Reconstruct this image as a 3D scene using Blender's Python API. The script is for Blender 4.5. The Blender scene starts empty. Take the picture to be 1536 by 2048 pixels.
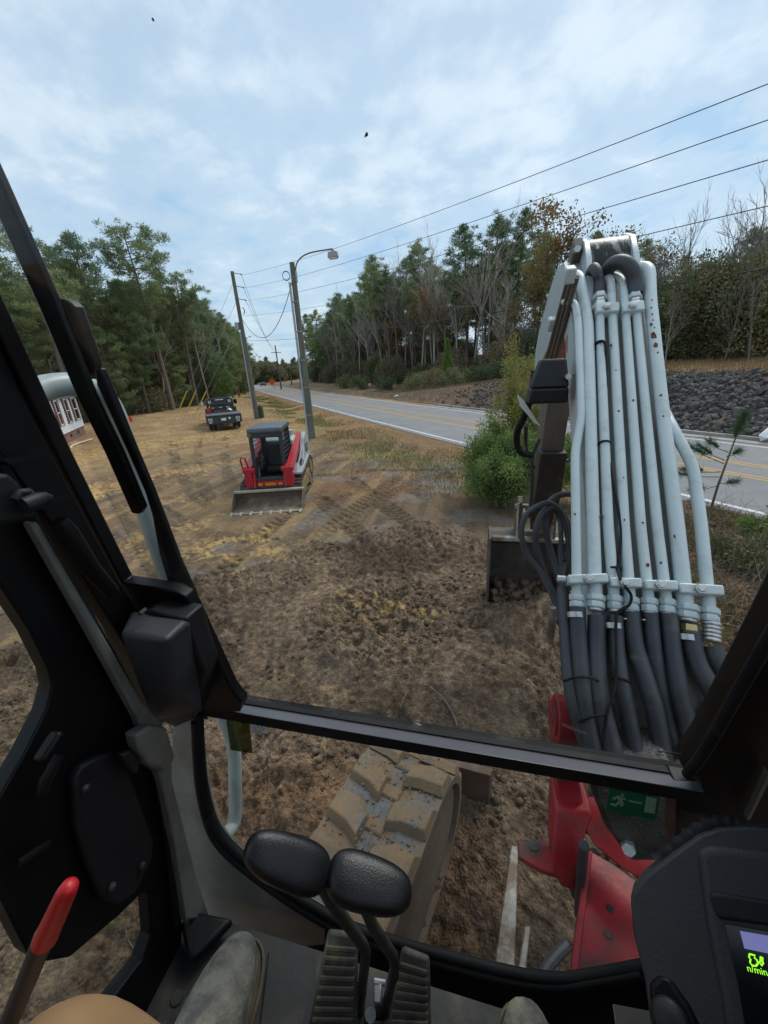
import bpy, bmesh, math, random
import numpy as np
from math import sin, cos, pi, radians, atan2, sqrt, hypot, floor, exp
from mathutils import Vector, Matrix, Euler

SC = bpy.context.scene
COL = SC.collection
random.seed(7)
RNG = np.random.default_rng(11)

# ------------------------------------------------------------------ camera
H = 3.4                                   # phone height above the lot
FPX = 769.0                               # focal length in photo pixels (photo 1536 wide)
ROLL, PITCH, YAW = radians(3.5), radians(20.4), radians(14.5)   # heading is left of the cab's forward (+Y)
FW = np.array([-sin(YAW)*cos(PITCH), cos(YAW)*cos(PITCH), -sin(PITCH)])
_rt = np.array([cos(YAW), sin(YAW), 0.0])
_up = np.cross(_rt, FW)
IR = _rt*cos(ROLL) - _up*sin(ROLL)
IU = _up*cos(ROLL) + _rt*sin(ROLL)
EYE = np.array([0.0, 0.0, H])
cam_d = bpy.data.cameras.new('camera')
cam_d.sensor_fit = 'HORIZONTAL'; cam_d.sensor_width = 36.0
cam_d.lens = 36.0*FPX/1536.0
cam_d.clip_start = 0.02; cam_d.clip_end = 3000
cam = bpy.data.objects.new('camera', cam_d); COL.objects.link(cam)
cam.matrix_world = Matrix(((IR[0], IU[0], -FW[0], EYE[0]), (IR[1], IU[1], -FW[1], EYE[1]),
                           (IR[2], IU[2], -FW[2], EYE[2]), (0, 0, 0, 1)))
SC.camera = cam

# ------------------------------------------------------------------ sky, sun, exposure
SUN_EL, SUN_AZ = radians(52), radians(25)         # azimuth from +Y towards +X
world = bpy.data.worlds.new('World'); SC.world = world; world.use_nodes = True
wn, wl = world.node_tree.nodes, world.node_tree.links
wn.clear()
wo = wn.new('ShaderNodeOutputWorld'); bg = wn.new('ShaderNodeBackground')
sky = wn.new('ShaderNodeTexSky'); sky.sky_type = 'NISHITA'; sky.sun_disc = False
sky.sun_elevation = SUN_EL; sky.sun_rotation = SUN_AZ; sky.air_density = 1.2; sky.dust_density = 1.0
tc = wn.new('ShaderNodeTexCoord'); sp = wn.new('ShaderNodeSeparateXYZ'); wl.new(tc.outputs['Generated'], sp.inputs[0])
def wmath(op, a, b=None):
    n = wn.new('ShaderNodeMath'); n.operation = op
    for i, v in enumerate((a, b)):
        if v is None: continue
        if isinstance(v, (int, float)): n.inputs[i].default_value = v
        else: wl.new(v, n.inputs[i])
    return n.outputs[0]
zc = wmath('ADD', wmath('MAXIMUM', sp.outputs[2], 0.0), 0.22)
cb = wn.new('ShaderNodeCombineXYZ')
wl.new(wmath('DIVIDE', sp.outputs[0], zc), cb.inputs[0]); wl.new(wmath('DIVIDE', sp.outputs[1], zc), cb.inputs[1])
def wnoise(scale, detail, rough, off, dist=0.0):
    mp = wn.new('ShaderNodeMapping'); mp.inputs['Location'].default_value = off
    wl.new(cb.outputs[0], mp.inputs[0])
    n = wn.new('ShaderNodeTexNoise'); n.inputs['Scale'].default_value = scale; n.inputs['Detail'].default_value = detail
    n.inputs['Roughness'].default_value = rough; n.inputs['Distortion'].default_value = dist
    wl.new(mp.outputs[0], n.inputs['Vector']); return n.outputs['Fac']
cl = wmath('ADD', wmath('MULTIPLY', wnoise(1.7, 8, 0.58, (3.1, 1.7, 0), 0.15), 0.52), wmath('MULTIPLY', wnoise(4.6, 7, 0.60, (7, 2, 0), 0.2), 0.48))
cl = wmath('ADD', cl, wmath('MULTIPLY', wmath('SUBTRACT', sp.outputs[2], 0.22), 0.22))       # more cloud higher up, bluer low down
rp = wn.new('ShaderNodeValToRGB'); wl.new(cl, rp.inputs[0])
rp.color_ramp.interpolation = 'EASE'
rp.color_ramp.elements[0].position = 0.38; rp.color_ramp.elements[0].color = (0.285, 0.425, 0.585, 1)
rp.color_ramp.elements[1].position = 0.665; rp.color_ramp.elements[1].color = (0.565, 0.63, 0.69, 1)
e = rp.color_ramp.elements.new(0.49); e.color = (0.385, 0.485, 0.595, 1)
sk = wn.new('ShaderNodeMix'); sk.data_type = 'RGBA'; sk.blend_type = 'MULTIPLY'; sk.inputs[0].default_value = 1.0
wl.new(sky.outputs[0], sk.inputs[6]); sk.inputs[7].default_value = (0.11, 0.11, 0.11, 1)
mx = wn.new('ShaderNodeMix'); mx.data_type = 'RGBA'; mx.inputs[0].default_value = 0.84
wl.new(sk.outputs[2], mx.inputs[6]); wl.new(rp.outputs[0], mx.inputs[7])
wl.new(mx.outputs[2], bg.inputs[0]); bg.inputs[1].default_value = 1.0
wl.new(bg.outputs[0], wo.inputs[0])
sun_d = bpy.data.lights.new('sun', 'SUN'); sun_d.energy = 1.5; sun_d.angle = radians(24); sun_d.color = (1.0, 0.95, 0.88)
sun = bpy.data.objects.new('sun', sun_d); COL.objects.link(sun)
sun.rotation_euler = Vector((-sin(SUN_AZ)*cos(SUN_EL), -cos(SUN_AZ)*cos(SUN_EL), -sin(SUN_EL))).to_track_quat('-Z', 'Y').to_euler()
sun.location = (0, 0, 60)
vs = SC.view_settings
vs.view_transform = 'Standard'; vs.look = 'None'; vs.exposure = 0.60; vs.gamma = 1.0; vs.use_curve_mapping = False
SC.render.engine = 'CYCLES'
SC.cycles.max_bounces = 8; SC.cycles.transparent_max_bounces = 24
SC.cycles.caustics_reflective = False; SC.cycles.caustics_refractive = False

# ------------------------------------------------------------------ placing helpers: a direction of sight cut with a plane of the place
def ray(px, py): return FW + IR*(px-768)/FPX + IU*(1024-py)/FPX
def gz(px, py, z=0.0):
    d = ray(px, py); return EYE + d*((z-H)/d[2])
def gx(px, py, x):
    d = ray(px, py); return EYE + d*(x/d[0])
def gy(px, py, y):
    d = ray(px, py); return EYE + d*(y/d[1])
def gd(px, py, dep): return EYE + ray(px, py)*dep
def gpl(px, py, a, b, c):                 # plane  y = a + b*(z-H) + c*x
    d = ray(px, py); t = a/(d[1]-b*d[2]-c*d[0]); return EYE + d*t

# ------------------------------------------------------------------ mesh helpers
class MB:
    def __init__(s): s.v = []; s.f = []
    def add(s, vs_, fs_):
        o = len(s.v); s.v += [tuple(float(c) for c in p) for p in vs_]; s.f += [tuple(i+o for i in f) for f in fs_]; return s
    def box(s, c, size, rot=None):
        hx, hy, hz_ = size[0]/2, size[1]/2, size[2]/2
        P = [Vector((x, y, z)) for x in (-hx, hx) for y in (-hy, hy) for z in (-hz_, hz_)]
        if rot is not None:
            R = rot if isinstance(rot, Matrix) else Euler(rot).to_matrix()
            P = [R @ p for p in P]
        P = [p + Vector([float(q) for q in c]) for p in P]
        return s.add(P, [(0, 1, 3, 2), (4, 6, 7, 5), (0, 4, 5, 1), (2, 3, 7, 6), (0, 2, 6, 4), (1, 5, 7, 3)])
    def frust(s, c0, s0, c1, s1):         # box between two axis-aligned rectangles (z-up ends)
        P = []
        for c, q in ((c0, s0), (c1, s1)):
            for dx, dy in ((-1, -1), (1, -1), (1, 1), (-1, 1)): P.append((c[0]+dx*q[0]/2, c[1]+dy*q[1]/2, c[2]))
        return s.add(P, [(3, 2, 1, 0), (4, 5, 6, 7), (0, 1, 5, 4), (1, 2, 6, 5), (2, 3, 7, 6), (3, 0, 4, 7)])
    def tube(s, pts, r, n=8, cap=True):
        P = [Vector([float(c) for c in p]) for p in pts]; m = len(P)
        R = r if isinstance(r, (list, tuple)) else [r]*m
        vs_ = []; up = None
        for i in range(m):
            t = (P[min(i+1, m-1)] - P[max(i-1, 0)])
            if t.length < 1e-9: t = Vector((0, 0, 1))
            t.normalize()
            if up is None:
                a = Vector((0, 0, 1)) if abs(t.z) < 0.9 else Vector((1, 0, 0)); up = t.cross(a).normalized()
            up = (up - t*up.dot(t)); up = up.normalized() if up.length > 1e-6 else t.orthogonal().normalized()
            w = t.cross(up)
            for k in range(n):
                a = 2*pi*k/n; vs_.append(P[i] + (up*cos(a) + w*sin(a))*R[i])
        fs_ = [(i*n+k, i*n+(k+1) % n, (i+1)*n+(k+1) % n, (i+1)*n+k) for i in range(m-1) for k in range(n)]
        if cap: fs_ += [tuple(range(n-1, -1, -1)), tuple((m-1)*n+k for k in range(n))]
        return s.add(vs_, fs_)
    def cyl(s, a, b, r, n=16, r2=None): return s.tube([a, b], [r, r if r2 is None else r2], n)
    def prism(s, pts, off):               # polygon pts (3-D, planar) pushed along off
        n = len(pts); off = Vector([float(c) for c in off]); P = [Vector([float(c) for c in p]) for p in pts]
        return s.add(P + [p+off for p in P], [tuple(range(n-1, -1, -1)), tuple(range(n, 2*n))] + [(i, (i+1) % n, n+(i+1) % n, n+i) for i in range(n)])
    def quad(s, a, b, c, d): return s.add([a, b, c, d], [(0, 1, 2, 3)])
    def mesh(s, name):
        me = bpy.data.meshes.new(name); me.from_pydata(s.v, [], s.f); me.update(); return me

def np_mesh(name, V, F):
    V = np.ascontiguousarray(V, dtype=np.float32); F = np.ascontiguousarray(F, dtype=np.int32)
    me = bpy.data.meshes.new(name); k = F.shape[1]
    me.vertices.add(len(V)); me.vertices.foreach_set('co', V.ravel())
    me.loops.add(F.size); me.loops.foreach_set('vertex_index', F.ravel())
    me.polygons.add(len(F)); me.polygons.foreach_set('loop_start', np.arange(0, F.size, k, dtype=np.int32))
    me.polygons.foreach_set('loop_total', np.full(len(F), k, dtype=np.int32))
    me.update(calc_edges=True); return me

def fix(me, smooth=None):
    bm = bmesh.new(); bm.from_mesh(me); bmesh.ops.recalc_face_normals(bm, faces=bm.faces)
    big = [f for f in bm.faces if len(f.verts) > 4]
    if big: bmesh.ops.triangulate(bm, faces=big)
    bm.to_mesh(me); bm.free()
    if smooth is not None:
        me.polygons.foreach_set('use_smooth', [True]*len(me.polygons))
        me.set_sharp_from_angle(angle=radians(smooth))
    return me

def setmat(me, m):
    me.materials.clear(); me.materials.append(M[m] if isinstance(m, str) else m)

def obj(name, src, m, parent=None, smooth=35, bevel=0.0, seg=2, wrld=True):
    """One mesh object; a part of a top-level thing keeps world coordinates."""
    me = src.mesh(name) if isinstance(src, MB) else src
    if isinstance(src, MB): fix(me, smooth)
    setmat(me, m)
    o = bpy.data.objects.new(name, me); COL.objects.link(o)
    if bevel:
        b = o.modifiers.new('bevel', 'BEVEL'); b.width = bevel; b.segments = seg; b.limit_method = 'ANGLE'; b.angle_limit = radians(40); b.harden_normals = False
    if parent is not None:
        o.parent = parent
        if parent.type == 'EMPTY' and wrld:
            o.matrix_parent_inverse = parent.matrix_basis.inverted()
    return o

def tag(o, label=None, cat=None, group=None, kind=None):
    if label: o['label'] = label
    if cat: o['category'] = cat
    if group: o['group'] = group
    if kind: o['kind'] = kind
    return o
def thing(name, label, cat, loc=(0, 0, 0), rz=0.0, group=None):
    o = bpy.data.objects.new(name, None); COL.objects.link(o); o.empty_display_size = 0.2
    o.location = loc; o.rotation_euler = (0, 0, rz)
    o.matrix_basis = Matrix.Translation(Vector([float(c) for c in loc])) @ Matrix.Rotation(rz, 4, 'Z')
    return tag(o, label, cat, group)
def copy_tree(o, parent=None):
    c = o.copy(); COL.objects.link(c)
    if parent is not None: c.parent = parent
    for ch in o.children: copy_tree(ch, c)
    return c
def text_mesh(s, size, depth=0.0, name='lettering'):
    cu = bpy.data.curves.new('t', 'FONT'); cu.body = s; cu.size = size; cu.extrude = depth; cu.align_x = 'CENTER'; cu.align_y = 'CENTER'
    o = bpy.data.objects.new('t', cu); COL.objects.link(o)
    dg = bpy.context.evaluated_depsgraph_get(); dg.update()
    me = bpy.data.meshes.new_from_object(o.evaluated_get(dg)); me.name = name
    bpy.data.objects.remove(o); bpy.data.curves.remove(cu); return me
def spline(pts, per=6):                   # Catmull-Rom through points
    P = [np.array(p, float) for p in pts]; P = [2*P[0]-P[1]] + P + [2*P[-1]-P[-2]]; out = []
    for i in range(1, len(P)-2):
        for k in range(per):
            t = k/per; a, b, c, d = P[i-1], P[i], P[i+1], P[i+2]
            out.append(0.5*((2*b) + (-a+c)*t + (2*a-5*b+4*c-d)*t*t + (-a+3*b-3*c+d)*t**3))
    out.append(P[-2]); return out

# ------------------------------------------------------------------ materials
M = {}
def pmat(name, c1, c2=None, scale=8.0, rough=0.6, bump=0.0, bscale=None, metal=0.0, detail=6, lo=0.35, hi=0.65, c3=None, s3=2.0, lo3=0.55, hi3=0.62, rnd=0.0, coat=0.0, spec=0.5, transl=0.0, stretch=None, coord='Object', rough2=None):
    m = bpy.data.materials.new(name); m.use_nodes = True; M[name] = m
    n, l = m.node_tree.nodes, m.node_tree.links
    b = n['Principled BSDF']; out = n['Material Output']
    b.inputs['Roughness'].default_value = rough; b.inputs['Metallic'].default_value = metal
    b.inputs['Specular IOR Level'].default_value = spec; b.inputs['Coat Weight'].default_value = coat
    t = n.new('ShaderNodeTexCoord'); mp = n.new('ShaderNodeMapping'); l.new(t.outputs[coord], mp.inputs[0])
    if stretch: mp.inputs['Scale'].default_value = stretch
    def noise(s, d=detail):
        q = n.new('ShaderNodeTexNoise'); q.inputs['Scale'].default_value = s; q.inputs['Detail'].default_value = d; q.inputs['Roughness'].default_value = 0.62
        l.new(mp.outputs[0], q.inputs['Vector']); return q.outputs['Fac']
    def mapr(f, a, c):
        q = n.new('ShaderNodeMapRange'); l.new(f, q.inputs[0]); q.inputs[1].default_value = a; q.inputs[2].default_value = c; return q.outputs[0]
    c2 = c2 or tuple(x*0.8 for x in c1)
    f1 = noise(scale)
    mix = n.new('ShaderNodeMix'); mix.data_type = 'RGBA'; l.new(mapr(f1, lo, hi), mix.inputs[0])
    mix.inputs[6].default_value = (*c1, 1); mix.inputs[7].default_value = (*c2, 1); col = mix.outputs[2]
    if rough2 is not None:
        rm = n.new('ShaderNodeMapRange'); l.new(f1, rm.inputs[0]); rm.inputs[1].default_value = lo; rm.inputs[2].default_value = hi
        rm.inputs[3].default_value = rough; rm.inputs[4].default_value = rough2; l.new(rm.outputs[0], b.inputs['Roughness'])
    if c3:
        k = n.new('ShaderNodeMix'); k.data_type = 'RGBA'; l.new(mapr(noise(s3, 8), lo3, hi3), k.inputs[0])
        l.new(col, k.inputs[6]); k.inputs[7].default_value = (*c3, 1); col = k.outputs[2]
    if rnd:
        oi = n.new('ShaderNodeObjectInfo'); hs = n.new('ShaderNodeHueSaturation')
        mr = n.new('ShaderNodeMapRange'); l.new(oi.outputs['Random'], mr.inputs[0]); mr.inputs[3].default_value = 1-rnd; mr.inputs[4].default_value = 1+rnd
        l.new(mr.outputs[0], hs.inputs['Value'])
        m2 = n.new('ShaderNodeMapRange'); l.new(oi.outputs['Random'], m2.inputs[0]); m2.inputs[3].default_value = 0.5+rnd*0.10; m2.inputs[4].default_value = 0.5-rnd*0.10
        l.new(m2.outputs[0], hs.inputs['Hue']); l.new(col, hs.inputs['Color']); col = hs.outputs[0]
    l.new(col, b.inputs['Base Color'])
    if bump:
        bp = n.new('ShaderNodeBump'); bp.inputs['Strength'].default_value = 1.0; bp.inputs['Distance'].default_value = bump
        l.new(noise(bscale or scale*3), bp.inputs['Height']); l.new(bp.outputs[0], b.inputs['Normal'])
    if transl:
        tr = n.new('ShaderNodeBsdfTranslucent'); l.new(col, tr.inputs[0]); ms = n.new('ShaderNodeMixShader'); ms.inputs[0].default_value = transl
        l.new(b.outputs[0], ms.inputs[1]); l.new(tr.outputs[0], ms.inputs[2]); l.new(ms.outputs[0], out.inputs[0])
    return m
def emat(name, c, st):
    m = bpy.data.materials.new(name); m.use_nodes = True; M[name] = m
    b = m.node_tree.nodes['Principled BSDF']; b.inputs['Base Color'].default_value = (*c, 1); b.inputs['Emission Color'].default_value = (*c, 1); b.inputs['Emission Strength'].default_value = st; return m
def glassmat(name, tint=(0.93, 0.96, 0.95), refl=0.05, dirt=0.0):
    m = bpy.data.materials.new(name); m.use_nodes = True; M[name] = m
    n, l = m.node_tree.nodes, m.node_tree.links; n.clear()
    out = n.new('ShaderNodeOutputMaterial'); tr = n.new('ShaderNodeBsdfTransparent'); tr.inputs[0].default_value = (*tint, 1)
    gl = n.new('ShaderNodeBsdfGlossy'); gl.inputs['Roughness'].default_value = 0.03
    fr = n.new('ShaderNodeFresnel'); fr.inputs[0].default_value = 1.22
    ms = n.new('ShaderNodeMixShader'); mm = n.new('ShaderNodeMath'); mm.operation = 'MULTIPLY'; mm.inputs[1].default_value = refl*10
    l.new(fr.outputs[0], mm.inputs[0]); l.new(mm.outputs[0], ms.inputs[0]); l.new(tr.outputs[0], ms.inputs[1]); l.new(gl.outputs[0], ms.inputs[2])
    last = ms.outputs[0]
    if dirt:
        t = n.new('ShaderNodeTexCoord'); q = n.new('ShaderNodeTexNoise'); q.inputs['Scale'].default_value = 7; q.inputs['Detail'].default_value = 9; q.inputs['Roughness'].default_value = 0.7
        l.new(t.outputs['Object'], q.inputs['Vector']); mr = n.new('ShaderNodeMapRange'); l.new(q.outputs['Fac'], mr.inputs[0])
        mr.inputs[1].default_value = 0.45; mr.inputs[2].default_value = 0.8; mr.inputs[3].default_value = 0.0; mr.inputs[4].default_value = dirt
        df = n.new('ShaderNodeBsdfDiffuse'); df.inputs[0].default_value = (0.42, 0.38, 0.33, 1); m2 = n.new('ShaderNodeMixShader')
        l.new(mr.outputs[0], m2.inputs[0]); l.new(last, m2.inputs[1]); l.new(df.outputs[0], m2.inputs[2]); last = m2.outputs[0]
    l.new(last, out.inputs[0]); return m

pmat('boom_paint', (0.47, 0.53, 0.545), (0.42, 0.475, 0.485), 5, 0.38, c3=(0.36, 0.35, 0.32), s3=9, lo3=0.60, hi3=0.74, bump=0.0006, bscale=60)
pmat('boom_plate', (0.235, 0.235, 0.222), (0.29, 0.29, 0.275), 3, 0.5, c3=(0.30, 0.28, 0.25), s3=5, lo3=0.55, hi3=0.8)
pmat('rail_paint_shaded', (0.36, 0.42, 0.41), (0.32, 0.375, 0.365), 7, 0.4, c3=(0.30, 0.28, 0.24), s3=12, lo3=0.58, hi3=0.8)  # handrail grey darkened, its shading put into the colour
pmat('pipe_paint', (0.54, 0.61, 0.62), (0.48, 0.55, 0.56), 7, 0.36, c3=(0.40, 0.385, 0.345), s3=13, lo3=0.54, hi3=0.80, bump=0.0006, bscale=90)
pmat('chip_rust', (0.16, 0.05, 0.02), (0.05, 0.02, 0.012), 60, 0.9)
pmat('red_paint', (0.40, 0.010, 0.020), (0.29, 0.010, 0.016), 5, 0.45, c3=(0.055, 0.026, 0.019), s3=7, lo3=0.52, hi3=0.68, bump=0.0015, bscale=30)
pmat('grease', (0.012, 0.011, 0.010), (0.05, 0.045, 0.04), 14, 0.35, bump=0.006, bscale=30)
pmat('grease_band', (0.45, 0.47, 0.46), (0.010, 0.009, 0.009), 11, 0.4, lo=0.36, hi=0.44, bump=0.004, bscale=25, stretch=(1, 0.35, 0.35))
pmat('hose', (0.030, 0.034, 0.042), (0.048, 0.052, 0.060), 6, 0.48, c3=(0.14, 0.13, 0.115), s3=7, lo3=0.60, hi3=0.85, bump=0.0008, bscale=120)
pmat('black_rubber', (0.010, 0.0105, 0.012), (0.018, 0.018, 0.019), 9, 0.6, spec=0.15, c3=(0.05, 0.045, 0.038), s3=14, lo3=0.60, hi3=0.8)
pmat('black_paint', (0.0035, 0.0035, 0.0042), (0.005, 0.005, 0.0058), 6, 0.42, c3=(0.016, 0.0155, 0.015), s3=6, lo3=0.60, hi3=0.85, spec=0.22)
pmat('black_plastic', (0.009, 0.0095, 0.012), (0.013, 0.0135, 0.016), 12, 0.5, spec=0.35, bump=0.0004, bscale=220, c3=(0.03, 0.03, 0.03), s3=10, lo3=0.63, hi3=0.85)
pmat('bar_sky_sheen', (0.055, 0.056, 0.064), (0.068, 0.069, 0.078), 8, 0.36, spec=0.8)  # black bar lifted to blue-grey, sky reflection put into the colour
pmat('console_plastic', (0.030, 0.031, 0.036), (0.036, 0.037, 0.042), 9, 0.5, bump=0.0008, bscale=260, c3=(0.075, 0.072, 0.07), s3=4, lo3=0.6, hi3=0.9)
pmat('cab_grey', (0.19, 0.195, 0.178), (0.145, 0.148, 0.132), 7, 0.6, c3=(0.115, 0.095, 0.066), s3=8, lo3=0.50, hi3=0.70, bump=0.0006, bscale=120)
pmat('floor_mat', (0.030, 0.032, 0.036), (0.055, 0.053, 0.050), 5, 0.65, c3=(0.14, 0.115, 0.085), s3=9, lo3=0.52, hi3=0.76, bump=0.001, bscale=90)
pmat('pedal', (0.105, 0.103, 0.088), (0.060, 0.060, 0.054), 14, 0.6, c3=(0.25, 0.22, 0.155), s3=16, lo3=0.52, hi3=0.72, metal=0.2)
pmat('knob', (0.006, 0.006, 0.008), (0.008, 0.008, 0.010), 5, 0.31, bump=0.0006, bscale=420, spec=0.42)
pmat('steel_dark', (0.09, 0.09, 0.085), (0.05, 0.05, 0.048), 18, 0.45, metal=0.6, c3=(0.12, 0.10, 0.07), s3=10, lo3=0.6, hi3=0.75)
pmat('steel_worn', (0.36, 0.35, 0.33), (0.20, 0.18, 0.155), 14, 0.5, metal=0.4, c3=(0.125, 0.088, 0.06), s3=6, lo3=0.46, hi3=0.56)
pmat('zinc', (0.55, 0.56, 0.56), (0.42, 0.43, 0.43), 30, 0.35, metal=0.7)
pmat('brass', (0.50, 0.40, 0.20), (0.42, 0.33, 0.15), 30, 0.35, metal=0.8)
pmat('arm_paint', (0.120, 0.102, 0.082), (0.085, 0.072, 0.058), 6, 0.6, c3=(0.15, 0.12, 0.09), s3=5, lo3=0.55, hi3=0.8, stretch=(1, 1, 0.2))
pmat('arm_black', (0.010, 0.0095, 0.009), (0.022, 0.017, 0.013), 8, 0.45, c3=(0.06, 0.042, 0.027), s3=7, lo3=0.55, hi3=0.7)
pmat('bucket_steel', (0.095, 0.078, 0.062), (0.060, 0.050, 0.042), 8, 0.7, c3=(0.165, 0.118, 0.08), s3=5, lo3=0.5, hi3=0.7, bump=0.004, bscale=20)
pmat('blade_rust', (0.13, 0.075, 0.042), (0.07, 0.045, 0.03), 6, 0.75, c3=(0.15, 0.11, 0.08), s3=6, lo3=0.5, hi3=0.62, bump=0.003, bscale=25)
pmat('track_rubber', (0.150, 0.155, 0.160), (0.105, 0.105, 0.106), 12, 0.75, c3=(0.20, 0.128, 0.072), s3=7, lo3=0.41, hi3=0.56, bump=0.002, bscale=60)
pmat('track_mud', (0.185, 0.138, 0.092), (0.245, 0.155, 0.085), 13, 0.9, c3=(0.15, 0.145, 0.14), s3=8, lo3=0.55, hi3=0.68, bump=0.004, bscale=55)
pmat('grip_red', (0.52, 0.012, 0.018), (0.46, 0.010, 0.015), 12, 0.45)
pmat('sticker_green', (0.006, 0.105, 0.045), (0.008, 0.12, 0.05), 10, 0.5)
pmat('sticker_pale', (0.22, 0.34, 0.24), (0.24, 0.36, 0.26), 10, 0.5)
pmat('paper_white', (0.74, 0.74, 0.72), (0.68, 0.68, 0.66), 20, 0.6)
pmat('ink', (0.02, 0.02, 0.02), (0.03, 0.03, 0.03), 20, 0.6)
pmat('screen_black', (0.006, 0.006, 0.010), (0.007, 0.007, 0.011), 5, 0.12)
emat('screen_blue', (0.15, 0.16, 0.36), 0.55)
emat('icon_green', (0.30, 0.90, 0.03), 0.9)
glassmat('windshield', (0.955, 0.975, 0.975), 0.035, 0.03)
glassmat('lower_glass', (0.945, 0.965, 0.96), 0.035, 0.16)
glassmat('window_tint', (0.90, 0.93, 0.92), 0.05, 0.10)
glassmat('film_olive', (0.32, 0.34, 0.16), 0.03, 0.25)
glassmat('dark_glass', (0.10, 0.12, 0.13), 0.12, 0.0)
glassmat('clear_glass', (0.75, 0.80, 0.80), 0.08, 0.1)
pmat('tan_cloth', (0.33, 0.20, 0.098), (0.38, 0.235, 0.12), 9, 0.9, bump=0.0015, bscale=400, detail=3)
pmat('boot_suede', (0.25, 0.240, 0.205), (0.115, 0.115, 0.108), 22, 0.92, c3=(0.36, 0.31, 0.225), s3=14, lo3=0.50, hi3=0.70, bump=0.005, bscale=110, lo=0.40, hi=0.60)
pmat('boot_sole', (0.08, 0.065, 0.045), (0.15, 0.125, 0.085), 25, 0.9)
# outdoors
pmat('asphalt', (0.185, 0.183, 0.186), (0.22, 0.218, 0.222), 0.6, 0.85, c3=(0.17, 0.168, 0.168), s3=1.6, lo3=0.52, hi3=0.75, bump=0.003, bscale=45)
pmat('line_white', (0.66, 0.66, 0.63), (0.50, 0.50, 0.48), 6, 0.7, c3=(0.26, 0.26, 0.26), s3=4, lo3=0.62, hi3=0.70)
pmat('line_yellow', (0.52, 0.30, 0.045), (0.42, 0.25, 0.06), 5, 0.7, c3=(0.26, 0.24, 0.20), s3=3, lo3=0.60, hi3=0.70)
pmat('concrete', (0.34, 0.32, 0.29), (0.26, 0.245, 0.22), 3, 0.85, c3=(0.20, 0.13, 0.085), s3=1.5, lo3=0.52, hi3=0.66, bump=0.004)
pmat('riprap', (0.105, 0.098, 0.094), (0.055, 0.051, 0.049), 2.2, 0.9, c3=(0.17, 0.15, 0.13), s3=1.1, lo3=0.58, hi3=0.68, rnd=0.55, bump=0.02, bscale=9)
pmat('pole_wood', (0.165, 0.165, 0.125), (0.10, 0.105, 0.085), 4, 0.9, c3=(0.20, 0.185, 0.15), s3=2.4, lo3=0.5, hi3=0.65, stretch=(3, 3, 0.35), bump=0.008, bscale=18)
pmat('conduit', (0.42, 0.44, 0.46), (0.36, 0.38, 0.40), 4, 0.5)
pmat('galv', (0.34, 0.35, 0.36), (0.27, 0.28, 0.29), 8, 0.45, metal=0.4)
pmat('lamp_brown', (0.17, 0.12, 0.085), (0.14, 0.10, 0.07), 6, 0.5)
pmat('wire', (0.022, 0.024, 0.026), (0.03, 0.03, 0.032), 4, 0.6)
pmat('guard_yellow', (0.62, 0.43, 0.03), (0.55, 0.38, 0.03), 4, 0.5)
pmat('utility_green', (0.035, 0.065, 0.045), (0.045, 0.075, 0.055), 4, 0.6)
pmat('bark_pine', (0.19, 0.150, 0.122), (0.125, 0.098, 0.08), 5, 0.95, stretch=(3, 3, 0.6), rnd=0.2)
pmat('bark_pale', (0.42, 0.385, 0.33), (0.30, 0.27, 0.23), 4, 0.95, stretch=(2, 2, 0.5), rnd=0.2)
pmat('bark_grey', (0.235, 0.20, 0.175), (0.17, 0.145, 0.125), 4, 0.95, rnd=0.2)
pmat('pine_needle', (0.200, 0.265, 0.115), (0.140, 0.205, 0.090), 0.55, 0.75, c3=(0.275, 0.315, 0.14), s3=0.9, lo3=0.5, hi3=0.7, rnd=0.28, transl=0.4)
pmat('bright_needle', (0.185, 0.300, 0.066), (0.125, 0.225, 0.055), 1.2, 0.75, c3=(0.13, 0.20, 0.045), s3=2.2, lo3=0.5, hi3=0.7, rnd=0.2, transl=0.25)
pmat('ever_leaf', (0.130, 0.175, 0.072), (0.080, 0.125, 0.055), 0.45, 0.7, c3=(0.17, 0.155, 0.062), s3=0.35, lo3=0.48, hi3=0.6, rnd=0.45, transl=0.2)
pmat('olive_leaf', (0.165, 0.158, 0.070), (0.105, 0.120, 0.052), 0.45, 0.8, c3=(0.21, 0.165, 0.09), s3=0.4, lo3=0.5, hi3=0.6, rnd=0.45, transl=0.2)
pmat('brush_brown', (0.235, 0.180, 0.125), (0.165, 0.125, 0.085), 0.9, 0.9, c3=(0.20, 0.175, 0.085), s3=1.0, lo3=0.5, hi3=0.7, rnd=0.25, transl=0.2)
pmat('autumn_leaf', (0.30, 0.175, 0.055), (0.21, 0.14, 0.05), 0.9, 0.8, c3=(0.13, 0.115, 0.045), s3=1.2, lo3=0.5, hi3=0.7, rnd=0.2, transl=0.3)
pmat('shrub_leaf', (0.160, 0.250, 0.070), (0.105, 0.180, 0.052), 2.0, 0.65, c3=(0.27, 0.34, 0.09), s3=1.3, lo3=0.48, hi3=0.66, transl=0.42)
pmat('shrub_yellow', (0.31, 0.30, 0.062), (0.19, 0.205, 0.055), 2.0, 0.7, c3=(0.27, 0.18, 0.045), s3=1.6, lo3=0.52, hi3=0.72, transl=0.42)
pmat('sapling_needle', (0.060, 0.125, 0.045), (0.045, 0.095, 0.040), 3.0, 0.65, c3=(0.12, 0.17, 0.05), s3=2, lo3=0.5, hi3=0.7, transl=0.25)
pmat('twig', (0.15, 0.115, 0.09), (0.21, 0.17, 0.135), 4, 0.95)
pmat('dry_grass', (0.24, 0.155, 0.075), (0.33, 0.225, 0.11), 0.8, 0.95, c3=(0.16, 0.10, 0.055), s3=0.6, lo3=0.5, hi3=0.7, transl=0.2)
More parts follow.
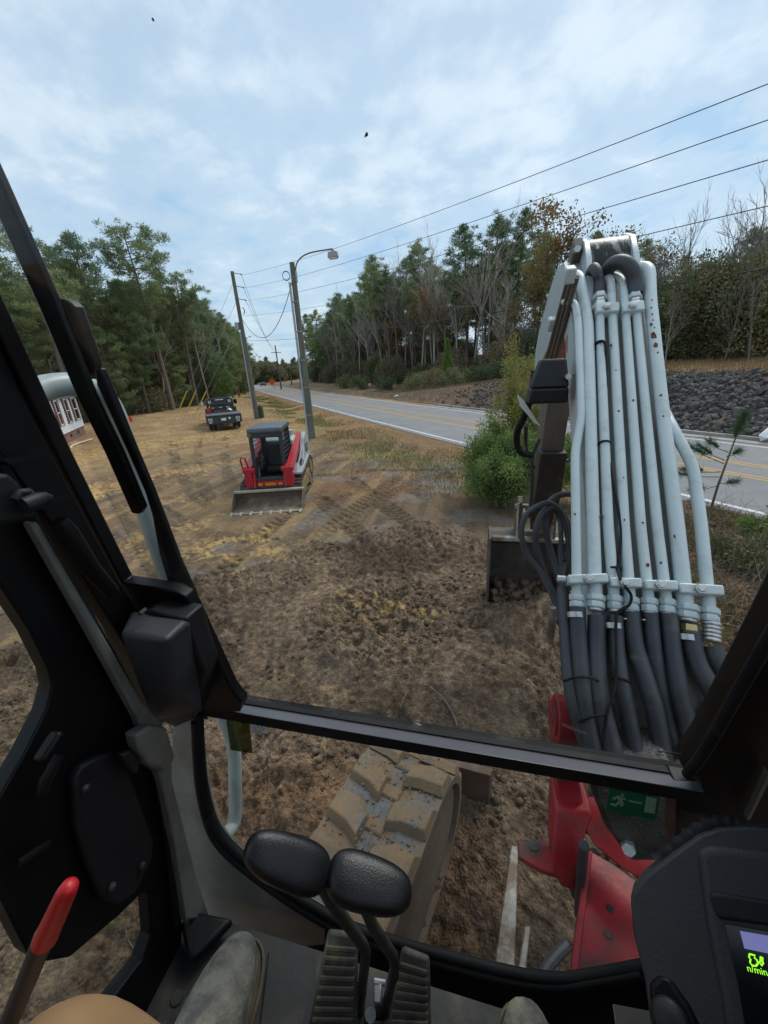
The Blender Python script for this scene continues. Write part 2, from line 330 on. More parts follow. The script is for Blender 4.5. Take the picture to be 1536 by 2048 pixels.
pmat('ditch_grass', (0.155, 0.155, 0.045), (0.25, 0.185, 0.075), 0.7, 0.95, c3=(0.105, 0.135, 0.035), s3=0.5, lo3=0.5, hi3=0.65, transl=0.2)
pmat('leaf_litter', (0.20, 0.10, 0.055), (0.13, 0.075, 0.045), 6, 0.9, c3=(0.27, 0.17, 0.09), s3=4, lo3=0.5, hi3=0.65)
pmat('clod', (0.110, 0.076, 0.051), (0.150, 0.105, 0.070), 2.2, 0.95, c3=(0.21, 0.15, 0.095), s3=0.9, lo3=0.55, hi3=0.7, bump=0.006, bscale=60)
pmat('car_black', (0.010, 0.011, 0.014), (0.014, 0.015, 0.018), 3, 0.25, coat=0.5)
pmat('steel_black', (0.016, 0.018, 0.022), (0.028, 0.029, 0.032), 5, 0.45, c3=(0.07, 0.065, 0.055), s3=3, lo3=0.6, hi3=0.8)
pmat('deck_dusty', (0.11, 0.12, 0.14), (0.06, 0.068, 0.08), 4, 0.6)
pmat('tyre', (0.016, 0.016, 0.017), (0.026, 0.025, 0.024), 9, 0.85)
pmat('tail_red', (0.30, 0.012, 0.01), (0.25, 0.01, 0.01), 9, 0.3)
pmat('lamp_clear', (0.75, 0.76, 0.78), (0.70, 0.70, 0.72), 9, 0.25)
pmat('machine_red', (0.46, 0.012, 0.022), (0.38, 0.012, 0.020), 4, 0.4, c3=(0.20, 0.06, 0.045), s3=3, lo3=0.58, hi3=0.75)
pmat('machine_grey', (0.42, 0.45, 0.46), (0.35, 0.37, 0.38), 3, 0.45, c3=(0.24, 0.20, 0.155), s3=2.5, lo3=0.55, hi3=0.72)
pmat('rops_black', (0.022, 0.027, 0.032), (0.032, 0.037, 0.042), 5, 0.5)
pmat('rops_roof', (0.065, 0.080, 0.092), (0.045, 0.058, 0.068), 3, 0.45)
pmat('bucket_mud', (0.165, 0.122, 0.082), (0.10, 0.075, 0.052), 4, 0.85, c3=(0.26, 0.205, 0.14), s3=3, lo3=0.5, hi3=0.68, bump=0.008, bscale=14)
pmat('lip_worn', (0.42, 0.39, 0.32), (0.28, 0.25, 0.20), 8, 0.6, metal=0.2)
pmat('mud_yellow', (0.31, 0.215, 0.075), (0.20, 0.145, 0.07), 5, 0.9, c3=(0.13, 0.10, 0.07), s3=4, lo3=0.52, hi3=0.65, bump=0.01, bscale=12)
pmat('track_black', (0.035, 0.034, 0.033), (0.085, 0.072, 0.058), 6, 0.85, c3=(0.13, 0.10, 0.075), s3=4, lo3=0.52, hi3=0.68)
pmat('decal_orange', (0.70, 0.27, 0.02), (0.65, 0.25, 0.02), 9, 0.5)
pmat('siding', (0.66, 0.70, 0.73), (0.60, 0.64, 0.67), 2, 0.5)
pmat('shutter', (0.105, 0.035, 0.042), (0.13, 0.045, 0.05), 3, 0.6)
pmat('trim_white', (0.72, 0.73, 0.73), (0.66, 0.67, 0.67), 3, 0.5)
pmat('roof_shingle', (0.36, 0.33, 0.28), (0.29, 0.265, 0.225), 6, 0.9, bump=0.01)
pmat('skirt_brick', (0.26, 0.145, 0.125), (0.20, 0.11, 0.095), 5, 0.85)
pmat('mortar', (0.32, 0.29, 0.27), (0.28, 0.25, 0.23), 8, 0.9)
pmat('tarp_orange', (0.72, 0.075, 0.018), (0.60, 0.055, 0.015), 5, 0.5)
pmat('sign_orange', (0.80, 0.10, 0.02), (0.78, 0.09, 0.02), 3, 0.4)
pmat('pvc', (0.66, 0.60, 0.48), (0.60, 0.54, 0.43), 3, 0.5)
pmat('white_paint', (0.70, 0.71, 0.70), (0.62, 0.63, 0.62), 3, 0.5)
pmat('jug_red', (0.42, 0.025, 0.02), (0.36, 0.02, 0.018), 3, 0.5)
# ================================================================== TERRAIN
_T = RNG.random((256, 256))
def vnoise(x, y, seed=0):
    x = x + seed*17.31; y = y + seed*9.73
    xi = np.floor(x).astype(np.int64); yi = np.floor(y).astype(np.int64)
    fx = x-xi; fy = y-yi; fx = fx*fx*(3-2*fx); fy = fy*fy*(3-2*fy)
    a = _T[xi & 255, yi & 255]; b = _T[(xi+1) & 255, yi & 255]; c = _T[xi & 255, (yi+1) & 255]; d = _T[(xi+1) & 255, (yi+1) & 255]
    return (a*(1-fx)+b*fx)*(1-fy) + (c*(1-fx)+d*fx)*fy
def fbm(x, y, f, o=4, seed=0, g=0.5):
    s = 0.0; a = 1.0; t = 0.0
    for i in range(o):
        s = s + a*vnoise(x*f, y*f, seed+i*3); t += a; a *= g; f *= 2.03
    return s/t
def lumps(x, y, f, seed=0, rad=0.62):
    """crumbled soil: rounded lumps on a jittered grid"""
    X = x*f + seed*5.7; Y = y*f + seed*3.1
    xi = np.floor(X).astype(np.int64); yi = np.floor(Y).astype(np.int64)
    best = np.zeros_like(X)
    for i in (-1, 0, 1):
        for j in (-1, 0, 1):
            cx = xi+i; cy = yi+j
            jx = _T[(cx*7+seed) & 255, (cy*13) & 255]; jy = _T[(cx*11) & 255, (cy*5+seed) & 255]; rr = rad*(0.45+0.75*_T[(cx*3) & 255, (cy*3+seed*7) & 255])
            d2 = (X-cx-jx)**2 + (Y-cy-jy)**2
            best = np.maximum(best, np.sqrt(np.maximum(0, rr*rr-d2)))
    return best
def sst(a, b, x):
    t = np.clip((x-a)/(b-a), 0, 1); return t*t*(3-2*t)

EDGE = np.array([(45.0, -41.0), (25.0, -14.8), (6.1, 9.3), (-0.4, 17.6), (-5.5, 24.4), (-10.2, 30.7), (-14.7, 36.9), (-30.2, 58.2), (-50.1, 85.5), (-75.0, 119.5), (-100.0, 156.0), (-122.0, 195.0), (-140.0, 240.0), (-152.0, 300.0), (-160.0, 420.0)])
EDGE = np.array(spline(EDGE, 3))
SEG = np.diff(EDGE, axis=0); SL = np.hypot(SEG[:, 0], SEG[:, 1]); ST = np.concatenate([[0], np.cumsum(SL)]); SD = SEG/SL[:, None]
SN = np.stack([-SD[:, 1]*-1, SD[:, 0]*-1], 1)        # to the right of travel = across the road, away from the lot
def road_sd(x, y):
    x = np.asarray(x, float); y = np.asarray(y, float)
    bd = np.full(x.shape, 1e18); bs = np.zeros(x.shape); bo = np.zeros(x.shape)
    for i in range(len(SL)):
        rx = x-EDGE[i, 0]; ry = y-EDGE[i, 1]; t = rx*SD[i, 0]+ry*SD[i, 1]; tc_ = np.clip(t, 0, SL[i])
        dx = rx-SD[i, 0]*tc_; dy = ry-SD[i, 1]*tc_; d2 = dx*dx+dy*dy
        o = rx*SN[i, 0]+ry*SN[i, 1]; k = d2 < bd
        bd = np.where(k, d2, bd); bs = np.where(k, ST[i]+tc_, bs); bo = np.where(k, np.sign(o)*np.sqrt(d2), bo)
    return bs, bo
def road_pt(s, o):
    i = int(np.clip(np.searchsorted(ST, s)-1, 0, len(SL)-1)); p = EDGE[i]+SD[i]*(s-ST[i])+SN[i]*o; return p
S0 = float(road_sd(np.array([6.1]), np.array([9.3]))[0][0])       # station of the near right end in view
FARE = 7.75                                                        # far edge of the asphalt
def mound_mask(x, y):
    wob = (fbm(x, y, 0.55, 3, 5)-0.5)*2.6
    r1 = np.hypot((x+0.3)/1.0, (y-0.6)/1.12)
    return 1-sst(5.0, 6.3, r1+wob)
def macro(x, y):
    s, d = road_sd(x, y)
    z = (fbm(x, y, 0.09, 3, 2)-0.5)*0.16*(1-sst(-3, -0.5, d))
    mm = mound_mask(x, y)
    z = z + 0.36*mm
    z = z + 0.50*np.exp(-(((x-1.00)/0.75)**2 + ((y-4.05)/0.42)**2))        # spoil in front of the bucket
    z = z + 0.22*np.exp(-(((x-0.1)/1.3)**2 + ((y-3.1)/0.7)**2))
    z = z + 0.16*np.exp(-(((x+1.6)/1.0)**2 + ((y-3.6)/0.8)**2))
    z = z - 0.10*np.exp(-(((x-0.6)/0.5)**2 + ((y-2.2)/0.5)**2))
    z = z + 0.20*np.exp(-(((x+1.25)/0.55)**2 + ((y-1.5)/0.7)**2)) + 0.16*np.exp(-(((x-0.35)/0.30)**2 + ((y-1.45)/0.5)**2))
    z = z - 0.16*np.exp(-((d+3.2)/1.5)**2)*sst(10, 16, s-S0+12)            # ditch
    st = s-S0
    k = 1-0.80*sst(16, 46, st)
    e = d-(FARE+1.0)
    z = z + np.where(e > 0, np.minimum(e*0.40, 2.15*k + np.maximum(0, (e-5.4))*0.035), 0)
    far = np.hypot(x, y)
    z = z + np.where(e > 10, sst(10, 60, e)*1.5, 0)
    return z, s, d, mm

# tyre and track prints: (points in the lot, width, bar pitch, depth)
def gl(*pp): return [gz(a, b, 0.0)[:2] for a, b in pp]
PATHS = [
    (gl((452, 868), (448, 905), (455, 950), (475, 995)), 0.42, 0.23, 0.075),
    (gl((402, 868), (395, 905), (398, 950), (420, 1000)), 0.42, 0.23, 0.075),
    (gl((345, 880), (352, 930), (385, 985), (440, 1030)), 0.42, 0.23, 0.060),
    (gl((640, 985), (575, 1030), (500, 1090), (420, 1165), (330, 1250)), 0.45, 0.23, 0.083),
    (gl((690, 990), (640, 1035), (575, 1095), (500, 1165), (420, 1235)), 0.45, 0.23, 0.083),
    (gl((800, 950), (740, 995), (660, 1055), (590, 1120), (520, 1180)), 0.45, 0.23, 0.075),
    (gl((700, 960), (755, 1000), (820, 1050), (880, 1090)), 0.50, 0.23, 0.075),
    (gl((760, 940), (820, 975), (890, 1020), (950, 1060)), 0.50, 0.23, 0.068),
    (gl((640, 1000), (700, 1050), (760, 1105)), 0.50, 0.23, 0.068),
    (gl((900, 940), (830, 960), (760, 1000), (700, 1050)), 0.45, 0.23, 0.060),
    (gl((300, 1010), (370, 1050), (450, 1075), (540, 1080)), 0.42, 0.23, 0.060),
    (gl((250, 930), (330, 905), (420, 890), (500, 880)), 0.35, 0.23, 0.038),
    (gl((300, 960), (380, 925), (470, 905)), 0.35, 0.23, 0.038),
    (gl((620, 930), (720, 915), (830, 905), (930, 905)), 0.40, 0.23, 0.053),
    (gl((620, 955), (720, 945), (840, 935), (930, 930)), 0.40, 0.23, 0.053),
    (gl((200, 1060), (260, 1120), (330, 1190), (380, 1260)), 0.45, 0.23, 0.060),
]
def prints(x, y):
    dz = np.zeros_like(x); band = np.zeros_like(x)
    for pi_, (pts, w, pitch, dep) in enumerate(PATHS):
        P = np.array(spline(pts, 5)); s0 = 0.0
        sel = (x > P[:, 0].min()-1) & (x < P[:, 0].max()+1) & (y > P[:, 1].min()-1) & (y < P[:, 1].max()+1)
        if not sel.any(): continue
        xs, ys = x[sel], y[sel]; bl = np.full(xs.shape, 1e9); bsn = np.zeros(xs.shape); bs = np.zeros(xs.shape)
        for i in range(len(P)-1):
            v = P[i+1]-P[i]; L = np.hypot(*v); v = v/L
            rx = xs-P[i, 0]; ry = ys-P[i, 1]; t = np.clip(rx*v[0]+ry*v[1], 0, L); dx = rx-v[0]*t; dy = ry-v[1]*t; q = np.hypot(dx, dy); k = q < bl
            bl = np.where(k, q, bl); bs = np.where(k, s0+t, bs); bsn = np.where(k, rx*-v[1]+ry*v[0], bsn); s0 += L
        wob = (vnoise(xs*1.3, ys*1.3, 40+pi_)-0.5)*0.10
        inn = 1-sst(w/2-0.05, w/2+0.04, bl+wob)
        ph = (bs + 0.10*np.sign(bsn)*0.5 + np.abs(bsn)*0.25)/pitch
        bar = sst(0.25, 0.55, np.abs((ph % 1.0)-0.5)*2)
        fade = np.clip((vnoise(xs*0.9, ys*0.9, 60+pi_)-0.22)*2.2, 0, 1)
        rim = np.exp(-((bl-w/2-0.05)/0.06)**2)
        dz[sel] = np.minimum(dz[sel], 0) + fade*(-dep*inn + dep*0.75*bar*inn + dep*0.6*rim*(1-inn))
        band[sel] = np.maximum(band[sel], inn*fade*(0.45+0.55*(1-bar)))
    return dz, band

rr_ = [0.8]
while rr_[-1] < 900:
    r = rr_[-1]; rr_.append(r*(1+0.0040+0.00045*max(0, min(r-7, 25)) + 0.00022*max(0, min(r-30, 200))))
R_ = np.array(rr_)
az = np.concatenate([np.arange(-1.45, 0.78, 0.0030), np.linspace(0.78, 2*pi-1.45, 60)[1:-1]])
A, B = np.meshgrid(az, R_)
GX = (np.sin(A)*B).ravel(); GY = (np.cos(A)*B).ravel()
mz, gs, gdist, gm = macro(GX, GY)
near = np.hypot(GX, GY) < 32
lot = (1-sst(-1.2, -0.4, gdist))
rough = np.zeros_like(GX); x_, y_ = GX[near], GY[near]; m_ = gm[near]
ci_ = fbm(x_, y_, 0.8, 3, 21)
rgh = (fbm(x_, y_, 1.1, 4, 9)-0.5)*0.26 + (fbm(x_, y_, 4.5, 4, 10)-0.5)*0.12
rgh += (np.abs(fbm(x_, y_, 2.6, 4, 31)-0.5))*-0.30 + (fbm(x_, y_, 9.0, 4, 32)-0.5)*0.10 + (fbm(x_, y_, 18.0, 2, 34)-0.5)*0.060 + (np.abs(fbm(x_, y_, 14.0, 3, 35)-0.5))*-0.10
rgh += lumps(x_, y_, 2.6, 1)*0.115*sst(0.42, 0.58, fbm(x_, y_, 0.7, 2, 33)) + lumps(x_, y_, 6.0, 2)*0.050*sst(0.3, 0.55, ci_) + lumps(x_, y_, 12.0, 3)*0.036 + lumps(x_, y_, 20.0, 4)*0.026
fld = (fbm(x_, y_, 0.9, 4, 12)-0.5)*0.05 + (fbm(x_, y_, 6.0, 3, 13)-0.5)*0.022 + lumps(x_, y_, 11.0, 5)*0.020*sst(0.45, 0.7, fbm(x_, y_, 0.6, 3, 14))
d0 = gz(640, 985)[:2]-gz(400, 1195)[:2]; d0 = d0/np.hypot(*d0); al_ = x_*d0[0]+y_*d0[1]; ac_ = -x_*d0[1]+y_*d0[0]
fld += ((fbm(al_*0.25, ac_*2.4, 1.0, 4, 78)-0.5)*0.10 + (fbm(al_*0.6, ac_*7.0, 1.0, 3, 79)-0.5)*0.035)*sst(15, 8, np.hypot(x_+3, y_-7.5))
pr_dz, pr_b = prints(x_, y_)
smear = sst(0.56, 0.68, fbm(x_, y_, 0.75, 3, 55)); rgh = rgh*(1-0.62*smear)
rough[near] = rgh*m_ + (fld + pr_dz*(1-m_*0.9))*(1-m_*0.85)
GZ = mz + rough*lot
far_gate = ~near
GZ[far_gate] += ((fbm(GX[far_gate], GY[far_gate], 0.5, 3, 12)-0.5)*0.06)*lot[far_gate]
rd = (gdist > -0.5) & (gdist < FARE+0.35)
GZ[rd] = np.minimum(GZ[rd], -0.03)                                # the road bed lies under the asphalt
# clear the machine's own footprint (belly and tracks)
GZ = np.where((np.hypot(GX, GY-0.2) < 1.2), np.minimum(GZ, 0.52), GZ)
def ground_h(x, y):
    x = np.atleast_1d(np.asarray(x, float)); y = np.atleast_1d(np.asarray(y, float))
    z, s, d, m = macro(x, y)
    rg = (fbm(x, y, 1.1, 4, 9)-0.5)*0.26 + (fbm(x, y, 4.5, 4, 10)-0.5)*0.12
    return z + rg*m*(1-sst(-1.2, -0.4, d))

# colours of the soil; fine noise also stands in for crumb shadows
def srgb(r, g, b): return np.array([((c/255+0.055)/1.055)**2.4 if c > 10 else c/255/12.92 for c in (r, g, b)])
C_tan, C_straw, C_gold = np.array([0.285, 0.182, 0.090]), np.array([0.385, 0.258, 0.130]), np.array([0.43, 0.28, 0.108])
C_mud, C_wet, C_dark = np.array([0.168, 0.116, 0.073]), np.array([0.185, 0.158, 0.132]), np.array([0.072, 0.051, 0.035])
C_pile, C_pile2, C_red, C_green = np.array([0.132, 0.090, 0.059]), np.array([0.200, 0.139, 0.090]), np.array([0.25, 0.125, 0.065]), np.array([0.15, 0.145, 0.045])
def mixc(c, k, t): t = np.clip(t, 0, 1)[:, None]; return c*(1-t)+k*t
dist = np.hypot(GX, GY)
n1 = fbm(GX, GY, 0.22, 4, 70); n2 = fbm(GX, GY, 0.9, 5, 71); n3 = fbm(GX, GY, 3.2, 4, 72); n4 = fbm(GX, GY, 12.0, 3, 73); n5 = fbm(GX, GY, 22.0, 2, 74)
d0 = gz(640, 985)[:2]-gz(400, 1195)[:2]; d0 = d0/np.hypot(*d0); al = GX*d0[0]+GY*d0[1]; ac = -GX*d0[1]+GY*d0[0]
streak = fbm(al*0.22, ac*2.2, 1.0, 4, 78); streak2 = fbm(al*0.5, ac*7.0, 1.0, 3, 79)
col = np.tile(C_tan, (len(GX), 1))
col = mixc(col, C_straw, sst(0.46, 0.66, n2*0.6+n1*0.4))
c_mud = sst(18, 8.5, np.hypot(GX+3.0, GY-7.2)*1.0 + (n1-0.5)*9) * 0.97
col = mixc(col, C_mud, c_mud*sst(0.28, 0.5, n2*0.55+n1*0.45+0.10))
col = mixc(col, C_red, 0.55*sst(0.55, 0.72, fbm(GX, GY, 0.35, 3, 75))*(dist > 10))
band_all = np.zeros_like(GX); band_all[near] = pr_b
wet = sst(0.52, 0.62, fbm(GX, GY, 1.0, 4, 77)*0.75+streak*0.25)*sst(13, 6, np.hypot(GX+2.0, GY-7.5))*(1-gm)
col = mixc(col, C_dark, c_mud*0.55*sst(0.50, 0.70, streak*0.6+streak2*0.4)); col = mixc(col, C_straw, c_mud*0.45*sst(0.52, 0.70, 1-streak*0.65-streak2*0.35))
col = mixc(col, C_wet, wet*0.75)
col = mixc(col, C_dark*0.85, band_all*0.75)
for (px, py, rx, ry, k) in ((160, 985, 3.0, 1.6, .95), (120, 930, 5.0, 2.0, .6), (240, 900, 6, 1.8, .7), (440, 1085, 1.3, .45, .85), (545, 1142, .75, .36, 1.0), (500, 1112, 1.0, .25, .7), (230, 1090, 1.5, .6, .75), (365, 940, 2.4, .8, .6), (300, 1010, 1.4, .5, .6), (430, 870, 6, 1.2, .7), (760, 905, 3, .8, .5), (330, 1060, 1.1, .35, .6)):
    p = gz(px, py, 0); v = p[:2]/np.hypot(*p[:2]); u = (GX-p[0])*v[1]-(GY-p[1])*v[0]; w = (GX-p[0])*v[0]+(GY-p[1])*v[1]
    g = np.exp(-((u/rx)**2+(w/ry)**2))
    col = mixc(col, C_gold, k*sst(0.30, 0.86, g*0.62+(n3-0.5)*1.1+(n4-0.5)*1.1+(n5-0.5)*0.9+0.06)*sst(0.02, 0.12, g))
pile = mixc(np.tile(C_pile, (len(GX), 1)), C_pile2, sst(0.40, 0.65, n2*0.6+n4*0.4)); pile = mixc(pile, C_dark, sst(0.55, 0.7, fbm(GX, GY, 0.7, 4, 81))*0.7)
pile = mixc(pile, np.array([0.195, 0.112, 0.060]), 0.8*sst(1.6, 0.3, np.hypot((GX+1.1)/1.1, (GY-1.35)/0.75)-(n3-0.5)))   # fresh orange-brown spoil beside the track
for (px, py, rx, ry, k) in ((770, 1235, .55, .16, .95), (740, 1260, .3, .12, .9), (850, 1235, .3, .12, .7), (610, 1400, .5, .2, .35), (690, 1200, .4, .12, .5)):
    p = gz(px, py, 0.4); g = np.exp(-(((GX-p[0])/rx)**2+((GY-p[1])/ry)**2))
    pile = mixc(pile, C_gold*0.9, k*sst(0.35, 0.85, g*0.6+(n3-0.5)*0.9+(n4-0.5)*1.2+(n5-0.5)*1.1+0.06)*sst(0.02, 0.12, g))
col = col*(1-gm[:, None])+pile*gm[:, None]
# verge, ditch, bank
col = mixc(col, np.array([0.24, 0.135, 0.07]), sst(-3.2, -0.6, gdist)*(gdist < 0.5)*0.75)
col = mixc(col, C_green, 0.8*np.exp(-((gdist+3.4)/1.5)**2)*sst(0.42, 0.6, n2)*(GY > 14))
bank = sst(FARE+0.6, FARE+1.4, gdist)
col = mixc(col, mixc(np.tile(np.array([0.085, 0.075, 0.070]), (len(GX), 1)), np.array([0.16, 0.10, 0.07]), sst(0.4, 0.6, n2)), bank)
top = sst(FARE+5.6, FARE+7.0, gdist+(n2-0.5)*1.5)
col = mixc(col, mixc(np.tile(np.array([0.30, 0.20, 0.10]), (len(GX), 1)), np.array([0.20, 0.12, 0.065]), sst(0.4, 0.65, n2)), top)
stn = gs-S0
col = mixc(col, np.array([0.19, 0.125, 0.080]), bank*sst(10, 26, stn)*(0.5+0.5*sst(.4, .6, n2)))
for (px, py, rx, ry) in ((1460, 790, 1.6, .8), (1390, 830, 1.3, .6), (1500, 835, 1.0, .6)):
    p = gz(px, py, 1.2); col = mixc(col, np.array([0.24, 0.105, 0.05]), 0.9*np.exp(-(((GX-p[0])/rx)**2+((GY-p[1])/ry)**2)))
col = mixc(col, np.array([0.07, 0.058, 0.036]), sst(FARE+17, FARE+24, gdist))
rb = sst(2.2, 3.6, GX)*(gdist < -0.8)*sst(11.5, 9.0, GY)*sst(0.5, 2.5, GY)      # brushy strip right of the boom
col = mixc(col, mixc(np.tile(np.array([0.135, 0.095, 0.062]), (len(GX), 1)), np.array([0.20, 0.11, 0.06]), sst(0.4, 0.6, n2)), rb)
n6 = fbm(GX, GY, 22.0, 2, 85)
col = col*(0.80+0.40*n4)[:, None]*(0.88+0.24*n3)[:, None]*(1+(n6-0.5)*(0.25+0.75*gm)*1.1)[:, None]*(1+(n5-0.5)*(0.3+0.5*gm))[:, None]  # soil tone, with the shade between crumbs painted as fine noise

NR, NA = B.shape
idx = np.arange(NR*NA).reshape(NR, NA); nx = np.roll(idx, -1, axis=1)
FQ = np.stack([idx[:-1].ravel(), idx[1:].ravel(), nx[1:].ravel(), nx[:-1].ravel()], 1)
gme = np_mesh('ground', np.stack([GX, GY, GZ], 1), FQ[:, ::-1])
gme.polygons.foreach_set('use_smooth', np.ones(len(gme.polygons), dtype=bool))
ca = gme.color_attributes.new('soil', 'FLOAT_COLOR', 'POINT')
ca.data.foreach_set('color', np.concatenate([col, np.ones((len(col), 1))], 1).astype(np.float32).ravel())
wa = gme.attributes.new('wet', 'FLOAT', 'POINT'); wa.data.foreach_set('value', np.clip(wet*(0.4+0.6*sst(0.5, 0.62, n2))+band_all*0.2*c_mud, 0, 1).astype(np.float32))
gm_ = bpy.data.materials.new('soil'); gm_.use_nodes = True; M['soil'] = gm_
n, l = gm_.node_tree.nodes, gm_.node_tree.links; bsdf = n['Principled BSDF']
at = n.new('ShaderNodeAttribute'); at.attribute_name = 'soil'; aw = n.new('ShaderNodeAttribute'); aw.attribute_name = 'wet'
tcd = n.new('ShaderNodeTexCoord')
def gno(s, d=5):
    q = n.new('ShaderNodeTexNoise'); q.inputs['Scale'].default_value = s; q.inputs['Detail'].default_value = d; q.inputs['Roughness'].default_value = 0.65; l.new(tcd.outputs['Object'], q.inputs['Vector']); return q.outputs['Fac']
mr = n.new('ShaderNodeMapRange'); l.new(gno(42, 8), mr.inputs[0]); mr.inputs[1].default_value = 0.3; mr.inputs[2].default_value = 0.7; mr.inputs[3].default_value = 0.58; mr.inputs[4].default_value = 1.42
vm = n.new('ShaderNodeVectorMath'); vm.operation = 'SCALE'; l.new(at.outputs['Color'], vm.inputs[0]); l.new(mr.outputs[0], vm.inputs['Scale']); l.new(vm.outputs[0], bsdf.inputs['Base Color'])
m2 = n.new('ShaderNodeMapRange'); l.new(aw.outputs['Fac'], m2.inputs[0]); m2.inputs[3].default_value = 0.95; m2.inputs[4].default_value = 0.55; l.new(m2.outputs[0], bsdf.inputs['Roughness'])
bsdf.inputs['Specular IOR Level'].default_value = 0.22
bp = n.new('ShaderNodeBump'); bp.inputs['Distance'].default_value = 0.022; l.new(gno(30, 9), bp.inputs['Height'])
vor = n.new('ShaderNodeTexVoronoi'); vor.inputs['Scale'].default_value = 55; l.new(tcd.outputs['Object'], vor.inputs['Vector'])
bp2 = n.new('ShaderNodeBump'); bp2.invert = True; bp2.inputs['Distance'].default_value = 0.012; l.new(vor.outputs['Distance'], bp2.inputs['Height']); l.new(bp.outputs[0], bp2.inputs['Normal']); l.new(bp2.outputs[0], bsdf.inputs['Normal'])
ground = obj('ground', gme, 'soil'); tag(ground, kind='structure')
obj('ground_core', MB().cyl((0, 0, 0.20), (0, 0, 0.46), 0.9, 32), 'clod', ground)

# ------------------------------------------------------------------ road, markings, kerb
def strip(o0, o1, z, sa, sb, step=1.2, thick=0.0, fx=None):
    mb = MB(); ss = np.concatenate([np.arange(sa, sb, step), [sb]]); pts = []
    for s in ss:
        a = road_pt(s, o0); b = road_pt(s, o1); pts.append((a, b))
    V = []
    for a, b in pts:
        V += [(a[0], a[1], z), (b[0], b[1], z)]
        if thick: V += [(a[0], a[1], z-thick), (b[0], b[1], z-thick)]
    k = 4 if thick else 2; F = []
    for i in range(len(pts)-1):
        o = i*k; q = (i+1)*k
        F.append((o, o+1, q+1, q))
        if thick: F += [(o, q, q+2, o+2), (o+1, o+3, q+3, q+1)]
    return mb.add(V, F)
SE = float(ST[-1])-5
road = obj('road', strip(-0.42, FARE, 0.0, 2, SE, 1.5, 0.10), 'asphalt'); tag(road, kind='structure')
def line(name, o0, o1, m, sa=2, sb=None):
    o = obj(name, strip(o0, o1, 0.005, sa, sb or SE, 1.5), m, road); return o
line('edge_line', -0.07, 0.08, 'line_white'); line('edge_line', 7.28, 7.40, 'line_white')
for q in (2.74, 2.98, 4.16, 4.40): line('centre_line', q, q+0.11, 'line_yellow')
kb = obj('kerb', strip(FARE, FARE+0.55, 0.025, 2, S0+28, 1.5, 0.1), 'concrete'); tag(kb, kind='structure')
obj('kerb_face', strip(FARE+0.551, FARE+0.72, 0.15, 2, S0+28, 1.5, 0.22), 'concrete', kb)
drive = [gz(a, b, 0.06)[:2] for a, b in ((716, 794), (745, 783), (775, 777), (800, 776))]

# ------------------------------------------------------------------ riprap on the bank
def rock_mesh(seed):
    r = random.Random(seed); bm = bmesh.new(); bmesh.ops.create_icosphere(bm, subdivisions=1, radius=0.5)
    sc = (r.uniform(.8, 1.2), r.uniform(.7, 1.0), r.uniform(.5, .8))
    for v in bm.verts:
        k = r.uniform(.75, 1.12); v.co = Vector((v.co.x*sc[0]*k, v.co.y*sc[1]*k, v.co.z*sc[2]*k))
    me = bpy.data.meshes.new('rock'); bm.to_mesh(me); bm.free(); setmat(me, 'riprap'); return me
ROCKS = [rock_mesh(i) for i in range(9)]
bank_o = obj('bank', strip(FARE+1.0, FARE+1.3, 0.06, S0-8, S0+48, 2, 0.1), 'clod'); tag(bank_o, kind='structure')
rr = random.Random(5); cand = []
for i in range(20000):
    st = rr.uniform(-7, 40); o = FARE+0.95+rr.uniform(0, 5.9); p = road_pt(S0+st, o)
    if rr.random() > 1-max(0, st-13)/17: continue
    if 0.46 < vnoise(np.array([p[0]*0.5]), np.array([p[1]*0.5]), 90)[0]-0.15*(o > FARE+4.8) < 0.52: continue
    size = rr.choice((.12, .15, .19, .24, .32, .46))*rr.uniform(.7, 1.15)*(1 if st < 14 else .75)
    cand.append((p[0], p[1], size, hypot(p[0], p[1])))
hb, _, _, _ = macro(np.array([c[0] for c in cand]), np.array([c[1] for c in cand]))
def pix(p):
    q = np.asarray(p, float)-EYE; w = q@FW; return (768+FPX*(q@IR)/w, 1024-FPX*(q@IU)/w) if w > 0 else (-9999, -9999)
vis = []; rest = []
for c, h in zip(cand, hb):
    px, py = pix((c[0], c[1], h)); inview = (1305 < px < 1545 or 775 < px < 1010)
    (vis if inview else rest).append((c[2]/c[3], c, h))
vis.sort(key=lambda t: -t[0])
for sz, c, h in vis[:300]:
    o = bpy.data.objects.new('rock', ROCKS[rr.randrange(9)]); COL.objects.link(o); o.parent = bank_o
    o.location = (c[0], c[1], h+c[2]*0.10); o.rotation_euler = (rr.uniform(0, 6), rr.uniform(0, 6), rr.uniform(0, 6)); o.scale = (c[2],)*3
def merged(meshes, items):
    Vs, Fs, o = [], [], 0
    cache = {}
    for k, loc, rot, sc in items:
        if k not in cache:
            me = meshes[k]; v = np.empty(len(me.vertices)*3, np.float32); me.vertices.foreach_get('co', v); v = v.reshape(-1, 3)
            f = np.empty(len(me.polygons)*3, np.int32); me.loops.foreach_get('vertex_index', f); cache[k] = (v, f.reshape(-1, 3))
        v, f = cache[k]; R = np.array(Euler(rot).to_matrix()); Vs.append(v*sc @ R.T + np.array(loc)); Fs.append(f+o); o += len(v)
    return np.concatenate(Vs), np.concatenate(Fs)
its = [(rr.randrange(9), (c[0], c[1], h+c[2]*0.06), (rr.uniform(0, 6), rr.uniform(0, 6), rr.uniform(0, 6)), c[2]) for sz, c, h in vis[300:]+rest[:1500]]
V_, F_ = merged(ROCKS, its); me = np_mesh('riprap', V_, F_); o = obj('riprap', me, 'riprap', bank_o); o['kind'] = 'stuff'

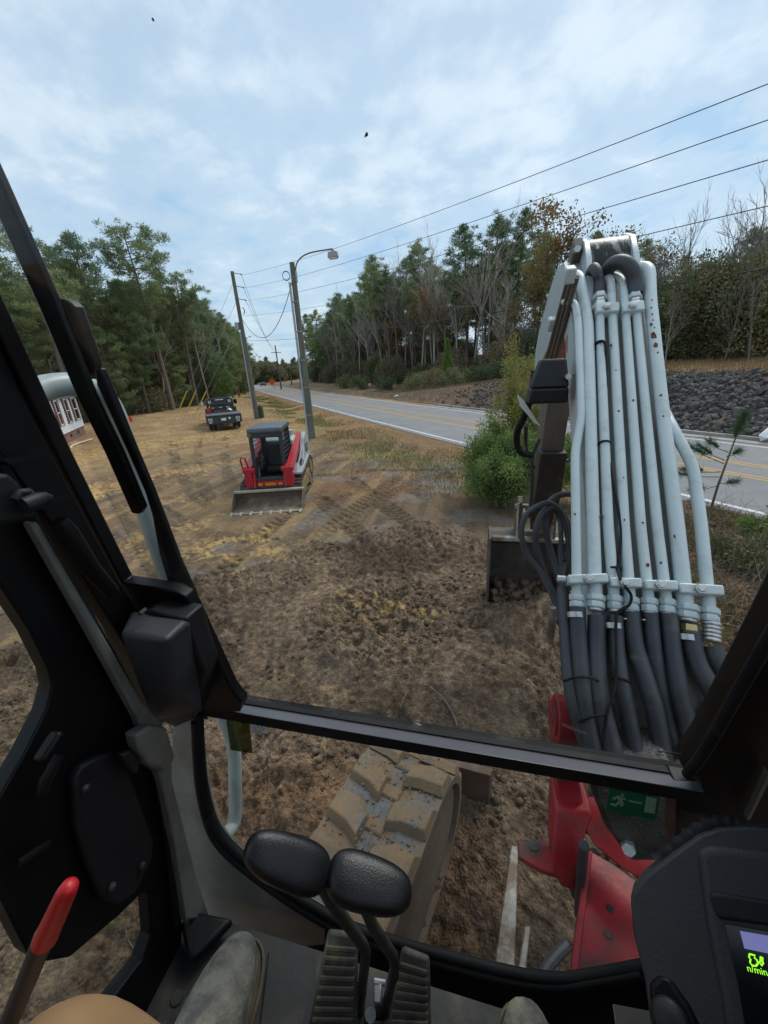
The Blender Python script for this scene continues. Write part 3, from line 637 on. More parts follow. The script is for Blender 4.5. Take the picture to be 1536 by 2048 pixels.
# ------------------------------------------------------------------ loose clods and crumbs on the dug soil
def clod_mesh(seed):
    r = random.Random(seed+50); bm = bmesh.new(); bmesh.ops.create_icosphere(bm, subdivisions=1, radius=0.5)
    for v in bm.verts: v.co = v.co*r.uniform(.45, 1.25); v.co.z *= .75
    me = bpy.data.meshes.new('clod'); bm.to_mesh(me); bm.free(); return me
CL = [clod_mesh(i) for i in range(8)]
N = 52000
a = RNG.uniform(-1.4, 0.75, N); r = 0.85+RNG.random(N)**0.8*7.8; cx, cy = np.sin(a)*r, np.cos(a)*r
m = mound_mask(cx, cy); cc = fbm(cx, cy, 1.3, 3, 44)
keep = RNG.random(N) < m*sst(0.42, 0.70, cc)*0.75+0.02*(m < .5)
cx, cy = cx[keep], cy[keep]
# height of the real surface: nearest grid vertex
def surf(x, y):
    rr2 = np.hypot(x, y); aa = np.arctan2(x, y); i = np.clip(np.searchsorted(R_, rr2), 0, NR-1); j = np.clip(np.searchsorted(az, aa), 0, NA-1)
    return GZ.reshape(NR, NA)[i, j]
hz_ = surf(cx, cy); sz = 0.010+0.052*RNG.random(len(cx))**6
its = [(int(k % 8), (x, y, h+s*0.15), tuple(ro), s*1.4) for k, (x, y, h, s, ro) in enumerate(zip(cx, cy, hz_, sz, RNG.random((len(cx), 3))*6))]
V_, F_ = merged(CL, its); o = obj('dirt_clods', np_mesh('dirt_clods', V_, F_), 'clod'); tag(o, 'loose crumbled brown clods lying on the dug soil', 'soil', kind='stuff')
# ================================================================== TREES AND SHRUBS
def leaf_tris(C, D, L, W, rng):
    """thin triangles from centre C along direction D"""
    n = len(C); R = rng.normal(size=(n, 3)); S = np.cross(D, R); S /= (np.linalg.norm(S, axis=1)[:, None]+1e-9)
    L = np.asarray(L).reshape(-1, 1); W = np.asarray(W).reshape(-1, 1)
    V = np.stack([C-S*W/2, C+S*W/2, C+D*L], 1).reshape(-1, 3)
    return V, np.arange(3*n).reshape(-1, 3)
def leaf_diam(C, D, L, W, rng):
    n = len(C); R = rng.normal(size=(n, 3)); S = np.cross(D, R); S /= (np.linalg.norm(S, axis=1)[:, None]+1e-9)
    L = np.asarray(L).reshape(-1, 1); W = np.asarray(W).reshape(-1, 1)
    V = np.stack([C, C+D*L*.45-S*W/2, C+D*L, C+D*L*.55+S*W/2], 1).reshape(-1, 3)
    q = np.arange(4*n).reshape(-1, 4); return V, np.concatenate([q[:, [0, 1, 2]], q[:, [0, 2, 3]]])
def rdir(n, rng):
    d = rng.normal(size=(n, 3)); return d/np.linalg.norm(d, axis=1)[:, None]

def pine_meshes(seed, h=19.0, base=0.42, spread=2.7, nb=46, tufts=5200, bend=0.5, flat=False):
    rng = np.random.default_rng(seed); mb = MB(); r0 = 0.0125*h+0.04
    ph = rng.uniform(0, 6, 2)
    def ax(t): return np.array([bend*.6*(sin(t*2.2+ph[0])-sin(ph[0]))*t, bend*.6*(cos(t*1.9+ph[1])-cos(ph[1]))*t, h*t])
    mb.tube([ax(t) for t in np.linspace(0, 1, 9)], [r0*(1-0.88*t)+0.015 for t in np.linspace(0, 1, 9)], 7)
    cen, rad = [], []
    for i in range(nb):
        t = base+(1-base)*((i+rng.random())/nb)**0.92; u = (t-base)/(1-base)
        prof = (sin(pi*min(1, (u*0.86+0.14)))**0.75) if not flat else (0.55+0.6*u if u < .75 else 1.0*(1-u)/0.25+0.15)
        ln = spread*prof*rng.uniform(.55, 1.25); a = i*2.399+rng.uniform(-.5, .5); rise = rng.uniform(-.05, .55)+0.35*u
        p0 = ax(t); d = np.array([cos(a), sin(a), 0]); pts = [p0]
        for k in (.4, .75, 1.0): pts.append(p0+d*ln*k+np.array([0, 0, ln*(rise*k*k-0.10*k)]))
        rb = max(.018, 0.022*ln)
        mb.tube(pts, [rb, rb*.7, rb*.45, rb*.2], 3, cap=False)
        nc = 2+int(ln*1.5)
        for c in range(nc):
            k = rng.uniform(.45, 1.05); q = p0+d*ln*k+np.array([0, 0, ln*(rise*k*k-0.10*k)])+rng.normal(size=3)*np.array([.32, .32, .16])*(0.4+.3*ln)
            cen.append(q); rad.append(rng.uniform(.30, .62)*(0.75+.12*ln))
    for i in range(6): cen.append(ax(1)+rng.normal(size=3)*np.array([.35, .35, .5])-np.array([0, 0, .3])); rad.append(.4)
    for i in range(9):                                   # dead stubs on the lower trunk
        t = base*rng.uniform(.35, 1); a = rng.uniform(0, 6.3); p0 = ax(t); ln = rng.uniform(.5, 1.8)
        mb.tube([p0, p0+np.array([cos(a)*ln, sin(a)*ln, ln*rng.uniform(-.2, .3)])], [.03, .008], 3, cap=False)
    cen = np.array(cen); rad = np.array(rad)
    w = rad**2; pick = rng.choice(len(cen), tufts, p=w/w.sum())
    off = rdir(tufts, rng)*(rng.random(tufts)**0.45)[:, None]; off[:, 2] *= .62
    C = cen[pick]+off*rad[pick][:, None]
    D = off*0.8+rng.normal(size=(tufts, 3))*0.55+np.array([0, 0, .35]); D /= np.linalg.norm(D, axis=1)[:, None]
    V, F = leaf_tris(C, D, rng.uniform(.28, .52, tufts), rng.uniform(.055, .125, tufts), rng)
    tm = fix(mb.mesh('trunk'), 60); cm = np_mesh('crown', V, F); return tm, cm
def bare_meshes(seed, h=15.0, levels=4, lean=0.06, leaves=0, lsize=.12, fork=0.45):
    rng = np.random.default_rng(seed); mb = MB(); tips = []
    tk = MB()
    def grow(p, d, ln, r, lev, first=False):
        n = 4 if first else 3; pts = [p]; q = p; dd = d
        for i in range(n):
            dd = dd+rng.normal(size=3)*(.05 if first else .16)+np.array([0, 0, .05]); dd /= np.linalg.norm(dd); q = q+dd*ln/n; pts.append(q)
        (tk if first else mb).tube(pts, [r*(1-.55*i/n) for i in range(n+1)], 6 if first else 3, cap=False)
        if lev == 0:
            tips.append(q); tips.append(pts[-2]); return
        nk = rng.integers(6, 10) if first else rng.integers(3, 6)
        for k in range(nk):
            t = rng.uniform(fork, 1) if first else rng.uniform(.3, 1); i = min(n-1, int(t*n)); b = pts[i]+(pts[i+1]-pts[i])*(t*n-i)
            s = rdir(1, rng)[0]; s -= dd*np.dot(s, dd); nd = dd*rng.uniform(.6, 1.1)+s*rng.uniform(.45, .9)+np.array([0, 0, .25]); nd /= np.linalg.norm(nd)
            grow(b, nd, ln*rng.uniform(.38, .62)*(1.05-.4*t if first else 1), r*(.5-.2*t if first else .55), lev-1)
        if not first: tips.append(q)
    d0 = np.array([rng.normal()*lean, rng.normal()*lean, 1.0])
    grow(np.zeros(3), d0, h*.78, 0.0075*h+.03, levels, True)
    tm = fix(tk.mesh('trunk'), 60); bm_ = mb.mesh('branches'); lm = None
    if leaves:
        T = np.array(tips); k = rng.choice(len(T), leaves); C = T[k]+rng.normal(size=(leaves, 3))*.38
        V, F = leaf_diam(C, rdir(leaves, rng), rng.uniform(.6, 1.3, leaves)*lsize, rng.uniform(.4, .8, leaves)*lsize, rng); lm = np_mesh('crown', V, F)
    return tm, bm_, lm
def bush_mesh(seed, rx, rz, n, L, W, lobes=9, diam=True, gaps=0.35, lowz=.25):
    rng = np.random.default_rng(seed); c = []; r = []
    for i in range(lobes):
        a = rng.uniform(0, 6.3); k = rng.uniform(.1, .75); c.append((cos(a)*rx*k, sin(a)*rx*k, rz*rng.uniform(lowz, .78))); r.append(rng.uniform(.28, .52)*min(rx, rz*.8))
    c = np.array(c); r = np.array(r); k = rng.choice(lobes, n, p=r**2/np.sum(r**2)); off = rdir(n, rng)*(rng.random(n)**.33)[:, None]
    C = c[k]+off*r[k][:, None]; f = fbm(C[:, 0]+C[:, 2]*.7+seed, C[:, 1]-C[:, 2]*.6, 1.6/max(.5, min(r)), 3, seed % 50)
    ok = (f > gaps)&(C[:, 2] > 0.02); C = C[ok]; off = off[ok]
    D = off*.7+rng.normal(size=C.shape)*.6+np.array([0, 0, .25]); D /= np.linalg.norm(D, axis=1)[:, None]
    V, F = (leaf_diam if diam else leaf_tris)(C, D, rng.uniform(.6, 1.3, len(C))*L, rng.uniform(.6, 1.3, len(C))*W, rng)
    return np_mesh('foliage', V, F)
def stems_mesh(seed, rx, rz, n=9, r=.03):
    rng = np.random.default_rng(seed); mb = MB()
    for i in range(n):
        a = rng.uniform(0, 6.3); q = np.array([cos(a)*rx*.75*rng.random(), sin(a)*rx*.75*rng.random(), rz*rng.uniform(.6, .92)])
        b = np.array([cos(a), sin(a), 0])*.08*rx; m_ = (b+q)/2+rng.normal(size=3)*.06*rx
        mb.tube([b-np.array([0, 0, .1]), m_, q], [r, r*.7, r*.25], 4, cap=False)
    return fix(mb.mesh('stems'), 60)

PINES = [pine_meshes(101+i, h=h, base=b, spread=s, nb=nb, bend=bd, flat=fl, tufts=tf) for i, (h, b, s, nb, bd, fl, tf) in enumerate((
    (19, .30, 3.3, 64, .5, False, 13000), (20, .40, 3.1, 58, .7, False, 12000), (18, .22, 3.2, 66, .4, False, 13500), (21, .58, 4.0, 40, .6, True, 10500),
    (17, .14, 3.1, 70, .3, False, 14000), (19.5, .46, 2.8, 50, .8, False, 10500), (12, .06, 2.6, 64, .2, False, 12000)))]
BARES = [bare_meshes(201+i, h=h, levels=3, fork=f) for i, (h, f) in enumerate(((16, .5), (18, .55), (14, .4), (9, .2), (11, .3)))]
DECID = [bare_meshes(231+i, h=h, levels=3, leaves=lv, lsize=ls, fork=.35) for i, (h, lv, ls) in enumerate(((15, 2600, .30), (12, 2600, .28), (13, 1500, .26)))]
BUSH = [bush_mesh(301+i, 2.2, 2.6, 5000, .19, .10, 20, lowz=.10, gaps=.40) for i in range(3)]
BIGB = [bush_mesh(321+i, 3.4, 7.5, 16000, .24, .13, 30, gaps=.40, lowz=.08) for i in range(3)]
for t_, c_ in PINES: setmat(t_, 'bark_pine'); setmat(c_, 'pine_needle')
BUSHST = [stems_mesh(340, 2.2, 2.6), stems_mesh(341, 3.4, 7.5, 9, .07)]
for q in BUSHST: setmat(q, 'bark_grey')
rt_ = random.Random(77)
def link(name, me, parent, mat_=None):
    o = bpy.data.objects.new(name, me); COL.objects.link(o); o.parent = parent
    if mat_:
        if not me.materials: me.materials.append(M[mat_])
        o.material_slots[0].link = 'OBJECT'; o.material_slots[0].material = M[mat_]
    return o
for t_, b_, l_ in BARES+DECID:
    for q in (t_, b_, l_):
        if q is not None: setmat(q, 'bark_grey')
for q in BUSH+BIGB: setmat(q, 'ever_leaf')
def gnd(x, y): return float(macro(np.array([float(x)]), np.array([float(y)]))[0][0])
def plant(kind, k, x, y, sc, label, group, mat_=None, bark=None, cat='tree', sz=None, name=None):
    nm = name or {'pine': 'pine_tree', 'bare': 'bare_tree', 'decid': 'leafy_tree', 'bush': 'shrub', 'bigb': 'evergreen_tree'}[kind]
    t = thing(nm, label, cat, (x, y, gnd(x, y)-0.08), rt_.uniform(0, 6.28), group); t.scale = (sc, sc, sz or sc)
    if kind == 'pine': link('trunk', PINES[k][0], t); link('crown', PINES[k][1], t, mat_)
    elif kind in ('bare', 'decid'):
        q = (BARES if kind == 'bare' else DECID)[k]; link('trunk', q[0], t, bark); link('branches', q[1], t, bark)
        if q[2] is not None: link('crown', q[2], t, mat_)
    else:
        link('stem', BUSHST[0 if kind == 'bush' else 1], t); link('foliage', (BUSH if kind == 'bush' else BIGB)[k], t, mat_)
    return t
def sectorL(x, y):
    px = pix((x, y, 3))[0]; return ('behind the white house' if px < 150 else 'behind the orange tarp heap' if px < 270 else 'between the tarp heap and the truck' if px < 400 else 'behind the black truck' if px < 452 else 'by the left utility pole')
def sectorR(x, y):
    px = pix((x, y, 3))[0]; return ('behind the lamp pole' if px < 660 else 'above the road bend' if px < 760 else 'behind the white trunks' if px < 900 else 'left of the work light' if px < 1080 else 'behind the boom' if px < 1320 else 'right of the boom')
def poly_at(P, t):
    P = np.array(P, float); L = np.hypot(*np.diff(P, axis=0).T); c = np.concatenate([[0], np.cumsum(L)]); s = t*c[-1]; i = int(np.clip(np.searchsorted(c, s)-1, 0, len(L)-1)); u = (P[i+1]-P[i])/L[i]
    return P[i]+u*(s-c[i]), u
# ---- stand on the left: front edge recedes from behind the house to the road
LF = [(-46, 20), (-41, 30), (-39.5, 40), (-39.5, 50), (-44.5, 64), (-53, 82), (-64, 101)]
gL = 'pines of the stand on the left'
lblL = 'tall green pine in the dense stand left of the black truck'
for row, (off, nn) in enumerate(((0, 22), (4, 22), (8.5, 20), (14, 16))):
    for i in range(nn):
        p, u = poly_at(LF, (i+.5+rt_.uniform(-.35, .35))/nn); nrm = np.array([-u[1], u[0]])
        p = p+nrm*(off+rt_.uniform(-1.5, 1.5))
        k = rt_.choice((0, 1, 2, 4, 2) if row else (2, 4, 0, 4, 6)); sc = rt_.uniform(.76, .94)*(.84 if row == 0 else 1.0)*(1.0+0.10*min(1, max(0, p[1]-45)/30))
        plant('pine', k, p[0], p[1], sc, '%s pine %s in the stand on the left' % (('front-row' if row == 0 else 'tall'), sectorL(p[0], p[1])), gL)
# the umbrella-crowned pine and its neighbours that top the skyline
for (px, dep, k, sc, lb) in ((318, 57, 3, .92, 'tallest pine of the left stand with a flat umbrella crown above the others'), (210, 55, 1, .90, 'pine with a pointed crown on the skyline left of the umbrella-crowned pine'), (112, 48, 1, .82, 'leftmost tall pine on the skyline above the wiper box'), (372, 62, 3, .76, 'spreading pine just right of the umbrella-crowned pine')):
    d = ray(px, 700); d = d/np.hypot(d[0], d[1]); plant('pine', k, d[0]*dep, d[1]*dep, sc, lb, 'skyline pines of the left stand')
for i in range(13):
    p, u = poly_at(LF, (i+.5+rt_.uniform(-.3, .3))/13); nrm = np.array([-u[1], u[0]]); p = p-nrm*rt_.uniform(0, 1.5)
    plant('bare', rt_.choice((2, 3, 4)), p[0], p[1], rt_.uniform(.6, .95), 'thin leafless tree %s, left stand front' % sectorL(p[0], p[1]), 'bare trees before the left stand', bark='bark_pale')
for i in range(22):
    p, u = poly_at(LF, (i+.5+rt_.uniform(-.3, .3))/22); q_ = p+np.array([-u[1], u[0]])*rt_.uniform(3, 8)
    plant('bigb', rt_.randrange(3), q_[0], q_[1], rt_.uniform(.7, .95), 'dark understory tree %s inside the left stand' % sectorL(*q_), 'understory trees of the left stand', rt_.choice(('ever_leaf', 'ever_leaf', 'olive_leaf'))); nrm = np.array([-u[1], u[0]]); p = p+nrm*rt_.uniform(-.8, 2.5)
    plant('bush', rt_.randrange(3), p[0], p[1], rt_.uniform(.7, 1.15), 'low dark evergreen shrub %s under the left stand' % sectorL(p[0], p[1]), 'understory shrubs of the left stand', rt_.choice(('ever_leaf', 'ever_leaf', 'olive_leaf')), cat='shrub')
for (px, py, sc, lb) in ((455, 806, .62, 'bright green young pine behind the left utility pole'), (425, 806, .5, 'bright green young pine behind the truck cab'), (405, 800, .75, 'bushy light green pine left of the truck roof')):
    p = gz(px, py, 0); plant('pine', 6, p[0], p[1], sc*.8, lb, 'young pines by the truck', 'bright_needle')
# ---- wood on the right beyond the road
RFR = [(-64, 142), (-45, 112), (-27, 88), (-11, 70), (2, 58), (13, 49), (21, 43), (31, 37), (44, 30)]
gR = 'pines of the wood across the road'; lblR = 'tall pine in the wood across the road'
for row, (off, nn) in enumerate(((3, 22), (8, 24), (14, 24), (21, 20))):
    for i in range(nn):
        t = (i+.5+rt_.uniform(-.35, .35))/nn
        if (t > .72 and rt_.random() < .35) or (t > .42 and row == 0 and rt_.random() < .6): continue
        p, u = poly_at(RFR, t); nrm = np.array([u[1], -u[0]])*-1; p = p+nrm*(off+rt_.uniform(-2, 2))
        plant('pine', rt_.choice((1, 5, 5, 0, 1) if t > .38 else (0, 1, 2, 4, 2)), p[0], p[1], rt_.uniform(.86, 1.14)*(0.56 if t > .68 else 1.0), '%s pine %s in the wood across the road' % (('front-row' if row == 0 else 'tall'), sectorR(p[0], p[1])), gR)
for (px, dep, k, sc, lb) in ((978, 72, 5, 1.14, 'tallest pine of the wood across the road, double crown left of the boom'), (850, 76, 5, 1.12, 'tall pine on the skyline above the white-trunked trees'), (760, 84, 1, 1.12, 'dense tall pine above the road bend across the road'), (935, 70, 1, 1.08, 'tall pine on the skyline just left of the double-crowned one'), (1075, 62, 5, .86, 'green pine on the skyline left of the boom head')):
    d = ray(px, 640); d = d/np.hypot(d[0], d[1]); plant('pine', k, d[0]*dep, d[1]*dep, sc, lb, 'skyline pines across the road')
for i in range(80):
    t = .25+.72*(i+.5+rt_.uniform(-.4, .4))/80; p, u = poly_at(RFR, t); nrm = np.array([-u[1], u[0]]); p = p+nrm*rt_.uniform(-.5, 4)
    plant('bare', rt_.choice((0, 1, 2, 0)), p[0], p[1], rt_.uniform(.80, 1.14)*(.62 if t > .68 else 1.0), 'leafless pale-trunked tree %s across the road' % sectorR(p[0], p[1]), 'bare trees across the road', bark=rt_.choice(('bark_pale', 'bark_pale', 'bark_grey')))
for i in range(76):
    t = .04+.94*(i+.5+rt_.uniform(-.4, .4))/76; p, u = poly_at(RFR, t); nrm = np.array([-u[1], u[0]]); p = p+nrm*(rt_.uniform(0, 3.5) if i % 2 else rt_.uniform(4, 14))
    big = rt_.random() < (.35 if i % 2 else .9)
    mm_ = rt_.choice(('ever_leaf', 'olive_leaf', 'olive_leaf', 'brush_brown', 'brush_brown'))
    plant('bigb' if big else 'bush', rt_.randrange(3), p[0], p[1], rt_.uniform(.65, 1.05) if big else rt_.uniform(.9, 1.5), 'dense %s thicket shrub %s across the road' % ({'ever_leaf': 'dark green', 'olive_leaf': 'olive', 'brush_brown': 'brown'}[mm_], sectorR(p[0], p[1])), 'thicket at the foot of the wood across the road', mm_, name='thicket_shrub', cat='shrub')
for i in range(24):
    t = .30+.66*(i+.5+rt_.uniform(-.4, .4))/24; p, u = poly_at(RFR, t); nrm = np.array([-u[1], u[0]]); p = p+nrm*rt_.uniform(1, 6)
    plant('decid', rt_.randrange(3), p[0], p[1], rt_.uniform(.62, .95), 'thin brown-leaved tree %s in the wood across the road' % sectorR(p[0], p[1]), 'brown-leaved trees across the road', rt_.choice(('olive_leaf', 'autumn_leaf', 'brush_brown')))
for (px, dep, sc, lb) in ((1120, 60, 1.16, 'orange-brown autumn tree on the skyline left of the boom head'), (1160, 63, 1.0, 'rusty autumn tree directly behind the boom head')):
    d = ray(px, 600); d = d/np.hypot(d[0], d[1]); plant('decid', 0, d[0]*dep, d[1]*dep, sc, lb, 'autumn trees on the skyline', 'autumn_leaf')
for (px, dep, k, sc) in ((1300, 50, 0, .86), (1335, 52, 1, .82), (1385, 49, 0, .8), (1455, 45, 1, .84), (1490, 47, 0, .9), (1525, 46, 1, .84)):
    d = ray(px, 600); d = d/np.hypot(d[0], d[1]); plant('bare', k, d[0]*dep, d[1]*dep, sc*.72, 'tall leafless tree on the skyline right of the boom head', 'bare skyline trees right of the boom', bark='bark_grey')
for (px, dep, k, sc, m_) in ((1330, 46, 0, .85, 'ever_leaf'), (1390, 44, 1, 1.05, 'ever_leaf'), (1440, 42, 2, 1.1, 'olive_leaf'), (1500, 41, 0, 1.0, 'olive_leaf'), (1550, 40, 1, 1.0, 'ever_leaf'), (1420, 48, 2, 1.0, 'olive_leaf'), (1480, 49, 1, 1.08, 'ever_leaf'), (1300, 50, 1, 1.1, 'olive_leaf'), (1545, 46, 2, 1.1, 'ever_leaf'), (1360, 52, 0, 1.05, 'olive_leaf'), (1600, 40, 2, 1.0, 'ever_leaf'), (1590, 46, 0, 1.1, 'olive_leaf')):
    d = ray(px, 640); d = d/np.hypot(d[0], d[1]); plant('bigb', k, d[0]*dep, d[1]*dep, sc, 'broad %s evergreen tree on the bank right of the boom' % ('olive-brown' if m_ == 'olive_leaf' else 'dark green'), 'evergreen trees on the right bank', m_)
for i in range(34):
    t = .16+.60*(i+.5+rt_.uniform(-.4, .4))/34; p, u = poly_at(RFR, t); nrm = np.array([-u[1], u[0]]); p = p+nrm*rt_.uniform(-2.0, 2.0); mm_ = rt_.choice(('brush_brown', 'olive_leaf', 'brush_brown', 'ever_leaf'))
    plant('bush', rt_.randrange(3), p[0], p[1], rt_.uniform(.9, 1.6), 'low %s brush clump %s across the road' % ({'ever_leaf': 'dark green', 'olive_leaf': 'olive', 'brush_brown': 'brown'}[mm_], sectorR(p[0], p[1])), 'brush along the wood edge across the road', mm_, name='brush_clump', cat='shrub', sz=rt_.uniform(1.0, 2.0))
for i in range(20):
    t = .34+.42*(i+.5+rt_.uniform(-.4, .4))/20; p, u = poly_at(RFR, t); nrm = np.array([-u[1], u[0]]); p = p+nrm*rt_.uniform(15, 26); mm_ = rt_.choice(('olive_leaf', 'brush_brown', 'ever_leaf'))
    plant('bigb', rt_.randrange(3), p[0], p[1], rt_.uniform(.9, 1.25), 'broad %s tree %s deep in the wood across the road' % ({'ever_leaf': 'dark green', 'olive_leaf': 'olive', 'brush_brown': 'brown'}[mm_], sectorR(p[0], p[1])), 'broad trees deep in the wood across the road', mm_)
for (px, dep, k, sc) in ((1345, 39, 3, .62), (1465, 38, 3, .66), (1515, 37, 4, .58)):
    d = ray(px, 650); d = d/np.hypot(d[0], d[1]); plant('bare', k, d[0]*dep, d[1]*dep, sc, 'small leafless tree in front of the evergreens right of the boom', 'small bare trees on the right bank', bark='bark_grey')
# the pointed bright cedar
cone = np.random.default_rng(9); n = 5200; t = cone.random(n)**.7; a = cone.uniform(0, 6.3, n); q = (1-t)*1.05*cone.random(n)**.4*(1+.25*np.sin(a*5+t*20)); C = np.stack([np.cos(a)*q, np.sin(a)*q, .15+t*4.9], 1)
D = np.stack([np.cos(a)*.5, np.sin(a)*.5, np.full(n, .8)], 1)+cone.normal(size=(n, 3))*.3; D /= np.linalg.norm(D, axis=1)[:, None]
V, F = leaf_tris(C, D, cone.uniform(.18, .34, n), cone.uniform(.05, .10, n), cone); cm = np_mesh('crown', V, F); setmat(cm, 'bright_needle')
p = gz(895, 732, 1.6); d = p[:2]/np.hypot(*p[:2])*52
t = thing('cedar_tree', 'small pointed bright green cedar at the edge of the wood across the road', 'tree', (d[0], d[1], gnd(*d)-.1)); link('crown', cm, t)
tk = fix(MB().tube([(0, 0, 0), (0, 0, 3)], [.09, .03], 6).mesh('trunk'), 60); setmat(tk, 'bark_grey'); link('trunk', tk, t); t.scale = (1.05, 1.05, 1.12)
# hedge of low shrubs along the top of the bank
for (px, dep, sc) in ((830, 50, .9), (870, 47, .95), (915, 46, .95), (955, 45, .9), (1000, 44, .95), (770, 58, .9), (720, 66, 1.0), (690, 74, 1.1), (1040, 43, .9)):
    d = ray(px, 760); d = d/np.hypot(d[0], d[1]); plant('bush', rt_.randrange(3), d[0]*dep, d[1]*dep, sc*.9, 'low dark green shrub along the top of the rocky bank', 'shrubs above the rocky bank', rt_.choice(('ever_leaf', 'ever_leaf', 'olive_leaf')), cat='shrub')
# far-off wood closing the road
items = []
Vs, Fs, o_ = [], [], 0
rngf = np.random.default_rng(55)
for i in range(110):
    px = rngf.uniform(430, 680); dep = rngf.uniform(190, 330); d = ray(px, 745); d = d/np.hypot(d[0], d[1]); me = PINES[4][1] if i % 4 == 1 else BIGB[i % 3]
    v = np.empty(len(me.vertices)*3, np.float32); me.vertices.foreach_get('co', v); v = v.reshape(-1, 3); f = np.empty(len(me.polygons)*3, np.int32); me.loops.foreach_get('vertex_index', f); f = f.reshape(-1, 3)
    sel = f[::7]; sc = rngf.uniform(.7, .9) if i % 4 == 1 else rngf.uniform(1.2, 1.75); cen = v[sel].mean(1, keepdims=True); tri = (cen+(v[sel]-cen)*3.6)*sc+np.array([d[0]*dep, d[1]*dep, -1.0])
    Vs.append(tri.reshape(-1, 3)); Fs.append(np.arange(len(sel)*3).reshape(-1, 3)+o_); o_ += len(sel)*3
o = obj('distant_wood', np_mesh('distant_wood', np.concatenate(Vs), np.concatenate(Fs)), 'olive_leaf'); tag(o, 'distant wood closing the end of the road', 'wood', kind='stuff')

# ---- shrubs close by, left of the boom
def loose_bush(seed, rx, rz, n, L, W, stems, droop=.1):
    """shrub of many arching stems, each feathered with leaves"""
    rng = np.random.default_rng(seed); mb = MB(); C, D = [], []
    for i in range(stems):
        a = rng.uniform(0, 6.3); k = rng.random()**.6; hgt = rz*rng.uniform(.45, 1.05)*(1-.45*k**2); b = np.array([cos(a), sin(a), 0])*rx*.25*rng.random()
        e = np.array([cos(a)*rx*k, sin(a)*rx*k, hgt]); m1 = b*.5+e*.5+np.array([-cos(a), -sin(a), .6])*rx*.12+rng.normal(size=3)*.05*rx
        P = np.array(spline([b, m1, e], 6)); mb.tube([P[0], P[4], P[8], P[-1]], [.013, .009, .006, .003], 4, cap=False)
        q = int(n/stems*(.6+.8*rng.random())); t = rng.uniform(.28, 1, q)**.8*(len(P)-1); ii = np.clip(t.astype(int), 0, len(P)-2); f = (t-ii)[:, None]
        base = P[ii]*(1-f)+P[ii+1]*f; sp_r = (.055+.13*(1-t/(len(P)-1)))*max(.8, rx)
        off = rng.normal(size=(q, 3))*sp_r[:, None]; C.append(base+off); d = off/(np.linalg.norm(off, axis=1)[:, None]+1e-6)*.6+np.array([0, 0, .45])+rng.normal(size=(q, 3))*.45; D.append(d/np.linalg.norm(d, axis=1)[:, None])
    C = np.concatenate(C); D = np.concatenate(D); ok = C[:, 2] > .03; C, D = C[ok], D[ok]
    V, F = leaf_diam(C, D, rng.uniform(.6, 1.35, len(C))*L, rng.uniform(.6, 1.3, len(C))*W, rng)
    return np_mesh('foliage', V, F), fix(mb.mesh('stems'), 60)
def near_shrub(name, px, py, z0, rx, rz, n, L, W, mat_, label, seed, stems=40):
    p = gz(px, py, z0); t = thing(name, label, 'shrub', (p[0], p[1], z0-.05))
    bm_, st_m = loose_bush(seed, rx, rz, n, L, W, stems); setmat(bm_, mat_); link('foliage', bm_, t); setmat(st_m, 'bark_grey'); link('stem', st_m, t); return t
near_shrub('shrub', 1000, 1003, .02, 1.28, 2.05, 42000, .070, .030, 'shrub_leaf', 'bushy green shrub growing left of the excavator arm', 401, 70)
near_shrub('shrub', 972, 985, .02, .55, 2.3, 11000, .070, .026, 'bright_needle', 'upright bright green shrub top beside the road left of the arm', 402, 26)
near_shrub('shrub', 1032, 968, .02, 1.15, 4.0, 22000, .080, .034, 'shrub_yellow', 'tall loose yellow-green shrub behind the work light', 403, 46)
near_shrub('shrub', 1112, 990, .02, .7, 1.9, 12000, .08, .026, 'bright_needle', 'small bright green bush between the arm and the boom', 404, 30)
near_shrub('shrub', 1545, 1110, .1, .55, 1.0, 5000, .07, .035, 'shrub_leaf', 'low green bush at the right edge below the road', 405, 16)
near_shrub('shrub', 1500, 1150, .1, .5, .75, 1600, .06, .03, 'olive_leaf', 'thin straggly weed clump right of the boom pipes', 406, 26)
near_shrub('shrub', 1440, 1120, .1, .5, .6, 1500, .06, .02, 'olive_leaf', 'low brown weed clump below the pine sapling', 407, 26)
# ---- pine sapling by the road, right of the boom
p = gz(1417, 1032, 0.05); t = thing('pine_sapling', 'young pine sapling with needle tufts standing by the road right of the boom', 'sapling', (p[0], p[1], 0.0))
rs = np.random.default_rng(8); mb = MB(); top = np.array([.22, .10, 2.15]); mb.tube([(0, 0, -.1), (.04, .02, .7), (.12, .05, 1.4), top], [.028, .022, .016, .008], 6)
Cs, Ds = [], []
def spray(a, b, n, L):
    for i in range(n):
        k = rs.random(); Cs.append(a+(b-a)*k); v = (b-a)/np.linalg.norm(b-a)*.75+rs.normal(size=3)*.55; Ds.append(np.append(v/np.linalg.norm(v), L*rs.uniform(.7, 1.2)))
axs = lambda t: np.array([.22*t*t, .10*t, 2.15*t])
spray(axs(.80), axs(1.0)+np.array([.02, 0, .05]), 520, .24)
for (tt, a, ln, up) in ((.55, 3.2, .75, .55), (.58, 2.6, .5, .55), (.47, 3.6, .95, .15), (.62, .3, .25, .4), (.42, 2.9, .8, .05), (.66, 3.0, .35, .6), (.36, .4, .45, .0), (.33, 3.4, .5, -.1)):
    b = axs(tt); e_ = b+np.array([cos(a)*ln, sin(a)*ln*.8, ln*up]); m_ = (b+e_)/2-np.array([0, 0, .04]); mb.tube([b, m_, e_], [.010, .007, .004], 4); spray(b+(e_-b)*.45, e_, int(150+150*ln), .17)
Cs = np.array(Cs); Dn = np.array([d[:3] for d in Ds]); Ln = np.array([d[3] for d in Ds]); V, F = leaf_tris(Cs, Dn, Ln, np.full(len(Cs), .009), rs)
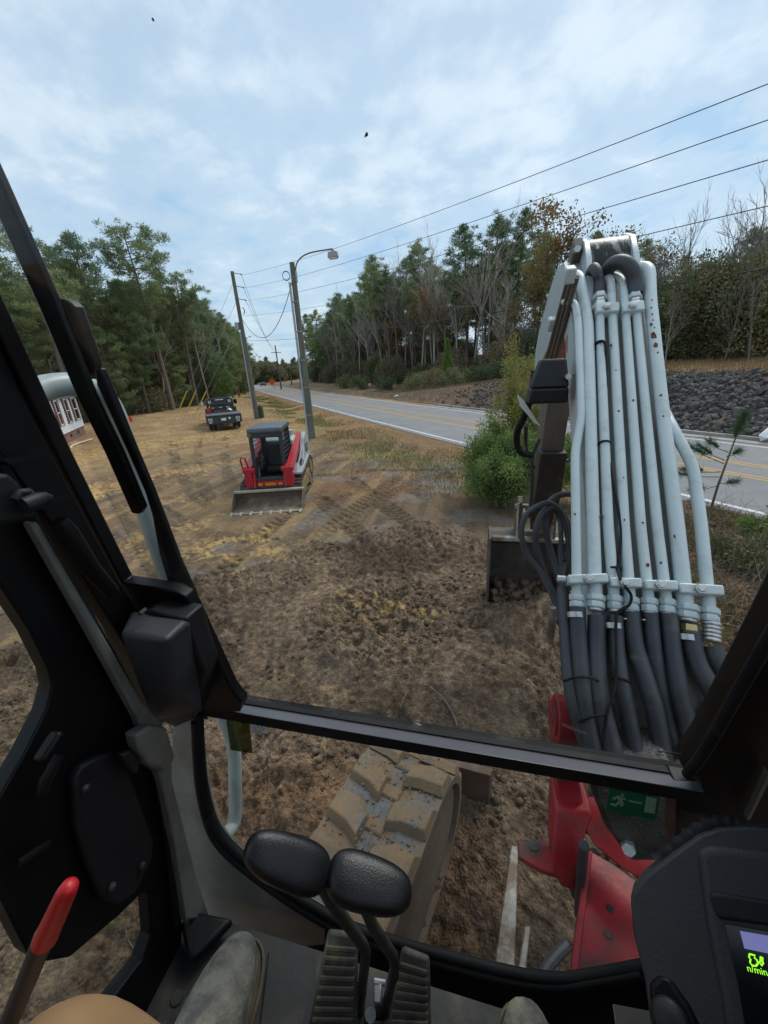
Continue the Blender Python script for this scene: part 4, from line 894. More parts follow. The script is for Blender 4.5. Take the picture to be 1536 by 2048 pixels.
cm = np_mesh('needles', V, F); setmat(cm, 'sapling_needle'); link('crown', cm, t); tk = fix(mb.mesh('trunk'), 60); setmat(tk, 'bark_pine'); link('trunk', tk, t)
# ---- stuff: grass, leaf litter, twigs
def scatter_grass(name, pts, hgt, wid, mat_, label, seed):
    rng = np.random.default_rng(seed); pts = np.asarray(pts); n = len(pts); z = macro(pts[:, 0], pts[:, 1])[0]
    D = np.stack([rng.normal(size=n)*.35, rng.normal(size=n)*.35, np.ones(n)], 1); D /= np.linalg.norm(D, axis=1)[:, None]
    V, F = leaf_tris(np.stack([pts[:, 0], pts[:, 1], z], 1), D, hgt*rng.uniform(.4, 1.2, n), wid, rng)
    o = obj(name, np_mesh(name, V, F), mat_); return tag(o, label, 'grass', kind='stuff')
rg = np.random.default_rng(31); P = []
while len(P) < 26000:
    s = S0+rg.uniform(4, 75)**1.0; o = -rg.normal(3.3, 1.2); q = road_pt(s, o); x_, y_ = q
    if vnoise(np.array([x_*.6]), np.array([y_*.6]), 3)[0] > .36: P.append(q)
scatter_grass('ditch_grass', P, .15, .022, 'ditch_grass', 'green and straw grass in the roadside ditch', 1)
P = [road_pt(S0+rg.uniform(-8, 75), FARE+rg.uniform(5.8, 17)) for i in range(26000)]
scatter_grass('dry_grass', P, .34, .045, 'dry_grass', 'dry tan grass on top of the bank across the road', 2)
P = [road_pt(S0+rg.uniform(14, 50), FARE+rg.uniform(1.2, 7)) for i in range(9000)]
scatter_grass('bank_scrub', P, .30, .03, 'brush_brown', 'brown dry scrub on the low bank across the road', 5)
P = [(rg.uniform(2.0, 6.2), rg.uniform(2.0, 10)) for i in range(30000)]; P = np.array(P); P = P[road_sd(P[:, 0], P[:, 1])[1] < -.5]; k = fbm(P[:, 0], P[:, 1], .9, 3, 8) > .44; P = P[k]
scatter_grass('verge_grass', P, .22, .010, 'ditch_grass', 'thin green and straw weeds right of the boom', 3)
n = 9000; X = rg.uniform(2.0, 6.4, n); Y = rg.uniform(1.5, 10.2, n); k = road_sd(X, Y)[1] < -.3; X, Y = X[k], Y[k]; n = len(X); D = rg.normal(size=(n, 3))*np.array([1, 1, .35]); D /= np.linalg.norm(D, axis=1)[:, None]
V, F = leaf_diam(np.stack([X, Y, macro(X, Y)[0]+.02+.05*rg.random(n)], 1), D, rg.uniform(.05, .11, n), rg.uniform(.02, .05, n), rg)
o = obj('leaf_litter', np_mesh('leaf_litter', V, F), 'leaf_litter'); tag(o, 'brown fallen leaves on the ground right of the boom', 'leaves', kind='stuff')
mb = MB()
for i in range(900):
    x_, y_ = rg.uniform(2.2, 6.3), rg.uniform(2.4, 9.6)
    if road_sd(np.array([x_]), np.array([y_]))[1][0] > -.5: continue
    z_ = gnd(x_, y_); a = rg.uniform(0, 6.3); ln = rg.uniform(.25, .8); el = rg.uniform(-.05, .9); p0 = np.array([x_, y_, z_+.02]); d = np.array([cos(a)*cos(el), sin(a)*cos(el), sin(el)])
    p1 = p0+d*ln*.5+rg.normal(size=3)*.05; p2 = p0+d*ln+rg.normal(size=3)*.09; mb.tube([p0, p1, p2], [.006, .004, .002], 3, cap=False)
    for j in range(3):
        b = p0+(p2-p0)*rg.uniform(.3, .9); mb.tube([b, b+rg.normal(size=3)*.12+np.array([0, 0, .05])], [.003, .001], 3, cap=False)
o = obj('brush_twigs', mb, 'twig'); tag(o, 'tangle of thin leafless brush twigs right of the boom', 'brush', kind='stuff')
mb = MB()
for i in range(260):
    a = rg.uniform(-1.2, .35); r_ = rg.uniform(2.0, 9); p0 = np.array([sin(a)*r_, cos(a)*r_, 0]); p0[2] = surf(p0[0:1], p0[1:2])[0]+.012; b = rg.uniform(0, 6.3); ln = rg.uniform(.05, .16)*(2 if i % 9 == 0 else 1)
    p2 = p0+np.array([cos(b)*ln, sin(b)*ln, rg.uniform(-.01, .05)]); mb.tube([p0, (p0+p2)/2+rg.normal(size=3)*.015, p2], [.003, .0025, .0012], 3, cap=False)
o = obj('root_bits', mb, 'twig'); tag(o, 'bits of root and straw strewn on the dug soil', 'debris', kind='stuff')
for (pp, lb) in ((((1345, 1175), (1420, 1190), (1480, 1215), (1530, 1235)), 'long fallen dead branch lying in the brush right of the boom'),):
    P = [gz(a, b, .25) for a, b in pp]; mb = MB().tube(spline(P, 4), [.022-.0011*i for i in range(13)], 6)
    tag(obj('fallen_branch', mb, 'twig'), lb, 'branch')
for (pp, lb) in ((((860, 1365), (885, 1385), (905, 1410), (915, 1432)), 'bent pale root sticking out of the soil left of the red post'), (((800, 1390), (808, 1378), (815, 1368)), 'short broken stick in the soil in front of the track')):
    P = [gz(a, b, .62) for a, b in pp]; P = [np.array([q[0], q[1], max(surf(q[0:1], q[1:2])[0]+.02, 0)]) for q in P]
    tag(obj('root', MB().tube(spline(P, 4), .009, 6), 'twig'), lb, 'root')
# ================================================================== POLES, WIRES, HOUSE, VEHICLES
def frame_at(p, heading):      # heading: unit 2-D vector of local +Y
    return atan2(-heading[0], heading[1])
# ---- utility poles
PA = gz(515, 836, 0); PB = gz(625, 876, 0)
def topz(base, px, py):
    d = ray(px, py); return H + d[2]*np.hypot(base[0], base[1])/np.hypot(d[0], d[1])
HA, HB = topz(PA, 463, 543), topz(PB, 588, 525)
wd = (PB-PA)[:2]; wd = wd/np.hypot(*wd)                 # run of the line, towards the viewer's right
tA = thing('utility_pole', 'tall weathered utility pole with conduit standing right of the black truck', 'pole', PA)
obj('pole', MB().tube([PA+np.array([0, 0, -.3]), PA+np.array([-.02, .02, HA*.5]), PA+np.array([-.05, -.03, HA])], [.19, .165, .13], 14), 'pole_wood', tA)
sd = -_rt                                              # side of the pole that faces left in the photo
obj('conduit', MB().tube([PA+sd*.20+np.array([0, -.1, 0]), PA+sd*.17+np.array([0, -.1, HA*.62])], .055, 10), 'conduit', tA)
obj('junction_box', MB().box(PA+sd*.30+np.array([0, -.1, HA*.655]), (.34, .3, .55)), 'galv', tA, bevel=.02)
ins = []
for i, (px, py) in enumerate(((484, 551), (487, 577), (490, 602))):
    z_ = topz(PA, px, py); e_ = PA+_rt*.62; e_ = np.array([e_[0], e_[1], z_]); b_ = np.array([PA[0], PA[1], z_+.18])
    br = obj('bracket', MB().tube([b_, b_*.4+e_*.6+np.array([0, 0, .02]), e_+np.array([0, 0, .05])], .03, 6), 'galv', tA)
    obj('insulator', MB().tube([e_+np.array([0, 0, -.02]), e_+np.array([0, 0, .04]), e_+np.array([0, 0, .10])], [.05, .075, .04], 8), 'galv', tA); ins.append(e_)
z_ = topz(PA, 485, 622); obj('cutout', MB().tube([PA+_rt*.30+np.array([0, 0, z_-PA[2]+.25]), PA+_rt*.42+np.array([0, 0, z_-PA[2]]), PA+_rt*.30+np.array([0, 0, z_-PA[2]-.25])], .035, 6), 'wire', tA)
p = gz(524, 835, 0); tag(obj('utility_pedestal', MB().frust((p[0], p[1], 0), (.34, .34), (p[0], p[1], .95), (.30, .30)).frust((p[0], p[1], .95), (.36, .36), (p[0], p[1], 1.05), (.2, .2)), 'utility_green', bevel=.02), 'green utility pedestal box at the foot of the utility pole', 'utility box')
tB = thing('street_lamp', 'weathered wooden lamp pole with curved arm behind the red track loader', 'street lamp', PB)
obj('pole', MB().tube([PB+np.array([0, 0, -.3]), PB+np.array([.02, 0, HB*.5]), PB+np.array([.03, .02, HB])], [.185, .155, .125], 14), 'pole_wood', tB)
obj('conduit', MB().tube([PB+sd*.185+np.array([0, -.10, 0]), PB+sd*.15+np.array([0, -.1, HB*.90])], .055, 10), 'conduit', tB)
for k in (.15, .32, .48, .64, .80): obj('strap', MB().tube([PB+np.array([0, 0, HB*k-.025]), PB+np.array([0, 0, HB*k+.025])], .20-.05*k, 14), 'galv', tB)
za = topz(PB, 655, 502); LE = PB+_rt*2.05; LE = np.array([LE[0], LE[1], za])
A0 = np.array([PB[0], PB[1], HB-.55])+_rt*.12
arm = spline([A0, A0+_rt*.18+np.array([0, 0, .55]), A0+_rt*.75+np.array([0, 0, .88]), LE+np.array([0, 0, .02])], 6)
obj('lamp_arm', MB().tube(arm, .032, 8), 'lamp_brown', tB)
lh = obj('lamp_head', MB().frust(LE+np.array([0, 0, -.34]), (.50, .26), LE+np.array([0, 0, -.10]), (.44, .22)).frust(LE+np.array([0, 0, -.10]), (.2, .14), LE+np.array([0, 0, .02]), (.1, .08)), 'galv', tB, bevel=.015)
obj('lens', MB().frust(LE+np.array([0, 0, -.40]), (.40, .20), LE+np.array([0, 0, -.345]), (.46, .23)), 'lamp_clear', lh, bevel=.01)
obj('clamp', MB().box(A0+np.array([0, 0, -.05]), (.16, .12, .5)), 'galv', tB, bevel=.01)
cz = topz(PB, 578, 552); cc_ = PB+sd*.32; obj('cable_coil', MB().tube([np.array([cc_[0]+.18*cos(a)*_rt[0], cc_[1]+.18*cos(a)*_rt[1], cz+.2*sin(a)+.02*a/6]) for a in np.linspace(0, 12.6, 30)], .012, 5), 'wire', tB)
def far_pole(px, pyb, pyt, dep, arms, lb):
    d = ray(px, pyb); d = d/np.hypot(d[0], d[1]); b = np.array([d[0]*dep, d[1]*dep, 0.0]); zt = topz(b, px-8, pyt)
    t = thing('utility_pole', lb, 'pole', b); obj('pole', MB().tube([b, b+np.array([0, 0, zt])], [.20, .14], 8), 'pole_wood', t)
    if arms: obj('crossarm', MB().box(b+np.array([0, 0, zt-1.7])+_rt*.0, (2.4, .12, .14), Matrix.Rotation(YAW+.35, 3, 'Z')), 'pole_wood', t)
    return b, zt
fpb, fpz = far_pole(561, 766, 690, 105, True, 'distant utility pole with a crossarm over the road bend')
far_pole(570, 764, 716, 165, False, 'thin distant pole right of the crossarm pole')
far_pole(601, 764, 718, 92, False, 'pale distant pole at the edge of the wood across the road')
far_pole(583, 764, 738, 120, False, 'short pale pole between the crossarm pole and the wood')
# ---- wires
def wire(lb, P, r, grp=None, name='power_line'):
    return tag(obj(name, MB().tube(P, r, 5, cap=False), 'wire'), lb, 'wire', grp)
def sagged(a, b, sag, n=18):
    a = np.array(a, float); b = np.array(b, float); return [a+(b-a)*t-np.array([0, 0, sag*4*t*(1-t)]) for t in np.linspace(0, 1, n)]
def along(start, px, py, lb, r, sag=.25):
    # vertical plane through the pole row, cut by the line of sight
    d = ray(px, py); nrm = np.array([-wd[1], wd[0]]); q = start[:2]@nrm; t = q/(d[:2]@nrm); B_ = EYE+d*t; e_ = start+(B_-start)*1.55
    mid = sagged(start, B_, 0, 4); return wire(lb, sagged(start, B_, sag)+[e_], r, 'overhead wires to the right')
along(ins[0], 1536, 168, 'topmost overhead wire rising to the right edge of the sky', .0065)
along(ins[1], 1536, 240, 'second overhead wire from the top across the sky', .0065)
along(ins[2], 1536, 320, 'third overhead wire from the top across the sky', .0065)
s4 = np.array([PA[0], PA[1], topz(PA, 487, 632)])+_rt*.15; along(s4, 1536, 412, 'fourth overhead wire passing behind the boom head', .006)
s5 = np.array([PA[0], PA[1], topz(PA, 495, 681)])+_rt*.15; along(s5, 1536, 537, 'lowest thick overhead cable crossing behind the boom', .009)
ft = fpb+np.array([0, 0, fpz])
for i, (a, dz, dx, lb) in enumerate(((ins[0], -.1, -.9, 'upper wire from the near pole to the distant crossarm pole'), (ins[1], -1.6, 0, 'middle wire from the near pole to the distant crossarm pole'), (ins[2], -1.7, .9, 'lower wire from the near pole to the distant crossarm pole'), (s5, -4.5, 0, 'sagging cable from the near pole to the distant crossarm pole'))):
    wire(lb, sagged(a, ft+np.array([0, 0, dz])+_rt*dx, 1.2+.5*(i == 3)), .013, 'wires to the distant pole')
c0 = np.array([PB[0], PB[1], topz(PB, 582, 556)]); wire('slack drooping cable between the lamp pole and the utility pole', sagged(c0, np.array([PA[0], PA[1], topz(PA, 487, 632)]), 2.1, 22), .018)
# ---- guy wires with yellow guards
for i, (gpx, tpy, lb) in enumerate(((( 346, 848), 560, 'leftmost guy wire with a yellow guard staked left of the truck'), ((362, 849), 598, 'second guy wire from the left with a yellow guard'), ((380, 850), 640, 'third guy wire from the left with a yellow guard'), ((395, 838), 668, 'rightmost guy wire running down behind the truck'))):
    g = gz(*gpx, 0); a = np.array([PA[0], PA[1], min(HA-.2, topz(PA, 470, tpy))]); t = thing('guy_wire', lb, 'guy wire', g, 0, 'guy wires of the utility pole'); u = (a-g)/np.linalg.norm(a-g)
    obj('wire', MB().tube([g, a], .011, 5, cap=False), 'galv', t)
    if i < 3: obj('guard', MB().tube([g+u*1.2, g+u*3.1], .045, 8), 'guard_yellow', t)
# ---- house behind the pillar
hr = gz(174, 866, 0); hl = gz(134, 888, 0); u = (hl-hr)[:2]; u = u/np.hypot(*u); wv = np.array([u[1], -u[0]])        # u runs along the wall towards the viewer's left
if wv@(-hr[:2]) > 0: wv = -wv                                                                                          # wv points into the house
LW_, DW = 13.0, 7.5; zb, zt_ = .62, 3.05
hs = thing('house', 'white-sided single-storey house with dark red shutters behind the cab pillar', 'house', hr)
def hp(a, b, z): return np.array([hr[0]+u[0]*a+wv[0]*b, hr[1]+u[1]*a+wv[1]*b, z])
def hbox(a0, a1, b0, b1, z0, z1):
    return [hp(a0, b0, z0), hp(a1, b0, z0), hp(a1, b1, z0), hp(a0, b1, z0)], (0, 0, z1-z0)
def hb_(mb, *a): return mb.prism(*hbox(*a))
wall = obj('wall', hb_(MB(), 0.03, LW_, .05, DW, zb, zt_), 'siding', hs)
nb_ = 17; hgt = (zt_-zb)/nb_
for i in range(nb_):
    z0 = zb+i*hgt; mb = MB().add([hp(0, .049, z0+hgt-.004), hp(LW_, .049, z0+hgt-.004), hp(LW_, .0, z0), hp(0, .0, z0), hp(0, .049, z0), hp(LW_, .049, z0)], [(0, 1, 2, 3), (3, 2, 5, 4), (0, 3, 4), (1, 5, 2)])
    obj('siding_board', mb, 'siding', wall)
sk_ = obj('skirting', hb_(MB(), .04, LW_, .08, DW, -.1, zb), 'mortar', hs)
for r_ in range(8):
    for c in range(36):
        a0 = .05+c*.22+(.11 if r_ % 2 else 0)
        obj('brick', hb_(MB(), a0, a0+.205, .055, .10, r_*.078, r_*.078+.066), 'skirt_brick', sk_)
for a in (2.0, 4.2, 6.4): obj('vent', hb_(MB(), a, a+.4, .03, .12, .25, .45), 'black_paint', hs)
for (a0, w_, sw) in ((.9, .95, .32), (3.3, .62, .3), (5.6, .62, .3), (8, .62, .3), (10.4, .95, .32)):
    wn_ = obj('window', hb_(MB(), a0, a0+w_, -.05, .06, 1.15, 2.72), 'trim_white', hs, bevel=.01); obj('pane', hb_(MB(), a0+.07, a0+w_-.07, -.056, -.04, 1.24, 2.64), 'dark_glass' if False else 'screen_black', wn_)
    obj('glazing_bar', hb_(MB(), a0+.07, a0+w_-.07, -.07, -.057, 1.91, 1.97), 'trim_white', wn_)
    for q in (a0-sw-.03, a0+w_+.03):
        sh = obj('shutter', hb_(MB(), q, q+sw, -.035, .03, 1.12, 2.74), 'shutter', hs)
rf = MB(); ov = .35
rf.add([hp(-ov, -ov, zt_), hp(LW_+ov, -ov, zt_), hp(LW_+ov, DW/2, zt_+1.25), hp(-ov, DW/2, zt_+1.25), hp(-ov, DW+ov, zt_), hp(LW_+ov, DW+ov, zt_), hp(-ov, -ov, zt_+.14), hp(LW_+ov, -ov, zt_+.14), hp(LW_+ov, DW/2, zt_+1.4), hp(-ov, DW/2, zt_+1.4), hp(-ov, DW+ov, zt_+.14), hp(LW_+ov, DW+ov, zt_+.14)],
       [(6, 7, 8, 9), (9, 8, 11, 10), (0, 1, 7, 6), (4, 10, 11, 5), (0, 3, 2, 1), (3, 4, 5, 2), (0, 6, 9, 3), (3, 9, 10, 4), (1, 2, 8, 7), (2, 5, 11, 8)])
obj('roof', rf, 'roof_shingle', hs); gbl = MB().prism([hp(0, 0.02, zt_), hp(0, DW, zt_), hp(0, DW/2, zt_+1.2)], tuple(np.append(u*.1, 0))); obj('gable', gbl, 'trim_white', hs)
st_ = thing('porch_steps', 'dark wooden porch steps with railing at the house corner', 'steps', hp(-.6, 1.2, 0))
for i in range(3): obj('step', MB().prism([hp(-.3-.3*i, .6, .5-.2*i), hp(-.6-.3*i, .6, .5-.2*i), hp(-.6-.3*i, 1.8, .5-.2*i), hp(-.3-.3*i, 1.8, .5-.2*i)], (0, 0, .06)), 'steel_black', st_)
for b in (.55, 1.85):
    obj('railing', MB().tube([hp(-.2, b, 1.5), hp(-1.1, b, 1.0)], .03, 6).tube([hp(-.2, b, 0), hp(-.2, b, 1.5)], .035, 6).tube([hp(-1.1, b, 0), hp(-1.1, b, 1.0)], .035, 6), 'steel_black', st_)
pv = [gz(a, b, .05) for a, b in ((142, 897), (145, 891), (165, 884), (184, 878))]; tag(obj('pvc_pipe', MB().tube(spline(pv, 4), .05, 8), 'pvc'), 'bent cream plastic pipe lying on the ground before the house', 'pipe')
# ---- heap of orange barrier netting by the trees
oc = gz(241, 846, 0); bm = bmesh.new(); bmesh.ops.create_icosphere(bm, subdivisions=3, radius=1)
for v in bm.verts:
    k = 1+.35*(vnoise(np.array([v.co.x*2.5+9]), np.array([v.co.y*2.5+v.co.z*3]), 4)[0]-.5)*2; v.co = Vector((v.co.x*1.2*k, v.co.y*.8*k, max(-.05, v.co.z*.62*k)))
me = bpy.data.meshes.new('tarp_heap'); bm.to_mesh(me); bm.free(); o = obj('tarp_heap', me, 'tarp_orange'); o.location = oc; tag(o, 'crumpled heap of bright orange tarp by the left trees', 'tarp')
# ---- road work sign, far car, far white barrier, small signs
d = ray(546, 775); d = d/np.hypot(d[0], d[1])*118; sg = np.array([d[0], d[1], 0]); hd = -d[:2]/np.hypot(*d[:2]); sx = np.array([-hd[1], hd[0], 0])
t = thing('road_sign', 'bright orange diamond road work sign beside the distant road', 'road sign', sg); c = sg+np.array([0, 0, 1.75]); ff = np.array([hd[0], hd[1], 0])
obj('panel', MB().prism([c+sx*.0+np.array([0, 0, 1.0]), c+sx*1.0, c-np.array([0, 0, 1.0]), c-sx*1.0], -ff*.04), 'sign_orange', t)
for k in (-.4, .4): obj('leg', MB().tube([sg+sx*k-ff*.08, c-ff*.08-np.array([0, 0, .3])], .035, 6), 'galv', t)
d = ray(560, 772); d = d/np.hypot(d[0], d[1])*112; b = np.array([d[0], d[1], .0]); t = thing('barrier', 'low white barrier at the roadside behind the orange sign', 'barrier', b)
obj('rail', MB().box(b+sx*.2+np.array([0, 0, .75]), (4.2, .12, .3), Matrix.Rotation(atan2(sx[1], sx[0]), 3, 'Z')), 'white_paint', t)
for k in (-1.7, 0, 1.9): obj('post', MB().box(b+sx*k+np.array([0, 0, .3]), (.12, .12, .6)), 'white_paint', t)
def car(name, label, px, py, colr, dark=False):
    p = gz(px, py, 0.0); s_, o_ = road_sd(p[0:1], p[1:2]); q = road_pt(float(s_[0])+1, 0)-road_pt(float(s_[0])-1, 0); hd_ = q/np.hypot(*q); rz = frame_at(p, hd_); R = Matrix.Rotation(rz, 3, 'Z')
    t = thing(name, label, 'car', (p[0], p[1], 0), rz); L = lambda x, y, z: np.array(R@Vector((x, y, z)))+np.array([p[0], p[1], 0])
    def pr(prof, x0, x1): return MB().prism([L(x0, y, z) for y, z in prof], tuple(np.array(R@Vector((x1-x0, 0, 0)))))
    obj('body', pr(((0, .35), (0, .85), (.3, .95), (4.2, .90), (4.5, .7), (4.5, .3), (.2, .28)), -.88, .88), colr, t, bevel=.05)
    cb_ = obj('cabin', pr(((.35, .93), (.95, 1.42), (2.4, 1.45), (3.2, .93)), -.72, .72), colr, t, bevel=.06)
    obj('rear_window', MB().add([L(-.62, .42, .98), L(.62, .42, .98), L(.54, .90, 1.36), L(-.54, .90, 1.36)], [(0, 1, 2, 3)]), 'lamp_clear', cb_)
    for x in (-.7, .7): obj('tail_light', MB().box(L(x, .02, .78), (.3, .08, .14), R), 'tail_red', t)
    for x in (-.8, .8):
        for y in (.85, 3.6): obj('wheel', MB().cyl(L(x-.1, y, .32), L(x+.1, y, .32), .32, 14), 'tyre', t)
car('car', 'dark car driving away on the distant road', 528, 772, 'car_black')
for (px, py, z_, dep, w_, h_, lb) in ((739, 769, 0, 70, .5, .4, 'small white sign at the wood edge across the road'), (788, 772, 0, 62, .45, .5, 'small pale marker board right of the white sign')):
    d = ray(px, py); dd = np.hypot(d[0], d[1]); P = EYE+d*(dep/dd); g = gnd(P[0], P[1]); t = thing('yard_sign', lb, 'sign', (P[0], P[1], g)); obj('post', MB().box((P[0], P[1], (g+P[2])/2), (.06, .06, max(.1, P[2]-g))), 'galv', t)
    obj('panel', MB().box((P[0], P[1]-.05, P[2]), (w_, .03, h_), Matrix.Rotation(YAW, 3, 'Z')), 'white_paint', t)
p = gz(1530, 868, .3); me = rock_mesh(99); o = obj('white_boulder', me, 'white_paint'); o.location = (p[0]+.25, p[1], .35); o.scale = (1.3, .9, .75); o.rotation_euler = (.2, -.5, .3); tag(o, 'pale white boulder at the right edge on the rocky bank', 'boulder')
p = gz(795, 795, .15); o = obj('white_bag', rock_mesh(98), 'white_paint'); o.location = (p[0], p[1], .3); o.scale = (1.0, .6, .5); tag(o, 'small white litter bag at the foot of the rocky bank by the road', 'bag')

# ---- flatbed truck
wl_, wr_ = gz(424, 862, 0), gz(480, 856, 0); ax_ = (wr_-wl_)[:2]; ax_ = ax_/np.hypot(*ax_); hd_ = np.array([-ax_[1], ax_[0]]); rc = (wl_+wr_)/2; rz = frame_at(rc, hd_); TR = Matrix.Rotation(rz, 3, 'Z')
tk = thing('flatbed_truck', 'black flatbed pickup truck parked near the left trees, seen from behind', 'truck', (rc[0], rc[1], 0), rz)
def T(x, y, z): return np.array(TR@Vector((x, y, z)))+np.array([rc[0], rc[1], 0])
def tbox(x0, x1, y0, y1, z0, z1): return MB().box(T((x0+x1)/2, (y0+y1)/2, (z0+z1)/2), (x1-x0, y1-y0, z1-z0), TR)
def tprof(prof, x0, x1): return MB().prism([T(x0, y, z) for y, z in prof], tuple(np.array(TR@Vector((x1-x0, 0, 0)))))
HWT = 1.16
bed = obj('bed', tbox(-HWT, HWT, -.25, 2.75, .86, 1.02), 'deck_dusty', tk, bevel=.015)
tb = obj('tailboard', tprof(((-.33, .50), (-.27, 1.0), (-.25, 1.0), (-.25, .46)), -HWT, HWT), 'steel_black', tk, bevel=.01)
obj('side_skirt', tbox(HWT-.03, HWT+.01, -.25, 2.75, .62, 1.03), 'steel_black', tk); obj('side_skirt', tbox(-HWT-.01, -HWT+.03, -.25, 2.75, .62, 1.03), 'steel_black', tk)
obj('bed_edge', tbox(-HWT, HWT, -.34, -.24, 1.022, 1.06), 'deck_dusty', tk)
for s in (-1, 1):
    for i in range(3): obj('light_slot', MB().box(T(s*(.80+i*.10), -.335, .78), (.045, .03, .20), TR@Matrix.Rotation(s*.12, 3, 'Y')), 'lamp_clear', tb)
    obj('marker_light', tbox(s*.9-.1, s*.9+.1, -.35, -.325, .56, .62), 'lamp_clear', tb)
pl_ = obj('licence_plate', tbox(-.20, .12, -.345, -.325, .66, .83), 'paper_white', tk); obj('emblem', MB().cyl(T(.36, -.34, .80), T(.36, -.32, .80), .08, 12), 'lamp_clear', tb)
obj('bumper', tbox(-.95, .95, -.32, -.2, .42, .52), 'steel_black', tk, bevel=.02); obj('hitch', tbox(-.12, .12, -.52, -.2, .36, .46), 'steel_dark', tk)
obj('bulkhead', tbox(-HWT+.05, HWT-.05, 2.70, 2.78, 1.02, 1.36), 'steel_black', tk)
rk = MB()
for a, b in (((-.92, 1.3), (-.92, 1.75)), ((-.92, 1.75), (-.74, 2.02)), ((-.74, 2.02), (.74, 2.02)), ((.74, 2.02), (.92, 1.75)), ((.92, 1.75), (.92, 1.3)), ((-.92, 1.38), (.92, 1.38)), ((-.9, 1.6), (.9, 1.6))):
    rk.tube([T(a[0], 2.72, a[1]), T(b[0], 2.72, b[1])], .05, 6)
rkp = obj('headache_rack', rk, 'steel_black', tk)
obj('rack_plate', tbox(-.9, -.5, 2.71, 2.75, 1.4, 1.98), 'steel_black', rkp); obj('rack_plate', tbox(.5, .9, 2.71, 2.75, 1.4, 1.98), 'steel_black', rkp)
for s in (-1, 1):
    for i in range(2): obj('rack_light', tbox(s*.70-.03+i*.12-.06, s*.70+.03+i*.12-.06, 2.67, 2.70, 1.70, 1.90), 'lamp_clear', rkp)
obj('brake_light', tbox(-.28, .28, 2.66, 2.70, 1.90, 1.96), 'lamp_clear', rkp)
for x in (-.55, 0, .5): obj('marker_light', tbox(x-.1, x+.1, 2.66, 2.70, 1.335, 1.385), 'lamp_clear', rkp)
cabp = obj('cab', tprof(((2.9, .55), (2.9, 1.25), (3.02, 1.98), (3.3, 2.04), (4.6, 2.02), (5.3, 1.35), (6.7, 1.28), (6.85, .9), (6.8, .5)), -.98, .98), 'car_black', tk, bevel=.06)
obj('rear_window', MB().add([T(-.62, 2.91, 1.42), T(.62, 2.91, 1.42), T(.55, 2.975, 1.86), T(-.55, 2.975, 1.86)], [(0, 1, 2, 3)]), 'screen_black', cabp)
for s in (-1, 1):
    mm_ = obj('mirror', MB().box(T(s*1.24, 4.7, 1.62), (.24, .14, .36), TR), 'steel_black', tk, bevel=.03); obj('mirror_arm', MB().tube([T(s*.95, 4.75, 1.58), T(s*1.2, 4.72, 1.58)], .025, 6), 'steel_black', mm_)
    obj('mirror_glass', MB().box(T(s*1.24, 4.622, 1.62), (.19, .01, .3), TR), 'lamp_clear' if s < 0 else 'dark_glass', mm_)
    for y, ws in ((.75, (.66, .94)), (5.6, (.80,))):
        for x in ws:
            w_ = obj('wheel', MB().tube([T(s*x-.12, y, .42), T(s*x-.09, y, .42), T(s*x+.09, y, .42), T(s*x+.12, y, .42)], [.36, .42, .42, .36], 20), 'tyre', tk)
            obj('rim', MB().cyl(T(s*x-.125, y, .42), T(s*x+.125, y, .42), .22, 16), 'galv', w_)
j = thing('fuel_can', 'red fuel can standing on the left of the truck bed', 'fuel can', T(-.88, 2.2, 1.02)); obj('body', MB().box(T(-.88, 2.2, 1.20), (.28, .26, .34), TR), 'jug_red', j, bevel=.04); obj('spout', MB().cyl(T(-.80, 2.2, 1.42), T(-.74, 2.2, 1.56), .04, 8), 'guard_yellow', j)
g = T(.55, 2.3, 1.02); o = obj('white_bundle', clod_mesh(3), 'white_paint'); o.location = (g[0], g[1], 1.68-.12); o.scale = (.5, .4, .3); o.location = T(.62, 2.45, 1.17); tag(o, 'white bundle lying against the truck headache rack', 'bundle')
bx_ = T(.1, 2.35, 1.02); t = thing('red_toolbar', 'reddish bars lying across the front of the truck bed', 'bars', bx_); 
for k in range(2): obj('bar', MB().tube([T(-.5, 2.3+.12*k, 1.10+.04*k), T(.4, 2.25+.12*k, 1.10+.04*k)], .03, 6), 'shutter', t)

# ================================================================== COMPACT TRACK LOADER
bl, br_ = gz(463, 1030, 0), gz(605, 1022, 0); ax_ = (br_-bl)[:2]; BW = float(np.hypot(*ax_)); ax_ = ax_/BW; hd_ = np.array([-ax_[1], ax_[0]]); lc = (bl+br_)/2; rz = frame_at(lc, hd_)+radians(1.5); LR = Matrix.Rotation(rz, 3, 'Z')
ld = thing('track_loader', 'red and grey compact track loader with a muddy toothed bucket', 'track loader', (lc[0], lc[1], 0), rz)
GL = 0.03
def Q(x, y, z): return np.array(LR@Vector((x, y, z)))+np.array([lc[0], lc[1], GL])
def qbox(x0, x1, y0, y1, z0, z1): return MB().box(Q((x0+x1)/2, (y0+y1)/2, (z0+z1)/2), (x1-x0, y1-y0, z1-z0), LR)
def qprof(prof, x0, x1): return MB().prism([Q(x0, y, z) for y, z in prof], tuple(np.array(LR@Vector((x1-x0, 0, 0)))))
hw = BW/2
prof = [(0, .0), (.45, .02), (.60, .09), (.66, .21), (.62, .35), (.52, .43)]
shell = MB(); n = len(prof); inn = [(.02, .02), (.44, .045), (.575, .11), (.635, .21), (.597, .34), (.50, .41)]
pts = prof+inn[::-1]
shell.prism([Q(-hw, y, z) for y, z in pts], tuple(np.array(LR@Vector((2*hw, 0, 0)))))
bk = obj('bucket', shell, 'bucket_mud', ld)
for s in (-1, 1): obj('side_plate', qprof(((-.02, 0), (.45, .0), (.62, .09), (.68, .21), (.64, .37), (.52, .46), (.44, .44)), s*hw-.012*(1+s)+.001*s, s*hw+.012*(1-s)+.001*s), 'bucket_mud', bk)
